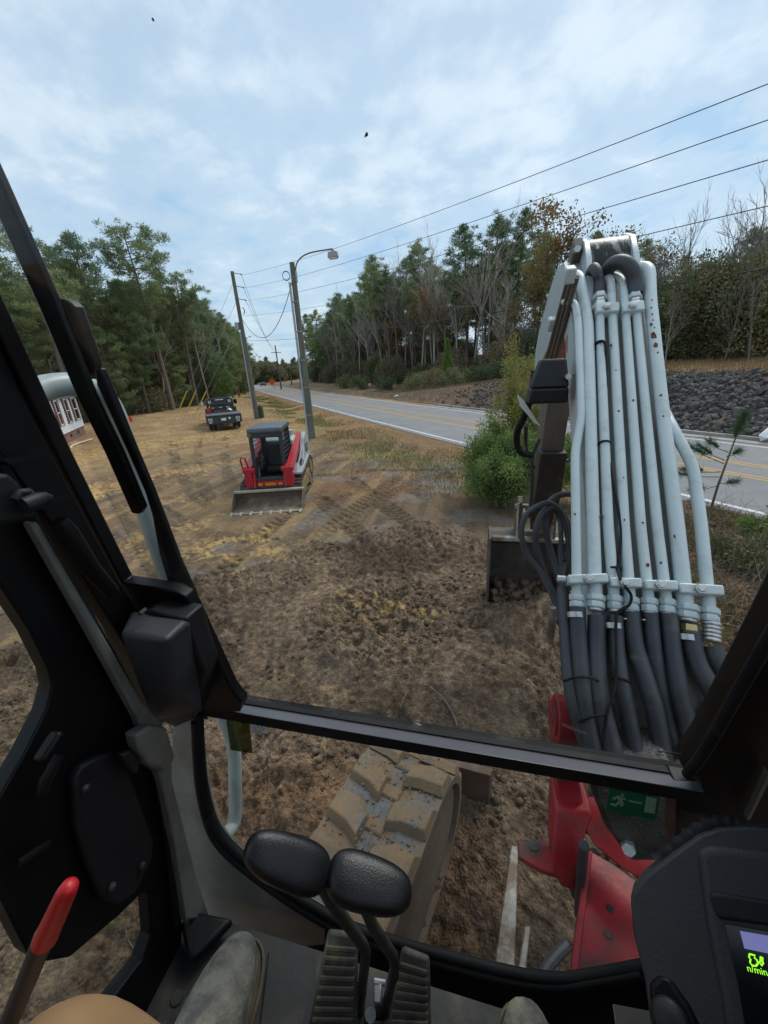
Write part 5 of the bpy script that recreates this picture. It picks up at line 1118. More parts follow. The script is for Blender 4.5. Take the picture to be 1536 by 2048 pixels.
obj('cutting_edge', qbox(-hw-.01, hw+.01, -.07, .03, -.012, .012), 'lip_worn', bk); obj('top_lip', qbox(-hw-.01, hw+.01, .46, .57, .41, .47), 'lip_worn', bk, bevel=.01)
for i in range(8):
    x = -hw+.04+i*(2*hw-.08)/7; obj('tooth', MB().add([Q(x-.035, .03, .03), Q(x+.035, .03, .03), Q(x+.035, -.02, .045), Q(x-.035, -.02, .045), Q(x-.03, -.16, -.005), Q(x+.03, -.16, -.005), Q(x-.035, .03, -.02), Q(x+.035, .03, -.02)], [(0, 1, 2, 3), (3, 2, 5, 4), (6, 4, 5, 7), (0, 3, 4, 6), (1, 7, 5, 2)]), 'lip_worn', bk)
obj('quick_attach', qbox(-.55, .55, .66, .76, .12, .48), 'steel_black', ld)
# lift arms
for s in (-1, 1):
    x0, x1 = sorted((s*.46, s*.66))
    ar = obj('lift_arm', qprof(((.72, .16), (.70, .92), (.80, 1.06), (1.02, 1.06), (2.85, 1.62), (2.98, 1.50), (1.12, .90), (.94, .80), (.92, .16)), x0, x1), 'machine_red', ld, bevel=.015)
    obj('tilt_cylinder', MB().cyl(Q(s*.43, .76, .50), Q(s*.43, .86, 1.0), .05, 12), 'machine_red', ar); obj('rod', MB().cyl(Q(s*.43, .72, .22), Q(s*.43, .76, .5), .025, 10), 'zinc', ar)
    obj('pivot_cap', qbox(min(s*.36, s*.69), max(s*.36, s*.69), .70, .84, .90, 1.02), 'machine_red', ar, bevel=.02)
    obj('lift_cylinder', MB().cyl(Q(s*.74, 1.3, .62), Q(s*.74, 2.6, 1.22), .05, 10), 'steel_black', ar)
    obj('hydraulic_line', MB().tube([Q(s*.70, 1.05, .75), Q(s*.72, 1.5, .98), Q(s*.72, 2.2, 1.26)], .018, 6), 'zinc', ar)
gr = [Q(-.66, .74, .92), Q(-.70, .74, 1.26), Q(-.66, .74, 1.34), Q(-.58, .76, 1.32), Q(-.53, .80, .98)]; obj('guard_loop', MB().tube(gr, .025, 8), 'machine_red', ld)
# cab (open ROPS)
rops = None
for s in (-1, 1):
    rops = obj('rops_post', MB().tube([Q(s*.41, .95, .55), Q(s*.41, .98, 1.3), Q(s*.405, 1.02, 1.95)], .055, 8), 'rops_black', ld); obj('rops_post', MB().tube([Q(s*.41, 2.05, .6), Q(s*.405, 2.0, 1.95)], .045, 8), 'rops_black', ld)
obj('roof', qprof(((.90, 1.97), (.95, 2.06), (2.05, 2.09), (2.12, 2.02), (2.1, 1.95), (.92, 1.92)), -.46, .46), 'rops_roof', ld, bevel=.03)
for s in (-1, 1):
    sp_ = obj('side_frame', qbox(min(s*.395, s*.415), max(s*.395, s*.415), 1.0, 2.05, .55, 1.02), 'rops_black', ld)
    for i in range(9): obj('screen_bar', MB().tube([Q(s*.406, 1.03+i*.12, 1.0), Q(s*.405, 1.05+i*.117, 1.92)], .010, 4), 'rops_black', sp_)
    for i in range(7): obj('screen_bar', MB().tube([Q(s*.406, 1.0, 1.08+i*.12), Q(s*.406, 2.04, 1.08+i*.12)], .010, 4), 'rops_black', sp_)
rw = MB(); 
for a0, a1, z0, z1 in ((-.40, .40, .6, 1.42), (-.40, .40, 1.84, 1.95), (-.40, -.28, 1.42, 1.84), (.28, .40, 1.42, 1.84)): rw.box(Q((a0+a1)/2, 2.03, (z0+z1)/2), (a1-a0, .05, z1-z0), LR)
obj('rear_panel', rw, 'rops_black', ld); obj('rear_window', qbox(-.28, .28, 2.02, 2.03, 1.42, 1.84), 'clear_glass', ld)
obj('header', qbox(-.42, .42, .93, 1.05, 1.80, 1.94), 'rops_black', ld, bevel=.02)
seat = obj('seat', qbox(-.26, .26, 1.45, 1.95, .72, .86), 'black_plastic', ld, bevel=.04); obj('backrest', qprof(((1.86, .84), (1.98, 1.42), (2.0, 1.42), (1.99, .84)), -.25, .25), 'black_plastic', seat, bevel=.03)
for s in (-1, 1):
    obj('armrest', qbox(s*.36-.06, s*.36+.06, 1.3, 1.9, .82, 1.0), 'steel_black', ld, bevel=.03); jo = obj('joystick', MB().tube([Q(s*.34, 1.3, 1.0), Q(s*.33, 1.26, 1.16), Q(s*.33, 1.25, 1.26)], [.02, .025, .035], 8), 'steel_black', ld)
    obj('lap_bar', MB().tube([Q(s*.40, 1.9, 1.1), Q(s*.40, 1.3, .95), Q(s*.38, 1.12, .62)], .018, 6), 'galv', ld)
fl = obj('footwell', qbox(-.40, .40, .96, 1.5, .58, .62), 'steel_black', ld); obj('step_tread', qbox(-.44, .44, .80, .95, .63, .72), 'rops_black', ld, bevel=.01)
obj('front_panel', qbox(-.40, .40, .80, .92, .30, .625), 'machine_red', ld, bevel=.015)
for a, w_ in ((-.29, .12), (0, .30), (.27, .12)): obj('decal', qbox(a-w_/2, a+w_/2, .788, .799, .50, .575), 'decal_orange', ld)
hl_ = obj('headlight', MB().cyl(Q(-.46, .90, .64), Q(-.46, .88, .64), .075, 14), 'lamp_clear', ld); obj('headlight', MB().cyl(Q(-.40, 1.0, 1.90), Q(-.40, .90, 1.89), .06, 12), 'lamp_brown', ld)
obj('chassis', qbox(-.42, .42, .95, 3.0, .28, .52), 'steel_black', ld)
obj('engine_hood', qprof(((2.12, .55), (2.12, 1.52), (2.5, 1.60), (3.0, 1.52), (3.12, 1.1), (3.12, .5)), -.5, .5), 'machine_grey', ld, bevel=.05)
for s in (-1, 1):
    fd = obj('side_tower', qprof(((1.55, .70), (1.9, .92), (2.3, 1.45), (2.7, 1.66), (3.05, 1.60), (3.18, 1.2), (3.15, .75), (2.4, .66)), min(s*.67, s*.79), max(s*.67, s*.79)), 'machine_grey', ld, bevel=.02)
    obj('decal_frame', qbox(min(s*.792, s*.797), max(s*.792, s*.797), 2.42, 2.92, 1.06, 1.30), 'black_plastic', fd); 
    me = text_mesh('TL8', .22); setmat(me, 'white_paint'); o = bpy.data.objects.new('lettering', me); COL.objects.link(o); o.parent = fd
    o.matrix_world = Matrix.Translation(Vector(Q(s*.800, 2.67, 1.18))) @ LR.to_4x4() @ Matrix(((0, 0, s, 0), (s, 0, 0, 0), (0, 1, 0, 0), (0, 0, 0, 1)))
    fe = obj('fender', qprof(((1.05, .70), (1.6, .72), (2.6, .90), (2.65, .96), (1.5, .80), (1.05, .76)), min(s*.5, s*.84), max(s*.5, s*.84)), 'machine_grey', ld)
    # track loop
    loop = []; wheels = ((.98, .30, .27), (2.78, .55, .27), (2.35, .20, .17), (1.25, .2, .17))
    for (cy, czz, r_, a0, a1) in ((.98, .30, .28, 3.9, 1.75), (2.82, .58, .27, 1.75, -1.0), (2.35, .19, .19, -1.0, -1.57)):
        for a in np.linspace(a0, a1, 9): loop.append((cy+cos(a)*r_, czz+sin(a)*r_))
    Lp = np.array(loop+[loop[0]]); seg_ = np.hypot(*np.diff(Lp, axis=0).T); cum = np.concatenate([[0], np.cumsum(seg_)])
    def lp(t): i = int(np.clip(np.searchsorted(cum, t % cum[-1])-1, 0, len(seg_)-1)); k = (t % cum[-1]-cum[i])/seg_[i]; return Lp[i]+(Lp[i+1]-Lp[i])*k, (Lp[i+1]-Lp[i])/seg_[i]
    xa, xb = sorted((s*.50, s*.86)); mb = MB(); m_ = 60; V = []; F = []
    for i in range(m_):
        p_, tt = lp(cum[-1]*i/m_); nn_ = np.array([-tt[1], tt[0]])
        for x, off in ((xa, 0), (xb, 0), (xb, -.035), (xa, -.035)): V.append(Q(x, *(p_+nn_*off*(1)*1.0)))
    for i in range(m_):
        j_ = (i+1) % m_
        for k in range(4): F.append((i*4+k, i*4+(k+1) % 4, j_*4+(k+1) % 4, j_*4+k))
    tr_ = obj('track', mb.add(V, F), 'track_black', ld)
    nl = 46
    for i in range(nl):
        p_, tt = lp(cum[-1]*i/nl); nn_ = np.array([-tt[1], tt[0]]); ce = Q((xa+xb)/2, *(p_+nn_*.018)); ang = atan2(tt[1], tt[0])
        obj('lug', MB().box(ce, (xb-xa-.02, .055, .04), LR@Matrix.Rotation(ang, 3, 'X')), 'track_black', tr_)
    uf = obj('undercarriage', qprof(((.95, .24), (1.2, .42), (2.5, .56), (2.9, .5), (2.6, .14), (1.0, .14)), min(s*.56, s*.82), max(s*.56, s*.82)), 'mud_yellow', ld, bevel=.03)
    for cy, czz, r_ in wheels: obj('roller', MB().cyl(Q(s*.57, cy, czz), Q(s*.845, cy, czz), r_*.82, 16), 'mud_yellow', ld)
obj('beacon', MB().cyl(Q(.3, 2.6, 1.6), Q(.3, 2.6, 1.75), .14, 12), 'machine_grey', ld)
# ================================================================== EXCAVATOR (the machine the picture is taken from)
ex = thing('excavator', 'excavator seen from its cab, with white boom, red swing post and black cab frame', 'excavator', (0.2, 0.3, 0.42))
def Z(z): return H+z
# ---------------- boom: back plate lies on the plane  z = -0.865 + 1.15 (y-1.5)
SL_ = 1.15; TH = math.atan(SL_); BN = np.array([0, -sin(TH), cos(TH)])       # outward normal of the boom back
def Bp(px, py, off=0.0):
    d = ray(px, py); # (z-H) - SL*(y) = -0.865-1.5*SL + off/cos
    k = -0.865-1.5*SL_+off/cos(TH); return EYE+d*(k/(d[2]-SL_*d[1]))
XL, XR = 0.455, 0.815
prof = [(1.16, -1.256), (2.62, .424), (2.80, .52), (3.02, .54), (3.30, .44), (3.70, .20), (3.82, .06), (3.80, -.09), (3.66, -.14), (3.25, .04), (2.98, .10), (2.62, .17), (1.75, -.80), (1.50, -1.09), (1.36, -1.30), (1.24, -1.34)]
boom = obj('boom', MB().prism([(XL+.03, y, Z(z)) for y, z in prof], (XR-XL-.06, 0, 0)), 'boom_plate', ex)
for x0 in (XL, XR-.032):
    obj('side_plate', MB().prism([(x0, y*1.0, Z(z)) for y, z in prof], (.0299, 0, 0)), 'boom_paint', boom)
for k_ in range(3):
    P = [gx(a+k_*7, b+k_*3, XL-.03+.008*k_) for a, b in ((1140, 548), (1131, 580), (1112, 650), (1090, 730), (1080, 765))]
    obj('side_rod', MB().tube(P, .013, 8), 'arm_paint', boom)
for a, b in ((1101, 648), (1082, 748), (1136, 550)): obj('rod_clamp', MB().box(gx(a+3, b, XL-.045), (.05, .07, .07), (.4, 0, 0)), 'boom_paint', boom, bevel=.008)
# head bracket
hp0, hp1 = gy(1167, 500, 2.78)[0]-.015, gy(1256, 490, 2.78)[0]-.015
for x0 in (hp0, hp1):
    obj('head_plate', MB().prism([(x0, y, Z(z)) for y, z in ((2.40, .20), (2.62, .50), (2.72, .60), (2.86, .645), (3.0, .62), (3.12, .50), (2.9, .36))], (.030, 0, 0)), 'boom_paint', boom, bevel=.004)
hx0, hx1 = hp0+.031, hp1-.001
obj('cylinder_head', MB().tube([(hx0+(hx1-hx0)*t, 2.80, Z(.475)) for t in np.linspace(0, 1, 9)], .142, 30), 'grease_band', boom)
obj('arm_cylinder', MB().cyl(((hx0+hx1)/2, 2.9, Z(.48)), ((hx0+hx1)/2, 4.0, Z(.36)), .075, 16), 'boom_paint', boom)
q = gy(1151, 512, 2.8); obj('head_lug', MB().box(q, (.055, .10, .15), (TH, 0, 0)), 'arm_paint', boom, bevel=.008); q = gy(1153, 500, 2.72); obj('lug_bolt', MB().cyl(q-np.array([0, .03, 0]), q+np.array([0, .03, 0]), .018, 6), 'zinc', boom)
# pipes on the boom back: traced as the routed lines they are, all lying PO above the plate
PO = .045; PXM = lambda w: w
def ppipe(px, r, end=None, per=5):
    P = [Bp(a, b, PO if len(c) == 0 else c[0]) for a, b, *c in px]; Q_ = []
    for i, p in enumerate(P):                       # round the bends
        if 0 < i < len(P)-1:
            a = P[i-1]-p; b = P[i+1]-p; la, lb_ = np.linalg.norm(a), np.linalg.norm(b); k = min(.05, la*.45, lb_*.45)
            for t in np.linspace(0, 1, per): Q_.append((p+a/la*k)*(1-t)**2+2*p*t*(1-t)+(p+b/lb_*k)*t*t)
        else: Q_.append(p)
    return obj('pipe', MB().tube(Q_, r, 14), 'pipe_paint', boom, smooth=50)
pipes = [
    ([(1128, 603, -.03), (1152, 606), (1157, 650), (1163, 835), (1150, 905), (1152, 1050), (1154, 1215)], .0185),
    ([(1140, 548, -.02), (1160, 551), (1176, 645), (1186, 1050), (1191, 1205)], .0255),
    ([(1199, 588), (1200, 660), (1216, 1050), (1229, 1205)], .0205),
    ([(1206, 549, -.01), (1221, 558), (1223, 600), (1248, 1050), (1261, 1215)], .0205),
    ([(1216, 548, -.01), (1245, 557), (1249, 600), (1281, 1050), (1299, 1215)], .0195),
    ([(1270, 588), (1275, 650), (1314, 1050), (1334, 1215)], .0195),
    ([(1268, 534, -.02), (1299, 534), (1301, 600), (1322, 800), (1353, 1050), (1373, 1235)], .0275),
    ([(1318, 800, -.05), (1345, 855), (1386, 932), (1402, 1050), (1420, 1240)], .0215)]
for P, r in pipes: ppipe(P, r)
rc_ = random.Random(3)
chips = [(1304, 600), (1303, 615), (1302, 648), (1307, 668), (1309, 672), (1306, 640), (1312, 690), (1316, 705), (1322, 790), (1327, 832), (1222, 690), (1232, 740), (1238, 822), (1267, 800), (1247, 955), (1249, 1040), (1286, 1045), (1193, 1135), (1354, 1074), (1295, 1130), (1190, 1030), (1203, 1033), (1322, 1125), (1150, 1028), (1305, 628), (1309, 655)]
for (a, b) in chips:
    s = rc_.uniform(.0035, .008)*(1.9 if (a, b) in ((1312, 690), (1307, 668), (1354, 1074), (1309, 672)) else 1); best = None
    r_, ax2 = .022, None
    c = Bp(a, b, PO+.0195 if b > 900 or a < 1290 else PO+.0265); mb = MB(); n_ = 7; V = [c+np.array([0, 0, .0])]; 
    e1 = np.array([1, 0, 0]); e2 = np.cross(BN, e1)
    V = [c+(e1*cos(t)*rc_.uniform(.5, 1.1)+e2*sin(t)*rc_.uniform(.6, 1.4))*s+BN*.0012 for t in np.linspace(0, 2*pi, n_, endpoint=False)]
    obj('rust_chip', MB().prism(V, BN*-.006), 'chip_rust', boom)
def clamp(a0, a1, b, hgt, bolt, b1=None, off=PO+.012, dep=.06):
    b1 = b if b1 is None else b1; p0, p1 = Bp(a0, b, off), Bp(a1, b1, off); c = (p0+p1)/2; w = np.linalg.norm(p1-p0); an = atan2((p1-p0)@np.cross(BN, (1, 0, 0)), (p1-p0)[0]); R = Matrix.Rotation(TH, 3, 'X')@Matrix.Rotation(an, 3, 'Z')
    k = obj('pipe_clamp', MB().box(c, (w, hgt, dep), R), 'pipe_paint', boom, bevel=.006); q = Bp(*bolt, off+dep/2)
    obj('clamp_bolt', MB().tube([q, q+BN*.016, q+BN*.0165, q+BN*.020], [.019, .019, .015, .012], 6), 'zinc', boom, smooth=20)
clamp(1134, 1212, 1161, .036, (1177, 1158), 1158); clamp(1217, 1279, 1166, .036, (1249, 1166), 1168); clamp(1285, 1350, 1171, .036, (1320, 1170), 1173); clamp(1352, 1440, 1178, .038, (1399, 1178), 1183)
clamp(1190, 1236, 622, .058, (1213, 615), 620, dep=.05); clamp(1241, 1286, 621, .058, (1265, 613), 617, dep=.05)
q = Bp(1131, 1158, PO); obj('clamp_bolt', MB().cyl(q-np.array([.03, 0, 0]), q, .013, 6), 'pipe_paint', boom)
def fitting(a, b, r, lst):                        # nuts along the pipe end
    u_ = Bp(a, b+20, PO)-Bp(a, b, PO); u_ = u_/np.linalg.norm(u_); p0 = Bp(a, b, PO)
    for (s0, s1, k, m_, n_) in lst: obj('hex_nut' if n_ == 6 else 'ferrule', MB().tube([p0+u_*(s0-.001), p0+u_*(s0+.004), p0+u_*(s1-.004), p0+u_*(s1)], [r*k*.93, r*k, r*k, r*k*.93], n_), m_, boom, smooth=25)
ft_ = [(0, .022, 1.55, 'pipe_paint', 6), (.026, .05, 1.45, 'pipe_paint', 6), (.052, .062, 1.2, 'zinc', 14)]
for a, b, r in ((1154, 1190, .0185), (1191, 1190, .023), (1230, 1192, .0185), (1262, 1195, .019), (1299, 1197, .019), (1335, 1199, .019), (1375, 1210, .026), (1419, 1216, .021)): fitting(a, b, r, ft_)
fitting(1193, 1222, .025, [(.02, .045, 1.25, 'brass', 6)]); fitting(1378, 1245, .026, [(.01, .035, 1.25, 'brass', 6)]); fitting(1423, 1245, .021, [(i*.014, i*.014+.011, 1.35, 'zinc', 14) for i in range(5)])
for a in (1199, 1269): fitting(a, 572, .024, [(0, .06, 1.0, 'zinc', 14), (.065, .095, 1.4, 'pipe_paint', 6), (.10, .125, 1.25, 'zinc', 6), (.13, .16, 1.45, 'pipe_paint', 6)])
# hoses
def hose(name, P, r, per=6, m='hose', n_=12): return obj(name, MB().tube(spline(P, per), r, n_), m, boom, smooth=60)
def bh(px, r, off=PO, name='hose', tail=True):
    P = [Bp(a, b, off if len(c) == 0 else c[0]) for a, b, *c in px]
    if tail: d_ = P[-1]-P[-2]; P.append(P[-1]+d_*.5+np.array([0, .12, -.02]))
    return hose(name, P, r)
HR = .0295
bh([(1155, 1214), (1158, 1280), (1164, 1352, .06), (1175, 1435, .07), (1188, 1518, .07)], HR)
bh([(1193, 1232), (1193, 1290), (1195, 1352, .06), (1203, 1414, .075), (1219, 1476, .08), (1233, 1534, .07)], HR*1.08)
bh([(1231, 1232), (1233, 1290), (1240, 1352, .055), (1252, 1414, .06), (1265, 1476, .06), (1279, 1534, .05)], HR*.94)
bh([(1262, 1224), (1270, 1290), (1289, 1352, .055), (1309, 1420, .06), (1322, 1490, .06), (1330, 1545, .05)], HR)
bh([(1300, 1226), (1307, 1300, .04), (1319, 1373, .03), (1336, 1435, .02), (1349, 1500, .02)], HR*.92)
bh([(1337, 1228), (1346, 1311), (1361, 1393, .055), (1377, 1455, .06), (1388, 1518, .06)], HR)
bh([(1378, 1262), (1392, 1320), (1419, 1373, .06), (1449, 1418, .07), (1490, 1462, .07), (1535, 1500, .06)], HR*1.08, tail=False)
bh([(1424, 1292), (1438, 1331), (1467, 1385, .04), (1505, 1425, .03), (1550, 1465, .02)], HR*.98, tail=False)
bh([(1126, 1176, -.02), (1131, 1250, .0), (1136, 1331, .03), (1146, 1400, .05), (1160, 1450, .06), (1180, 1510, .05)], HR*.86)
bh([(1395, 1440, .02), (1425, 1400, .0), (1440, 1370, -.05)], HR*.6, tail=False); 
# loop of auxiliary hoses bulging left of the boom
def lh_(px, r, y0=1.82): return hose('loop_hose', [gy(a, b, y0+dy) for a, b, dy in px], r)
lh_([(1128, 1250, -.20), (1108, 1200, -.12), (1082, 1145, -.04), (1054, 1108, .0), (1043, 1065, .02), (1052, 1030, .05), (1076, 1012, .08), (1100, 1006, .12), (1122, 1025, .14), (1134, 1065, .12), (1138, 1115, .06), (1132, 1170, .0), (1126, 1240, -.10)], .0135)
lh_([(1130, 1255, -.20), (1112, 1195, -.1), (1090, 1150, -.02), (1074, 1100, .02), (1072, 1060, .05), (1084, 1028, .09), (1106, 1014, .13), (1128, 1030, .17), (1140, 1075, .15), (1142, 1120, .1), (1136, 1180, .0)], .0155)
lh_([(1128, 1190, -.1), (1112, 1140, .0), (1098, 1090, .06), (1090, 1045, .10), (1097, 1008, .16), (1120, 990, .2), (1150, 990, .26), (1175, 1010, .3)], .0165)
lh_([(1130, 1180, -.08), (1120, 1130, .02), (1122, 1080, .1), (1118, 1035, .15), (1100, 1012, .16), (1086, 1016, .14)], .0125)
for (a, b, rr3, dy) in ((1133, 1118, .030, 1.9), (1129, 1246, .034, 1.64)): q = gy(a, b, dy); obj('cable_tie', MB().tube([q+np.array([0, 0, -.004]), q+np.array([0, 0, .004])], rr3, 14), 'black_rubber', boom)
obj('coil_sleeve', MB().tube([gy(1106, 1215, 1.58), gy(1104, 1250, 1.58), gy(1100, 1285, 1.58)], [.014, .018, .014], 8), 'steel_worn', boom)
hose('head_hose', [Bp(a, b, c) for a, b, c in ((1198, 590, PO), (1198, 565, .06), (1195, 548, .085), (1188, 536, .08), (1182, 545, .04), (1181, 560, .0))], .026)
hose('head_hose', [Bp(a, b, c) for a, b, c in ((1270, 588, PO), (1270, 562, .07), (1263, 540, .10), (1248, 526, .11), (1230, 526, .09), (1216, 538, .05), (1212, 548, .0))], .036)
# cable ties across the hoses, thin black sensor cable
for px in (((1128, 1362, .065), (1150, 1355, .10), (1180, 1355, .105), (1208, 1368, .07)), ((1150, 1448, .06), (1172, 1438, .11), (1200, 1430, .115), (1215, 1430, .09)), ((1224, 1358, .07), (1242, 1357, .095), (1262, 1366, .06))):
    hose('cable_tie', [Bp(a, b, c+.005) for a, b, c in px], .0045, 5, 'black_rubber', 6)
hose('sensor_cable', [Bp(a, b, c) for a, b, c in ((1186, 690, .03), (1200, 682, .075), (1210, 688, .075), (1212, 730, .055), (1214, 880, .05), (1222, 945, .055), (1238, 1030, .055), (1242, 1070, .055), (1236, 1130, .06), (1238, 1150, .085), (1248, 1170, .10), (1262, 1190, .085), (1258, 1210, .08), (1236, 1225, .075), (1232, 1250, .08), (1232, 1360, .105), (1216, 1420, .11), (1205, 1480, .10))], .0055, 5, 'black_rubber', 8)
for a, b in ((1200, 690), (1208, 887), (1228, 1137)):
    q = Bp(a, b, PO); u_ = Bp(a+2, b+20, PO)-q; u_ /= np.linalg.norm(u_); obj('cable_tie', MB().tube([q-u_*.004, q+u_*.004], .026, 14), 'black_rubber', boom)
for a, b, w in ((1225, 1252, .034), (1152, 1230, .032), (1373, 1275, .033)):
    q = Bp(a, b, PO); u_ = Bp(a+2, b+20, PO)-q; u_ /= np.linalg.norm(u_); obj('hose_band', MB().tube([q-u_*.010, q+u_*.010], w, 14), 'zinc', boom)
for a, b in ((1213, 1252), (1283, 1240), (1246, 1238)):
    q = Bp(a, b, .06); obj('yellow_tag', MB().box(q, (.012, .004, .026), (TH, .2, .3)), 'brass', boom)
# lettering on the left side of the boom
me = text_mesh('TAKEUCHI', .15); setmat(me, 'machine_red'); o = bpy.data.objects.new('lettering', me); COL.objects.link(o); o.parent = boom
ta, tb_ = gx(1100, 772, XL-.002), gx(1136, 684, XL-.002); tx = (tb_-ta)/np.linalg.norm(tb_-ta); ty = np.cross(np.array([-1.0, 0, 0]), tx); tm = tb_-tx*.37
o.matrix_world = Matrix(((tx[0], ty[0], -1, tm[0]), (tx[1], ty[1], 0, tm[1]), (tx[2], ty[2], 0, tm[2]), (0, 0, 0, 1)))
# ---------------- work light on the boom's left side
wl0 = gy(1096, 762, 2.20); 
lt = obj('work_light', MB().frust(wl0+np.array([0, 0, -.105]), (.185, .14), wl0+np.array([0, 0, -.03]), (.178, .16)).frust(wl0+np.array([0, 0, -.03]), (.178, .16), wl0+np.array([.012, 0, .105]), (.118, .09)), 'black_plastic', ex, bevel=.012)
obj('bracket', MB().box(wl0+np.array([.125, .02, .0]), (.012, .10, .20)), 'boom_paint', lt); obj('bolt', MB().cyl(wl0+np.array([.075, -.075, .02]), wl0+np.array([.075, -.105, .02]), .014, 6), 'zinc', lt)
obj('bracket_arm', MB().tube([wl0+np.array([.12, .02, -.05]), wl0+np.array([.22, .03, -.05])], .03, 10), 'boom_paint', lt); obj('clip', MB().box(wl0+np.array([.155, 0, .05]), (.05, .05, .09), (.4, .5, 0)), 'boom_paint', lt, bevel=.008)
cg = spline([gy(a, b, 2.35+c) for a, b, c in ((1070, 742, .1), (1062, 790, .1), (1050, 830, .2), (1036, 860, .3), (1034, 885, .4), (1042, 905, .5), (1062, 910, .6))], 10)
obj('corrugated_conduit', MB().tube(cg, [.018 if i % 2 else .0235 for i in range(len(cg))], 10), 'black_rubber', ex, smooth=30)
hose('arm_hose', [gy(a, b, 2.5+c) for a, b, c in ((1052, 850, .2), (1052, 890, .5), (1058, 915, 1.2), (1068, 935, 1.8))], .014)
q = gy(1050, 800, 2.3); tp = [gy(a, b, 2.3) for a, b in ((1034, 788), (1047, 800), (1052, 808), (1081, 853), (1068, 845), (1040, 812))]; obj('torn_tape', MB().prism(tp, (0, .004, 0)), 'paper_white', ex)
obj('boom_tip', MB().prism([(.52, y, Z(z)) for y, z in ((3.6, .14), (4.2, .12), (4.3, .02), (4.2, -.1), (3.6, -.06))], (.16, 0, 0)), 'boom_paint', boom)
# ---------------- arm, linkage, bucket
rl = random.Random(4); AX = float(gy(1106, 860, 4.35)[0]); AW = .108
obj('arm', MB().prism([(AX-AW, y, Z(z)) for y, z in ((4.05, .18), (4.30, .20), (4.62, -.20), (4.80, -1.75), (4.62, -1.95), (4.45, -1.85), (4.22, -.6), (4.0, -.15))], (2*AW, 0, 0)), 'arm_paint', ex, bevel=.01)
cy_ = obj('bucket_cylinder', MB().cyl((AX-.02, 4.36, Z(-.85)), (AX, 4.52, Z(-1.62)), .085, 18), 'arm_black', ex); obj('arm_guard', MB().prism([(AX-AW-.02, y, Z(z)) for y, z in ((4.15, -.90), (4.48, -.90), (4.66, -1.75), (4.36, -1.75))], (2*AW+.04, 0, 0)), 'arm_black', ex, bevel=.012)
obj('cylinder_rod', MB().cyl((AX, 4.52, Z(-1.62)), (AX, 4.62, Z(-2.0)), .04, 12), 'zinc', cy_)
hose('arm_hose', [(AX-.16, 4.1, Z(-.75)), (AX-.20, 4.2, Z(-.95)), (AX-.17, 4.3, Z(-1.3)), (AX-.16, 4.4, Z(-1.7))], .018)
hose('arm_hose', [(AX+.2, 4.1, Z(-.6)), (AX+.26, 4.2, Z(-.85)), (AX+.2, 4.3, Z(-1.0)), (AX+.12, 4.3, Z(-1.02))], .018)
for s in (-1, 1):
    obj('link', MB().prism([(AX-.06+s*.16-.015, y, Z(z)) for y, z in ((4.30, -1.62), (4.42, -1.60), (4.66, -2.0), (4.60, -2.12), (4.50, -2.1))], (.03, 0, 0)), 'steel_worn', ex, bevel=.005)
BX0 = float(gy(979, 1110, 4.5)[0]); BX1 = BX0+.88; bz = gy(1000, 1072, 4.55)[2]-H
bo = [(4.48, bz), (4.60, bz+.05), (4.95, bz-.05), (5.15, bz-.35), (5.12, bz-.75), (4.85, bz-1.0), (4.55, bz-1.06)]; bi = [(4.56, bz-1.03), (4.83, bz-.96), (5.08, bz-.73), (5.11, bz-.36), (4.93, bz-.09), (4.61, bz+.01), (4.50, bz-.035)]
bkt = obj('bucket', MB().prism([(BX0, y, Z(z)) for y, z in bo+bi], (BX1-BX0, 0, 0)), 'bucket_steel', ex)
for x0 in (BX0-.012, BX1-.012): obj('side_plate', MB().prism([(x0, y, Z(z)) for y, z in ((4.46, bz-.0), (4.61, bz+.055), (4.97, bz-.05), (5.17, bz-.35), (5.14, bz-.77), (4.86, bz-1.02), (4.55, bz-1.08))], (.0245, 0, 0)), 'bucket_steel', bkt)
obj('bucket_lip', MB().box(((BX0+BX1)/2, 4.475, Z(bz+.005)), (BX1-BX0-.03, .075, .055)), 'steel_worn', bkt, bevel=.012)
sp2 = [(int(i % 8), ((BX0+BX1)/2+rl.uniform(-.38, .38), 4.62+rl.uniform(-.1, .3), Z(bz-.95)+rl.uniform(0, .16)), (rl.uniform(0, 6), rl.uniform(0, 6), 0), rl.uniform(.05, .16)) for i in range(150)]
V_, F_ = merged(CL, sp2); o = obj('bucket_spoil', np_mesh('bucket_spoil', V_, F_), 'clod', bkt); o['kind'] = 'stuff'
for i in range(5): x = BX0+.08+i*(BX1-BX0-.16)/4; obj('tooth', MB().frust((x, 4.5, Z(bz-1.2)), (.03, .04), (x, 4.58, Z(bz-1.0)), (.09, .09)), 'steel_worn', bkt)
for x in (float(gy(1035, 1060, 4.46)[0]), float(gy(1104, 1060, 4.46)[0])):
    ea = obj('ear', MB().prism([(x, y, Z(z)) for y, z in ((4.44, bz-.02), (4.52, bz+.45), (4.62, bz+.50), (4.75, bz+.46), (4.92, bz-.02))], (.045, 0, 0)), 'bucket_steel', bkt, bevel=.006)
    obj('ear_edge', MB().tube([(x-.002, 4.44, Z(bz+.0)), (x-.002, 4.515, Z(bz+.45))], .014, 6), 'lip_worn', bkt)
obj('pin', MB().cyl((AX-.30, 4.62, Z(bz+.36)), (AX+.16, 4.62, Z(bz+.36)), .045, 14), 'steel_worn', bkt)
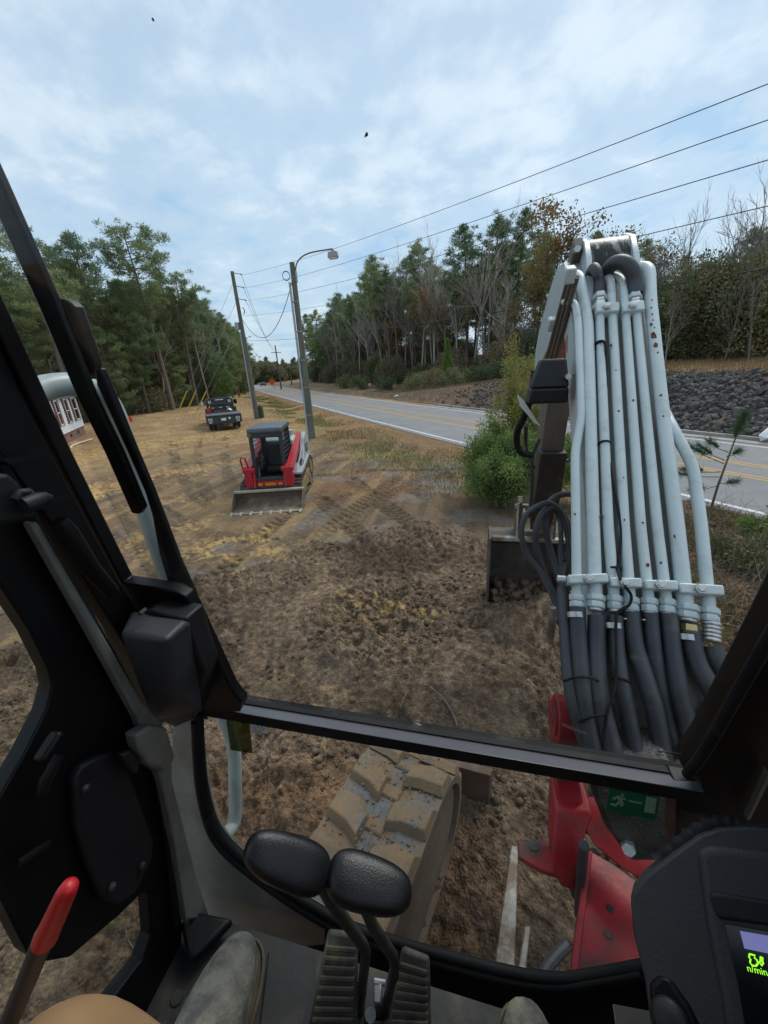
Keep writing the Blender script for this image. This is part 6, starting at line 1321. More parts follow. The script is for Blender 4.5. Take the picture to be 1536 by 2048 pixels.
# ---------------- swing post (red)
def cast(name, sect, parent, m='red_paint', bevel=.012):
    """lofted casting: each section is four corners"""
    V = []; F = []
    for s in sect: V += [np.array(q, float) for q in s]
    n_ = len(sect[0])
    for i in range(len(sect)-1):
        for k in range(n_): F.append((i*n_+k, i*n_+(k+1) % n_, (i+1)*n_+(k+1) % n_, (i+1)*n_+k))
    F += [tuple(range(n_-1, -1, -1)), tuple((len(sect)-1)*n_+k for k in range(n_))]
    return obj(name, MB().add(V, F), m, parent, bevel=bevel, seg=3, smooth=45)
bc = gy(1128, 1438, 1.25)
sw = obj('swing_post', MB().tube([bc+np.array([-.035, 0, 0]), bc+np.array([-.03, 0, 0]), bc+np.array([.09, 0, 0])], [.080, .088, .088], 28), 'red_paint', ex, bevel=.008)
obj('boss_cap', MB().tube([bc+np.array([-.043, 0, 0]), bc+np.array([-.036, 0, 0])], .066, 28), 'red_paint', sw, bevel=.004)
q = bc+np.array([.02, -.02, .083]); obj('boss_bolt', MB().tube([q+np.array([0, 0, -.01]), q+np.array([0, 0, .012]), q+np.array([0, 0, .016])], [.024, .022, .014], 12), 'grease', sw)
def sec(px0, px1, py, y, dy, tilt=0):
    a = gy(px0, py, y); b = gy(px1, py+tilt, y); return [a, b, b+np.array([0, dy, 0]), a+np.array([0, dy, 0])]
cast('post_column', [sec(1104, 1168, 1440, 1.22, .12), sec(1108, 1166, 1500, 1.21, .13), sec(1114, 1160, 1570, 1.19, .14), sec(1112, 1172, 1625, 1.15, .15, 4), sec(1112, 1190, 1665, 1.10, .15, 10)], sw)
cast('post_knuckle', [sec(1112, 1186, 1620, 1.13, .16, 8), sec(1108, 1166, 1680, 1.06, .16, 14), sec(1106, 1166, 1740, 1.02, .14, 16), sec(1120, 1160, 1775, 1.0, .12, 14)], sw)
cast('post_web', [sec(1160, 1215, 1640, 1.12, .1, 4), sec(1185, 1250, 1690, 1.06, .1, 6), sec(1235, 1300, 1735, 1.0, .1, 6), sec(1300, 1370, 1772, .96, .1, 6)], sw)
cast('pivot_block', [sec(1172, 1350, 1530, 1.02, .15), sec(1184, 1362, 1590, .99, .15), sec(1212, 1372, 1660, .96, .14), sec(1262, 1380, 1728, .93, .12)], sw, 'grease', .02)
zf = gy(1200, 1800, .96)[2]
pl = [gz(a, b, zf) for a, b in ((1178, 1700), (1230, 1730), (1290, 1775), (1330, 1900), (1330, 2000), (1148, 1960), (1152, 1900), (1168, 1800))]
fr_ = obj('frame_plate', MB().prism(pl, (0, 0, -.03)), 'red_paint', ex, bevel=.004)
obj('plate_edge', MB().tube([gz(a, b, zf+.004) for a, b in ((1178, 1706), (1166, 1800), (1153, 1900), (1148, 1950))], .012, 8), 'red_paint', fr_)
for a, b in ((1220, 1817), (1216, 1868)): q = gz(a, b, zf+.001); obj('bolt_hole', MB().cyl(q, q+np.array([0, 0, .003]), .012, 12), 'grease', fr_)
ez = gy(1075, 1700, 1.10)[2]; ear_ = obj('stop_plate', MB().prism([gz(a, b, ez) for a, b in ((1036, 1678), (1116, 1680), (1122, 1752), (1080, 1738), (1037, 1713))], (0, 0, -.028)), 'red_paint', ex, bevel=.004)
q = gz(1066, 1690, ez+.001); obj('grease_hole', MB().cyl(q, q+np.array([0, 0, .003]), .022, 14), 'grease', ear_)
hose('swing_hose', [gy(a, b, 1.0) for a, b in ((1168, 1690), (1164, 1730), (1160, 1780), (1158, 1830))], .018); q = gy(1256, 1692, .945); obj('pivot_bolt', MB().tube([q, q+np.array([-.006, -.02, .012])], [.022, .020], 6), 'zinc', sw)
# ---------------- left track, blade, beam
TA = radians(15); tz = H-2.24; t0 = np.array([-.385, 1.565, tz]); tf = np.array([sin(TA), cos(TA), 0]); ts = np.array([cos(TA), -sin(TA), 0]); WT = .54; TRD = .40
def K(s, f, z): return t0+ts*s+tf*f+np.array([0, 0, z])
tp_ = []
for a in np.linspace(pi/2, -pi/2, 15): tp_.append((-.10+cos(a)*TRD, -TRD+sin(a)*TRD))
tp_ += [(-2.2, -2*TRD)]+[(-2.2+cos(a)*TRD, -TRD+sin(a)*TRD) for a in np.linspace(-pi/2, -3*pi/2, 13)]
tp_ += [(-2.2+i*.35, 0) for i in range(1, 6)]
mb = MB(); n_ = len(tp_)
V = [K(-WT/2, f, z) for f, z in tp_]+[K(WT/2, f, z) for f, z in tp_]+[K(-WT/2, f*.97-.03, -TRD+(z+TRD)*.9) for f, z in tp_]+[K(WT/2, f*.97-.03, -TRD+(z+TRD)*.9) for f, z in tp_]
F = []
for i in range(n_):
    j_ = (i+1) % n_; F += [(i, j_, n_+j_, n_+i), (2*n_+i, 3*n_+i, 3*n_+j_, 2*n_+j_), (i, 2*n_+i, 2*n_+j_, j_), (n_+i, n_+j_, 3*n_+j_, 3*n_+i)]
trk = obj('track', mb.add(V, F), 'track_rubber', ex, smooth=40)
obj('track_frame', MB().prism([K(-WT/2+.03, f*.93-.05, -TRD+(z+TRD)*.86) for f, z in tp_], ts*(WT-.06)), 'clod', ex)
def trackpt(d):       # d = distance back from the top front, negative runs down the nose
    if d >= 0: return (-.10-d, 0.0, 0.0)
    a = -d/TRD; return (-.10+sin(a)*TRD, -TRD+cos(a)*TRD, -a)
rl = random.Random(2); pitch_ = .235
for row, sgn in ((0, -1), (1, 1)):
    for i in range(-3, 7):
        d0 = i*pitch_+(.11 if sgn > 0 else 0)
        f, z, a = trackpt(d0); up_ = np.array([0, 0, 1])*cos(a)+tf*(-sin(a)); fw_ = tf*cos(a)+np.array([0, 0, 1])*sin(a)
        def LG(s, g, h): return K(s, f, z)+fw_*g+up_*h
        ou, inn_ = sgn*(WT/2-.002), sgn*.040; lh2 = .052*rl.uniform(.85, 1.1); sk2 = .055
        base = [(ou, -.085), (ou, .095), (sgn*.150, .100), (inn_, .030), (inn_, -.135), (sgn*.125, -.10)]
        topc = [(sgn*(WT/2-.018), -.055), (sgn*(WT/2-.018), .052), (sgn*.150, .055), (inn_+sgn*.012, -.005), (inn_+sgn*.012, -.105), (sgn*.130, -.070)]
        V = [LG(s, g, -.004) for s, g in base]+[LG(s, g, lh2) for s, g in topc]; m_ = len(base)
        F = [tuple(range(m_-1, -1, -1)), tuple(range(m_, 2*m_))]+[(k, (k+1) % m_, m_+(k+1) % m_, m_+k) for k in range(m_)]
        obj('lug', MB().add(V, F), 'track_mud', trk, bevel=.006, seg=2, smooth=40)
for i in range(-3, 9):
    f, z, a = trackpt(i*.1175*1.6+.05); up_ = np.array([0, 0, 1])*cos(a)+tf*(-sin(a)); fw_ = tf*cos(a)+np.array([0, 0, 1])*sin(a)
    c = K(0, f, z); V = [c+ts*s*.058+fw_*g*.04+up_*h for s, g, h in ((-1, -1, 0), (1, -1, 0), (1, 1, 0), (-1, 1, 0), (-.8, -.7, .016), (.8, -.7, .016), (.8, .7, .016), (-.8, .7, .016))]
    obj('core_link', MB().add(V, [(0, 1, 5, 4), (1, 2, 6, 5), (2, 3, 7, 6), (3, 0, 4, 7), (4, 5, 6, 7), (3, 2, 1, 0)]), 'track_mud', trk, bevel=.005)
crumbs = []
for i in range(1500):
    d_ = rl.uniform(-.30, 1.3); sx_ = rl.uniform(-WT/2+.02, WT/2-.02); f, z, a = trackpt(d_); up_ = np.array([0, 0, 1])*cos(a)+tf*(-sin(a)); k_ = rl.random(); sz_ = .006+.016*rl.random()**4
    crumbs.append((i % 8, tuple(K(sx_, f, z)+up_*(.004 if k_ < .6 else .05)), (rl.uniform(0, 6), rl.uniform(0, 6), 0), sz_))
V_, F_ = merged(CL, crumbs); o = obj('mud_crumbs', np_mesh('mud_crumbs', V_, F_), 'track_mud', ex); o['kind'] = 'stuff'
blz = gz(880, 1545, .95); b0, b1 = gy(818, 1508, 2.02), gy(975, 1545, 1.98)
obj('dozer_blade', MB().prism([b0, b1+np.array([.02, -.02, 0]), b1+np.array([.02, -.02, -.45]), b0+np.array([0, 0, -.45])], (.02, .06, 0)), 'blade_rust', ex, bevel=.006)
for (pp, w_, m_) in ((((1037, 1690), (1022, 1690), (988, 1935), (1030, 1945)), .03, 'steel_worn'), (((1062, 1850), (1050, 1850), (1036, 1935), (1052, 1940)), .03, 'steel_worn')):
    obj('frame_beam', MB().prism([gz(a, b, tz-.18) for a, b in pp], (0, 0, -.12)), m_, ex, bevel=.006)
obj('lower_hose', MB().tube(spline([gz(a, b, tz-.1) for a, b in ((1135, 1890), (1110, 1915), (1088, 1945), (1080, 1970))], 5), .022, 10), 'hose', ex)
obj('belly', MB().box((.25, -.6, H-1.85), (1.6, 1.9, .5)), 'black_paint', ex)

# ================================================================== CAB
WA, WB = .4406, -.165        # windshield plane  y = WA + WB*(z-H)
def Wp(px, py, off=0.0): return gpl(px, py, WA+off, WB, 0)
LA, LB = .676, .18           # lower front glass
def Lp_(px, py, off=0.0): return gpl(px, py, LA+off, LB, 0)
def pw(pts, off=0.0): return [Wp(a, b, off) for a, b in pts]
WSN = np.array([0, 1, -WB]); WSN = WSN/np.linalg.norm(WSN)
# glass panes
ws = obj('windshield', MB().prism([(-.585, WA+WB*.62, Z(.62)), (.385, WA+WB*.62, Z(.62)), (.385, WA+WB*-.665, Z(-.665)), (-.585, WA+WB*-.665, Z(-.665))], WSN*.005), 'windshield', ex)
for (a, b, s, m_) in ((733, 268, .0011, 'ink'), (730, 272, .0007, 'ink'), (305, 38, .0008, 'ink')):
    q = Wp(a, b, -.002); obj('glass_speck', MB().prism([q+np.array([cos(t)*s*rl.uniform(.6, 1.3), 0, sin(t)*s*rl.uniform(.7, 1.5)]) for t in np.linspace(0, 6.28, 7, endpoint=False)], (0, .001, 0)), m_, ws)
zb0, zb1 = -.715, -1.17
lg = obj('lower_window', MB().prism([Lp_(a, b, .012) for a, b in ((398, 1420), (900, 1500), (1420, 1580), (1440, 1760), (1330, 1930), (1200, 1955), (1050, 1940), (930, 1915), (800, 1880), (690, 1845), (590, 1785), (500, 1720), (438, 1655), (408, 1560))], (0, .005, 0)), 'lower_glass', ex)
# upper window frame: side rail, corner and lower bar
corner = [(-80, 500), (-20, 625), (114, 910), (246, 1166), (300, 1174), (346, 1182), (372, 1195), (388, 1222), (430, 1310), (462, 1378), (474, 1394), (484, 1404), (480, 1424), (400, 1425), (380, 1440), (300, 1450), (240, 1330), (150, 1150), (20, 900), (-100, 660)]
obj('window_frame', MB().prism(pw(corner, -.014), WSN*.024), 'black_paint', ex, bevel=.003)
def bar(p0, p1, off, dep, m_, name='cross_bar', bv=.002): return obj(name, MB().prism([Wp(*p0[0], off), Wp(*p0[1], off), Wp(*p1[1], off), Wp(*p1[0], off)], np.array([0, dep, 0])), m_, ex, bevel=bv)
# the bar: rubber lip above, glossy flange facing up, dark underside
yb = WA+WB*-.69
def bx3(x0, x1, y0, y1, z0, z1): return MB().box(((x0+x1)/2, (y0+y1)/2, Z((z0+z1)/2)), (x1-x0, y1-y0, z1-z0))
def bprof(lst): return [(lambda q: (q[1], q[2]))(gy(900, py, y)) for py, y in lst]
pf = bprof(((1463, .600), (1474, .580), (1498, .545), (1517, .549)))+[(.590, H-.752), (.605, H-.742)]
cb_ = obj('cross_bar', MB().prism([(-.605, y, z) for y, z in pf], (1.025, 0, 0)), 'bar_sky_sheen', ex, bevel=.0015)
ps_ = bprof(((1455, .600), (1466, .588), (1475, .577)))
obj('bar_seal', MB().prism([(-.58, y, z+.002) for y, z in ps_]+[(-.58, ps_[0][0]+.004, ps_[2][1]-.01)], (.985, 0, 0)), 'black_rubber', cb_)
ps_ = bprof(((1499, .5435), (1518, .5475)))
obj('bar_edge', MB().prism([(-.60, ps_[0][0], ps_[0][1]), (-.60, ps_[1][0], ps_[1][1]-.001), (-.60, ps_[1][0]+.01, ps_[1][1]-.002)], (1.015, 0, 0)), 'black_rubber', cb_)
# wiper
obj_w = obj('wiper_blade', MB().prism([Wp(a, b, .018) for a, b in ((-40, 275), (0, 362), (100, 585), (182, 788), (239, 905), (286, 1016), (278, 1029), (262, 1027), (208, 905), (155, 800), (75, 612), (0, 445), (-45, 345))], (0, .012, 0)), 'black_paint', ex, bevel=.003)
obj('wiper_box', MB().prism([Wp(a, b, .036) for a, b in ((103, 598), (112, 594), (132, 598), (144, 612), (184, 728), (182, 745), (172, 760), (150, 755), (105, 650))], (0, .02, 0)), 'black_plastic', obj_w, bevel=.005)
obj('wiper_arm', MB().prism([Wp(a, b, .03) for a, b in ((188, 738), (199, 735), (264, 893), (300, 976), (331, 1055), (358, 1125), (384, 1182), (396, 1215), (380, 1222), (343, 1192), (317, 1106), (303, 1030), (289, 985), (254, 905), (192, 770))], (0, .012, 0)), 'black_paint', obj_w, bevel=.003)
obj('wiper_pivot', MB().cyl(Wp(384, 1210, .03), Wp(384, 1210, .09), .018, 14), 'black_plastic', obj_w)
# wiper motor cover
mc = Wp(318, 1335, -.075); R = Matrix.Rotation(.16, 3, 'X')@Matrix.Rotation(-.06, 3, 'Z')
mcv = obj('motor_cover', MB().prism([Wp(a, b, -.050)+np.array([0, 0, 0]) for a, b in ((262, 1235), (300, 1222), (372, 1238), (392, 1300), (410, 1345), (405, 1375), (385, 1440), (350, 1455), (300, 1430))], (0, .045, 0)), 'black_plastic', ex, bevel=.004)
V = [Wp(a, b, o_) for a, b, o_ in ((238, 1268, -.105), (334, 1280, -.105), (345, 1390, -.095), (395, 1420, -.06), (300, 1440, -.095), (262, 1218, -.045), (382, 1235, -.04), (405, 1340, -.04), (390, 1425, -.035), (310, 1440, -.04))]
obj('cover_shell', MB().add(V, [(0, 1, 2, 4), (0, 5, 6, 1), (1, 6, 7, 2), (2, 7, 8, 3), (4, 2, 3), (4, 3, 8, 9), (0, 4, 9, 5), (5, 9, 8, 7, 6)]), 'console_plastic', mcv, bevel=.010, seg=4, smooth=60)
q0, q1 = Wp(291, 1218, -.062), Wp(280, 1228, -.075); obj('cover_slot', MB().tube([q0, q1], .0035, 6), 'ink', mcv)
# left side: door and pillar, on the planes x = -0.63 / -0.60
def dp(pts, x): return [gx(a, b, x) for a, b in pts]
door = [(104, 1372), (92, 1420), (50, 1505), (0, 1592), (-60, 1690), (0, 1795), (32, 1860), (55, 1905), (85, 1925), (140, 1915), (240, 1830), (285, 1785), (297, 1786), (303, 1868), (285, 1920), (220, 2005), (180, 2060), (150, 2110), (275, 2125), (312, 2000), (362, 1900), (366, 1850), (340, 1700), (318, 1560), (290, 1440), (180, 1240), (70, 1050), (-30, 860), (-120, 700), (-200, 640), (-170, 900), (-60, 1080), (0, 1170), (60, 1262), (98, 1340)]
dr = obj('door', MB().prism(dp(door, -.63), (-.03, 0, 0)), 'black_paint', ex, bevel=.003)
obj('door_seal', MB().tube(dp(((352, 1850), (340, 1700), (318, 1560), (290, 1440), (180, 1240), (70, 1050), (-30, 860)), -.622), .009, 8), 'black_rubber', dr)
cv = [(148, 1560), (165, 1530), (200, 1510), (235, 1505), (255, 1530), (280, 1600), (310, 1680), (305, 1720), (270, 1790), (240, 1812), (205, 1800), (180, 1740), (155, 1660)]
obj('door_cover', MB().prism(dp(cv, -.612), (-.018, 0, 0)), 'black_plastic', dr, bevel=.006)
for a, b in ((170, 1576), (283, 1731), (223, 1773)): q = gx(a, b, -.609); obj('screw', MB().tube([q, q+np.array([.004, 0, 0]), q+np.array([.007, 0, 0])], [.0075, .0068, .003], 14), 'steel_dark', dr)
obj('door_latch', MB().box(gx(98, 1492, -.60), (.02, .04, .012), (.5, 0, 0)), 'black_paint', dr, bevel=.005); obj('door_latch', MB().tube(dp(((118, 1510), (92, 1560), (85, 1590)), -.60), [.007, .009, .007], 10), 'black_paint', dr)
obj('door_handle', MB().tube(dp(((36, 1728), (70, 1704), (96, 1688)), -.617), .006, 8), 'black_paint', dr)
obj('door_glass', MB().prism(dp(((104, 1372), (92, 1420), (0, 1592), (-200, 1900), (-700, 1900), (-500, 700), (-170, 900), (0, 1170), (98, 1340)), -.645), (-.004, 0, 0)), 'window_tint', dr)
obj('lower_door_glass', MB().prism(dp(((0, 1795), (55, 1905), (85, 1925), (140, 1915), (240, 1830), (285, 1785), (297, 1786), (303, 1868), (285, 1920), (220, 2005), (150, 2110), (-100, 2110)), -.645), (-.004, 0, 0)), 'window_tint', dr)
pil = obj('front_pillar', MB().prism(dp(((62, 1046), (76, 1042), (86, 1060), (286, 1404), (322, 1440), (345, 1500), (345, 1560), (380, 1700), (420, 1836), (372, 1842), (352, 1700), (325, 1565), (286, 1470), (278, 1440), (170, 1240)), -.600), (-.02, 0, 0)), 'cab_grey', ex, bevel=.004)
obj('pillar_trim', MB().prism(dp(((98, 1040), (330, 1420), (420, 1440), (250, 1180), (100, 900), (-22, 640), (-140, 500), (-220, 600)), -.612), (-.03, 0, 0)), 'black_paint', ex, bevel=.003)
obj('pillar_tube', MB().tube(dp(((118, 1040), (135, 1065), (180, 1135), (225, 1185)), -.585), [.010, .014, .013, .011], 12), 'black_paint', ex, smooth=60)
obj('shelf_bracket', MB().prism(dp(((88, 1018), (150, 994), (152, 998), (98, 1022)), -.575), (-.03, 0, 0)), 'black_paint', ex); obj('shelf_bracket', MB().prism(dp(((10, 922), (100, 902), (104, 906), (20, 930)), -.575), (-.03, 0, 0)), 'black_paint', ex)
lk = obj('latch_block', MB().prism(dp(((-40, 948), (20, 945), (40, 965), (60, 1000), (75, 1030), (62, 1042), (0, 1052), (-60, 1050)), -.575), (-.03, 0, 0)), 'black_plastic', ex, bevel=.006)
obj('latch_lever', MB().tube(dp(((44, 1012), (70, 1002), (90, 995), (100, 998)), -.56), [.012, .012, .008, .006], 10), 'black_plastic', lk, smooth=60)
obj('latch_lever', MB().tube(dp(((30, 1000), (38, 985), (55, 984), (66, 994)), -.562), .006, 8), 'black_plastic', lk, smooth=60)
hinge = obj('hinge_block', MB().prism(dp(((272, 1470), (300, 1452), (335, 1455), (352, 1515), (340, 1535), (322, 1545), (300, 1530), (280, 1500)), -.575), (-.03, 0, 0)), 'cab_grey', ex, bevel=.006)
obj('striker', MB().prism(dp(((243, 1510), (262, 1500), (282, 1520), (275, 1550), (262, 1540)), -.585), (-.02, 0, 0)), 'black_plastic', ex, bevel=.004)
# footwell corner panel and lower window seal
sealp = [(398, 1428), (401, 1500), (408, 1570), (428, 1645), (462, 1692), (520, 1740), (600, 1796), (700, 1852), (800, 1886), (930, 1922), (1050, 1950), (1130, 1958), (1200, 1948), (1290, 1932)]
sp_ = spline([Lp_(a, b, 0) for a, b in sealp], 4)
obj('window_seal', MB().tube(sp_, .0105, 10), 'black_rubber', ex, smooth=60); obj('window_seal', MB().tube(spline([Lp_(a-8, b+16, -.008) for a, b in sealp], 4), .009, 10), 'black_rubber', ex, smooth=60)
obj('footwell_panel', MB().prism([Lp_(a, b, -.004) for a, b in ((345, 1450), (396, 1440), (400, 1500), (407, 1572), (427, 1650), (460, 1698), (518, 1748), (598, 1803), (650, 1832), (650, 1890), (560, 1900), (480, 1880), (410, 1850), (362, 1830), (352, 1700), (340, 1560))], (0, .02, 0)), 'cab_grey', ex, bevel=.003)
obj('front_sill', MB().prism([Lp_(a, b, -.002) for a, b in ((640, 1832), (700, 1862), (800, 1896), (930, 1932), (1050, 1960), (1130, 1968), (1200, 1958), (1290, 1942), (1400, 1930), (1420, 2060), (1200, 2080), (900, 2050), (700, 1980), (560, 1900), (600, 1860))], (0, .02, 0)), 'black_paint', ex, bevel=.003)
zfl = -1.205
fl_ = obj('cab_floor', MB().box((-.12, -.19, Z(zfl-.02)), (1.08, 1.18, .04)), 'floor_mat', ex)
for a, b in ((355, 1996), (305, 2028), (365, 2034), (330, 2060)):
    q = gz(a, b, Z(zfl)); obj('mat_stud', MB().tube([q, q+np.array([0, 0, .004])], [.014, .012], 14), 'floor_mat', fl_)
obj('corner_tray', MB().prism([gz(a, b, Z(zfl+.02)) for a, b in ((372, 1830), (420, 1840), (470, 1850), (395, 1930), (380, 1925), (368, 1870))], (0, 0, .03)), 'black_plastic', ex, bevel=.008)
obj('heel_plate', MB().prism([gz(a, b, Z(zfl+.004)) for a, b in ((540, 1900), (625, 1915), (640, 2060), (520, 2070))], (0, 0, .004)), 'floor_mat', ex)
# pedals
def pedal(quad, nrib, lean):
    zt0, zt1 = -1.09, -1.02
    P = [gz(a, b, Z(z)) for a, b, z in quad]; c = sum(P)/4; n_ = np.cross(P[1]-P[0], P[3]-P[0]); n_ = n_/np.linalg.norm(n_); n_ = n_ if n_[2] > 0 else -n_
    pd = obj('pedal', MB().prism(P, -n_*.014), 'pedal', ex, bevel=.006)
    for i in range(nrib):
        t = (i+1.6)/(nrib+1.4); a = P[0]+(P[3]-P[0])*t; b = P[1]+(P[2]-P[1])*t; d_ = (P[3]-P[0])/np.linalg.norm(P[3]-P[0])
        obj('rib', MB().prism([a+(b-a)*.06-d_*.0035, a+(b-a)*.94-d_*.0035, a+(b-a)*.94+d_*.0035, a+(b-a)*.06+d_*.0035], n_*.006), 'pedal', pd, bevel=.0015)
    return pd
pedal([(655, 1862, -1.035), (716, 1868, -1.035), (712, 2075, -1.14), (612, 2075, -1.14)], 9, 0)
pedal([(803, 1896, -1.035), (858, 1918, -1.035), (862, 2075, -1.13), (770, 2075, -1.13)], 8, 0)
def lever(px, r): return obj('pedal_lever', MB().tube([gd(a, b, d_) for a, b, d_ in px], r, 10), 'steel_dark', ex, smooth=60)
l1 = lever(((640, 1762, .58), (660, 1800, .60), (725, 1888, .68), (732, 1905, .70), (722, 2000, .76), (716, 2060, .80)), .0095)
l2 = lever(((730, 1812, .60), (745, 1850, .63), (786, 1912, .70), (790, 1930, .71), (776, 2000, .76), (765, 2070, .80)), .0095)
def knob(px, parent, label=None):
    """flattened leather-grain paddle: outline in pixels with thickness"""
    c = sum(np.array(gd(a, b, d_)) for a, b, d_ in px)/len(px); bm = bmesh.new(); bmesh.ops.create_uvsphere(bm, u_segments=32, v_segments=18, radius=1.0)
    A_, B_, C_ = [gd(a, b, d_) for a, b, d_ in px[:3]], None, None
    e0 = np.array(gd(*px[1]))-np.array(gd(*px[0])); L_ = np.linalg.norm(e0)/2; e0 = e0/(2*L_); vw = c-EYE; vw = vw/np.linalg.norm(vw); nrm_ = -vw*.86+np.array([0, 0, .5]); nrm_ -= e0*(nrm_@e0); nrm_ /= np.linalg.norm(nrm_); e1 = np.cross(nrm_, e0)
    W_ = px[2][0]; T_ = px[2][1]; tap = px[2][2]
    cc2 = (np.array(gd(*px[0]))+np.array(gd(*px[1])))/2
    for v in bm.verts:
        x, y, z = v.co; sgn = lambda a, p: math.copysign(abs(a)**p, a)
        x2, y2, z2 = sgn(x, .72), sgn(y, .72), sgn(z, .66); w = W_*(1+tap*x2)
        p = cc2+e0*L_*x2+e1*w*y2+nrm_*T_*z2*(1+.2*tap*x2); v.co = Vector(p)
    me = bpy.data.meshes.new('lever_knob'); bm.to_mesh(me); bm.free(); me.polygons.foreach_set('use_smooth', [True]*len(me.polygons)); return obj('lever_knob', me, 'knob', parent)
knob([(492, 1690, .545), (655, 1752, .57), (.031, .021, .12)], l1); knob([(655, 1742, .575), (822, 1792, .575), (.033, .022, -.12)], l2)
q = gd(756, 1985, .76); hb2 = obj('lever_hub', MB().box(q, (.016, .030, .026), (.2, 0, .2)), 'zinc', ex, bevel=.003); obj('hub_bolt', MB().cyl(gd(741, 2032, .775), gd(741, 2030, .758), .011, 8), 'zinc', hb2); obj('hub_pin', MB().cyl(gd(748, 1962, .765), gd(770, 1966, .765), .005, 8), 'zinc', hb2); obj('hub_block', MB().box(gd(762, 2020, .785), (.02, .03, .05), (.2, 0, .2)), 'black_paint', hb2, bevel=.003)
# right front pillar and console
rp2 = [(1720, 900), (1582, 1200), (1490, 1365), (1412, 1500), (1372, 1552), (1398, 1556), (1412, 1592), (1355, 1580), (1350, 1690), (1360, 1760), (1500, 1850), (1800, 1850), (1900, 1200)]
obj('right_pillar', MB().prism([Wp(a, b, -.012) for a, b in rp2], (0, .05, 0)), 'black_paint', ex, bevel=.004)
obj('pillar_seal', MB().tube(spline([Wp(a, b, -.015) for a, b in ((1640, 1080), (1566, 1228), (1489, 1362), (1412, 1498), (1374, 1550))], 4), .008, 8), 'black_rubber', ex, smooth=60)
obj('pillar_trim_strip', MB().prism([Wp(a, b, -.03) for a, b in ((1540, 1560), (1500, 1640), (1494, 1640), (1538, 1545))], (0, .01, 0)), 'cab_grey', ex)
# monitor console: faces the seat
mc0 = np.array(gd(1400, 1850, .50)); mn = np.array([-.30, -.62, .72]); mn = mn/np.linalg.norm(mn)
def Mp(px, py, off=0.0):
    d = ray(px, py); t = ((mc0+mn*off-EYE)@mn)/(d@mn); return EYE+d*t
shell_out = [(1262, 1810), (1268, 1784), (1290, 1755), (1340, 1715), (1400, 1672), (1440, 1658), (1500, 1654), (1600, 1660), (1700, 1700), (1760, 1900), (1740, 2200), (1400, 2260), (1310, 2150), (1302, 2050), (1290, 1960), (1268, 1870)]
mo = obj('monitor', MB().prism([Mp(a, b, 0) for a, b in shell_out], -mn*.05), 'console_plastic', ex, bevel=.022, seg=5, smooth=60)
ins_ = [(1392, 1700), (1420, 1690), (1560, 1700), (1680, 1740), (1700, 1900), (1680, 2150), (1460, 2130), (1440, 1990), (1412, 1850)]
obj('monitor_bezel', MB().prism([Mp(a, b, .006) for a, b in ins_], -mn*.02), 'console_plastic', mo, bevel=.010, seg=4, smooth=60)
obj('monitor_hood', MB().prism([Mp(a, b, .010) for a, b in ((1417, 1788), (1426, 1784), (1560, 1806), (1680, 1830), (1680, 1880), (1560, 1856), (1437, 1840))], -mn*.012), 'black_plastic', mo, bevel=.004, seg=3)
sc_ = obj('screen', MB().prism([Mp(a, b, .0085) for a, b in ((1450, 1848), (1560, 1868), (1690, 1890), (1690, 2140), (1500, 2110), (1475, 1960))], -mn*.006), 'screen_black', mo)
obj('display_band', MB().prism([Mp(a, b, .0095) for a, b in ((1480, 1862), (1560, 1876), (1600, 1884), (1600, 1922), (1560, 1912), (1489, 1897))], -mn*.001), 'screen_blue', sc_)
def mtext(s, size, px, py, m_):
    me = text_mesh(s, size); setmat(me, m_); o = bpy.data.objects.new('lettering', me); COL.objects.link(o); o.parent = sc_
    ex_ = Mp(px+30, py+7, .0102)-Mp(px, py, .0102); ex_ /= np.linalg.norm(ex_); ey_ = np.cross(mn, ex_); p_ = Mp(px, py, .0102)
    o.matrix_world = Matrix(((ex_[0], ey_[0], mn[0], p_[0]), (ex_[1], ey_[1], mn[1], p_[1]), (ex_[2], ey_[2], mn[2], p_[2]), (0, 0, 0, 1)))
mtext('n/min', .0085, 1514, 1941, 'icon_green')
def icon(pts, r=.0008, close=True):
    P = [Mp(a, b, .0100) for a, b in pts]; P = P+[P[0]] if close else P; obj('engine_icon', MB().tube(P, r, 5), 'icon_green', sc_)
icon([(1499, 1908), (1510, 1911), (1509, 1916), (1514, 1920), (1516, 1927), (1512, 1932), (1504, 1931), (1500, 1925), (1501, 1918), (1498, 1915)])
icon([(1521, 1914), (1525, 1915), (1525, 1924), (1527, 1925), (1523, 1931), (1518, 1924), (1521, 1923)])
obj('console_pocket', MB().prism([Mp(a, b, .004) for a, b in ((1298, 1968), (1318, 1950), (1345, 1962), (1380, 2010), (1405, 2060), (1420, 2120), (1330, 2130), (1305, 2050))], -mn*.02), 'black_paint', mo, bevel=.006, seg=3)
obj('pocket_knob', MB().tube([Mp(1340, 2040, .0), Mp(1340, 2040, .012), Mp(1340, 2040, .016)], [.020, .020, .015], 20), 'black_plastic', mo, smooth=50)
gt = spline([Mp(a, b, -.03) for a, b in ((1318, 1728), (1360, 1692), (1400, 1664), (1440, 1650), (1480, 1656))], 6); obj('console_boot', MB().tube(gt, [.010 if i % 3 else .013 for i in range(len(gt))], 10), 'black_rubber', mo, smooth=60)
obj('paper_card', MB().prism([gd(a, b, .62) for a, b in ((1226, 2008), (1300, 2022), (1310, 2090), (1238, 2090))], (0, 0, -.003)), 'paper_white', ex)
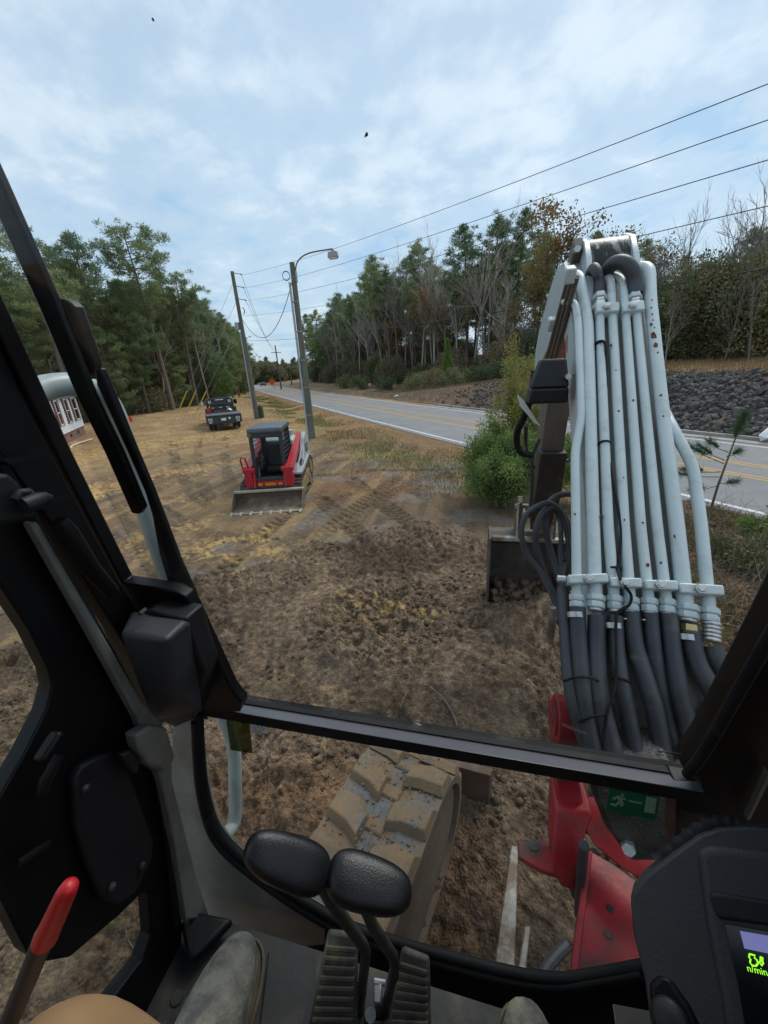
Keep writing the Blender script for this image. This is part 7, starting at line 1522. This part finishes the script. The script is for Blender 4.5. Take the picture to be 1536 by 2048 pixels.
# stickers on the glass
gs_ = obj('exit_sticker', MB().prism([Lp_(a, b, .006) for a, b in ((1219, 1577), (1320, 1596), (1311, 1641), (1212, 1622))], (0, .002, 0)), 'sticker_green', lg)
def stk(pts, m_='sticker_pale'): obj('exit_symbol', MB().prism([Lp_(a, b, .0045) for a, b in pts], (0, .001, 0)), m_, gs_)
stk([(1293, 1594), (1314, 1598), (1309, 1628), (1288, 1624)]); stk([(1258, 1601), (1284, 1606), (1284, 1609), (1258, 1604)]); stk([(1243, 1588), (1248, 1589), (1247, 1594), (1242, 1593)])
stk([(1233, 1592), (1243, 1594), (1246, 1604), (1238, 1605)]); stk([(1225, 1597), (1233, 1593), (1235, 1596), (1228, 1601)]); stk([(1245, 1596), (1252, 1598), (1252, 1601), (1245, 1599)])
stk([(1238, 1603), (1246, 1603), (1248, 1610), (1244, 1611)]); stk([(1244, 1608), (1248, 1610), (1242, 1614), (1240, 1612)]); stk([(1237, 1604), (1241, 1606), (1232, 1613), (1221, 1610), (1222, 1607), (1231, 1609)])
fo = obj('olive_film', MB().prism([Lp_(a, b, .006) for a, b in ((452, 1436), (498, 1444), (505, 1507), (461, 1500))], (0, .001, 0)), 'film_olive', lg)
ps = obj('white_sticker', MB().prism([Lp_(a, b, .006) for a, b in ((499, 1444), (536, 1452), (538, 1470), (502, 1463))], (0, .001, 0)), 'paper_white', lg)
for pp in (((501, 1446), (502, 1463), (538, 1470), (536, 1454)), ((507, 1453), (512, 1461), (522, 1463), (529, 1456)), ((514, 1450), (517, 1456), (523, 1456), (524, 1452))): obj('sticker_line', MB().tube([Lp_(a, b, .0045) for a, b in pp], .0006, 4), 'ink', ps)
# maker's print on the windshield, read from inside (mirrored): too small to make out, kept as rows of dark marks
for i, (a0, b0, n_, w_) in enumerate(((1317, 1501, 8, 5.2), (1312, 1508, 3, 5), (1333, 1511, 1, 12), (1313, 1517, 9, 3.2), (1314, 1521, 9, 3.2), (1313, 1525, 8, 3.2))):
    for k in range(n_): a = a0+k*w_*1.12; b = b0+k*w_*.18; obj('glass_print', MB().prism([Wp(a, b, -.003), Wp(a+w_*.8, b+w_*.14, -.003), Wp(a+w_*.8, b+w_*.14+(2.6 if i == 0 else 1.4), -.003), Wp(a, b+(2.6 if i == 0 else 1.4), -.003)], (0, .0006, 0)), 'ink', ws)
# handrail outside the cab's left front corner
hr_ = [(440, 1675), (458, 1662), (470, 1635), (470, 1560), (468, 1500), (452, 1440), (420, 1370), (372, 1240), (322, 1110), (279, 980), (247, 880), (226, 820), (198, 786), (152, 770), (105, 772), (60, 790), (10, 830), (-60, 900)]
obj('handrail', MB().tube(spline(dp(hr_, -.74), 4), .021, 14), 'rail_paint_shaded', ex, smooth=60)
# red-gripped safety lever
lv = obj('safety_lever', MB().tube([gd(a, b, d_) for a, b, d_ in ((92, 1866, .42), (58, 1950, .45), (20, 2040, .48), (-20, 2150, .53))], .0108, 14), 'black_plastic', ex, smooth=60)
g_ = [gd(a, b, d_) for a, b, d_ in ((143, 1767, .40), (140, 1771, .4005), (132, 1786, .402), (116, 1822, .408), (102, 1852, .413), (90, 1880, .417))]
obj('lever_grip', MB().tube(g_, [.004, .008, .0098, .0106, .0112, .0118], 16), 'grip_red', lv, smooth=60)
# cab shell that is out of the picture: roof, rear wall, right wall, seat
obj('cab_roof', MB().box((-.11, -.38, Z(.66)), (1.12, 1.42, .06)), 'black_paint', ex); obj('rear_wall', MB().box((-.11, -1.06, Z(-.45)), (1.12, .05, 1.5)), 'black_paint', ex)
obj('right_wall', MB().box((.455, -.30, Z(-.78)), (.04, 1.5, .82)), 'black_paint', ex); obj('left_wall', MB().box((-.665, -.62, Z(-.60)), (.04, .85, 1.15)), 'black_paint', ex)
for (x_, pa, pb) in ((-.645, (.40, .10), (.33, .64)), (.475, (.47, -.25), (.33, .64)), (-.655, (-.26, -1.2), (-.26, .64)), (.475, (-.26, -1.2), (-.26, .64))):
    obj('cab_post', MB().prism([(x_-.02, pa[0]-.035, Z(pa[1])), (x_-.02, pa[0]+.03, Z(pa[1])), (x_-.02, pb[0]+.03, Z(pb[1])), (x_-.02, pb[0]-.035, Z(pb[1]))], (.04, 0, 0)), 'black_paint', ex, bevel=.004)
obj('header', MB().box((-.11, .335, Z(.60)), (1.12, .06, .10)), 'black_paint', ex)
se = obj('seat', MB().box((-.12, -.42, Z(-.80)), (.48, .46, .12)), 'black_plastic', ex, bevel=.03); obj('seat_back', MB().box((-.12, -.68, Z(-.48)), (.48, .12, .62), (-.15, 0, 0)), 'black_plastic', se, bevel=.03)

# ================================================================== OPERATOR (legs in view only)
pn = thing('person', 'seated operator in tan trousers and dusty boots, only knee and boots in view', 'person', (-.12, -.1, Z(zfl)))
def leg(P, R_): return MB().tube(spline(P, 6), R_, 18)
lk_ = np.array(gd(92, 2085, .50)); la_ = np.array(gz(470, 2060, Z(zfl+.13))); la_ = np.array([la_[0], la_[1]-.10, Z(zfl+.16)])
hipL, hipR = np.array([-.24, -.40, Z(-.66)]), np.array([-.02, -.40, Z(-.66)])
ra_ = np.array(gz(1050, 2140, Z(zfl+.12))); ra_ = np.array([ra_[0], ra_[1]-.06, Z(zfl+.16)]); rk_ = np.array([.16, .06, Z(-.66)])
# one continuous skinned body: hips, two bent legs
me = bpy.data.meshes.new('body'); pel = (hipL+hipR)/2
VV = [pel, hipL, (hipL+lk_)/2+np.array([0, 0, .01]), lk_, lk_*.55+la_*.45, la_, hipR, (hipR+rk_)/2, rk_, rk_*.55+ra_*.45, ra_, pel+np.array([0, -.06, .18]), pel+np.array([0, -.10, .36])]
EE = [(0, 1), (1, 2), (2, 3), (3, 4), (4, 5), (0, 6), (6, 7), (7, 8), (8, 9), (9, 10), (0, 11), (11, 12)]
me.from_pydata([tuple(map(float, v)) for v in VV], EE, []); setmat(me, 'tan_cloth')
o = bpy.data.objects.new('body', me); COL.objects.link(o); o.parent = pn; o.matrix_parent_inverse = pn.matrix_basis.inverted()
sm_ = o.modifiers.new('skin', 'SKIN'); sm_.use_smooth_shade = True
for i, r in enumerate((.13, .10, .088, .074, .066, .05, .10, .088, .072, .064, .05, .14, .15)): me.skin_vertices[0].data[i].radius = (r, r); me.skin_vertices[0].data[i].use_root = (i == 0)
sb_ = o.modifiers.new('sub', 'SUBSURF'); sb_.levels = 2; sb_.render_levels = 2
def boot(toe_px, heel_shift, an, label=None):
    """toe cap, vamp and shaft of a work boot, toe at the given sight line"""
    toe = np.array(gz(*toe_px, Z(zfl+.075))); fw2 = np.array([sin(an), cos(an), 0]); sd2 = np.array([cos(an), -sin(an), 0])
    bm = bmesh.new(); bmesh.ops.create_uvsphere(bm, u_segments=36, v_segments=24, radius=1.0)
    L_ = .148
    for v in bm.verts:
        x, y, z = v.co; t = (y+1)/2                     # 0 heel, 1 toe
        w = .058+.008*sin(pi*min(1, t*1.15))-.012*(1-t); hh = .052+.058*(1-t)**1.3-.010*t; xx = math.copysign(abs(x)**.80, x); zz = math.copysign(abs(z)**.72, z)
        yy = math.copysign(abs(y)**.86, y)
        p_ = toe-fw2*L_+fw2*yy*L_+sd2*(xx*w)+np.array([0, 0, -.028+hh*zz*(1 if z > 0 else .6)+.012*(1 if z > 0 else 0)]); v.co = Vector(p_)
    me = bpy.data.meshes.new('boot'); bm.to_mesh(me); bm.free(); me.polygons.foreach_set('use_smooth', [True]*len(me.polygons)); b_ = obj('boot', me, 'boot_suede', pn)
    P = [];  
    for k in np.linspace(0, 2*pi, 40, endpoint=False): P.append(toe-fw2*L_+fw2*math.copysign(abs(cos(k))**.86, cos(k))*(L_+.006)+sd2*math.copysign(abs(sin(k))**.8, sin(k))*(.066-.008*(1-cos(k))/2)+np.array([0, 0, -.078]))
    obj('sole', MB().prism(P, (0, 0, .024)), 'boot_sole', b_, bevel=.005); obj('welt', MB().tube([q+np.array([0, 0, .027]) for q in P]+[P[0]+np.array([0, 0, .027])], .0032, 6), 'boot_sole', b_)
    return b_
boot((492, 1858), 0, radians(-2)); boot((1046, 1988), 0, radians(-6))
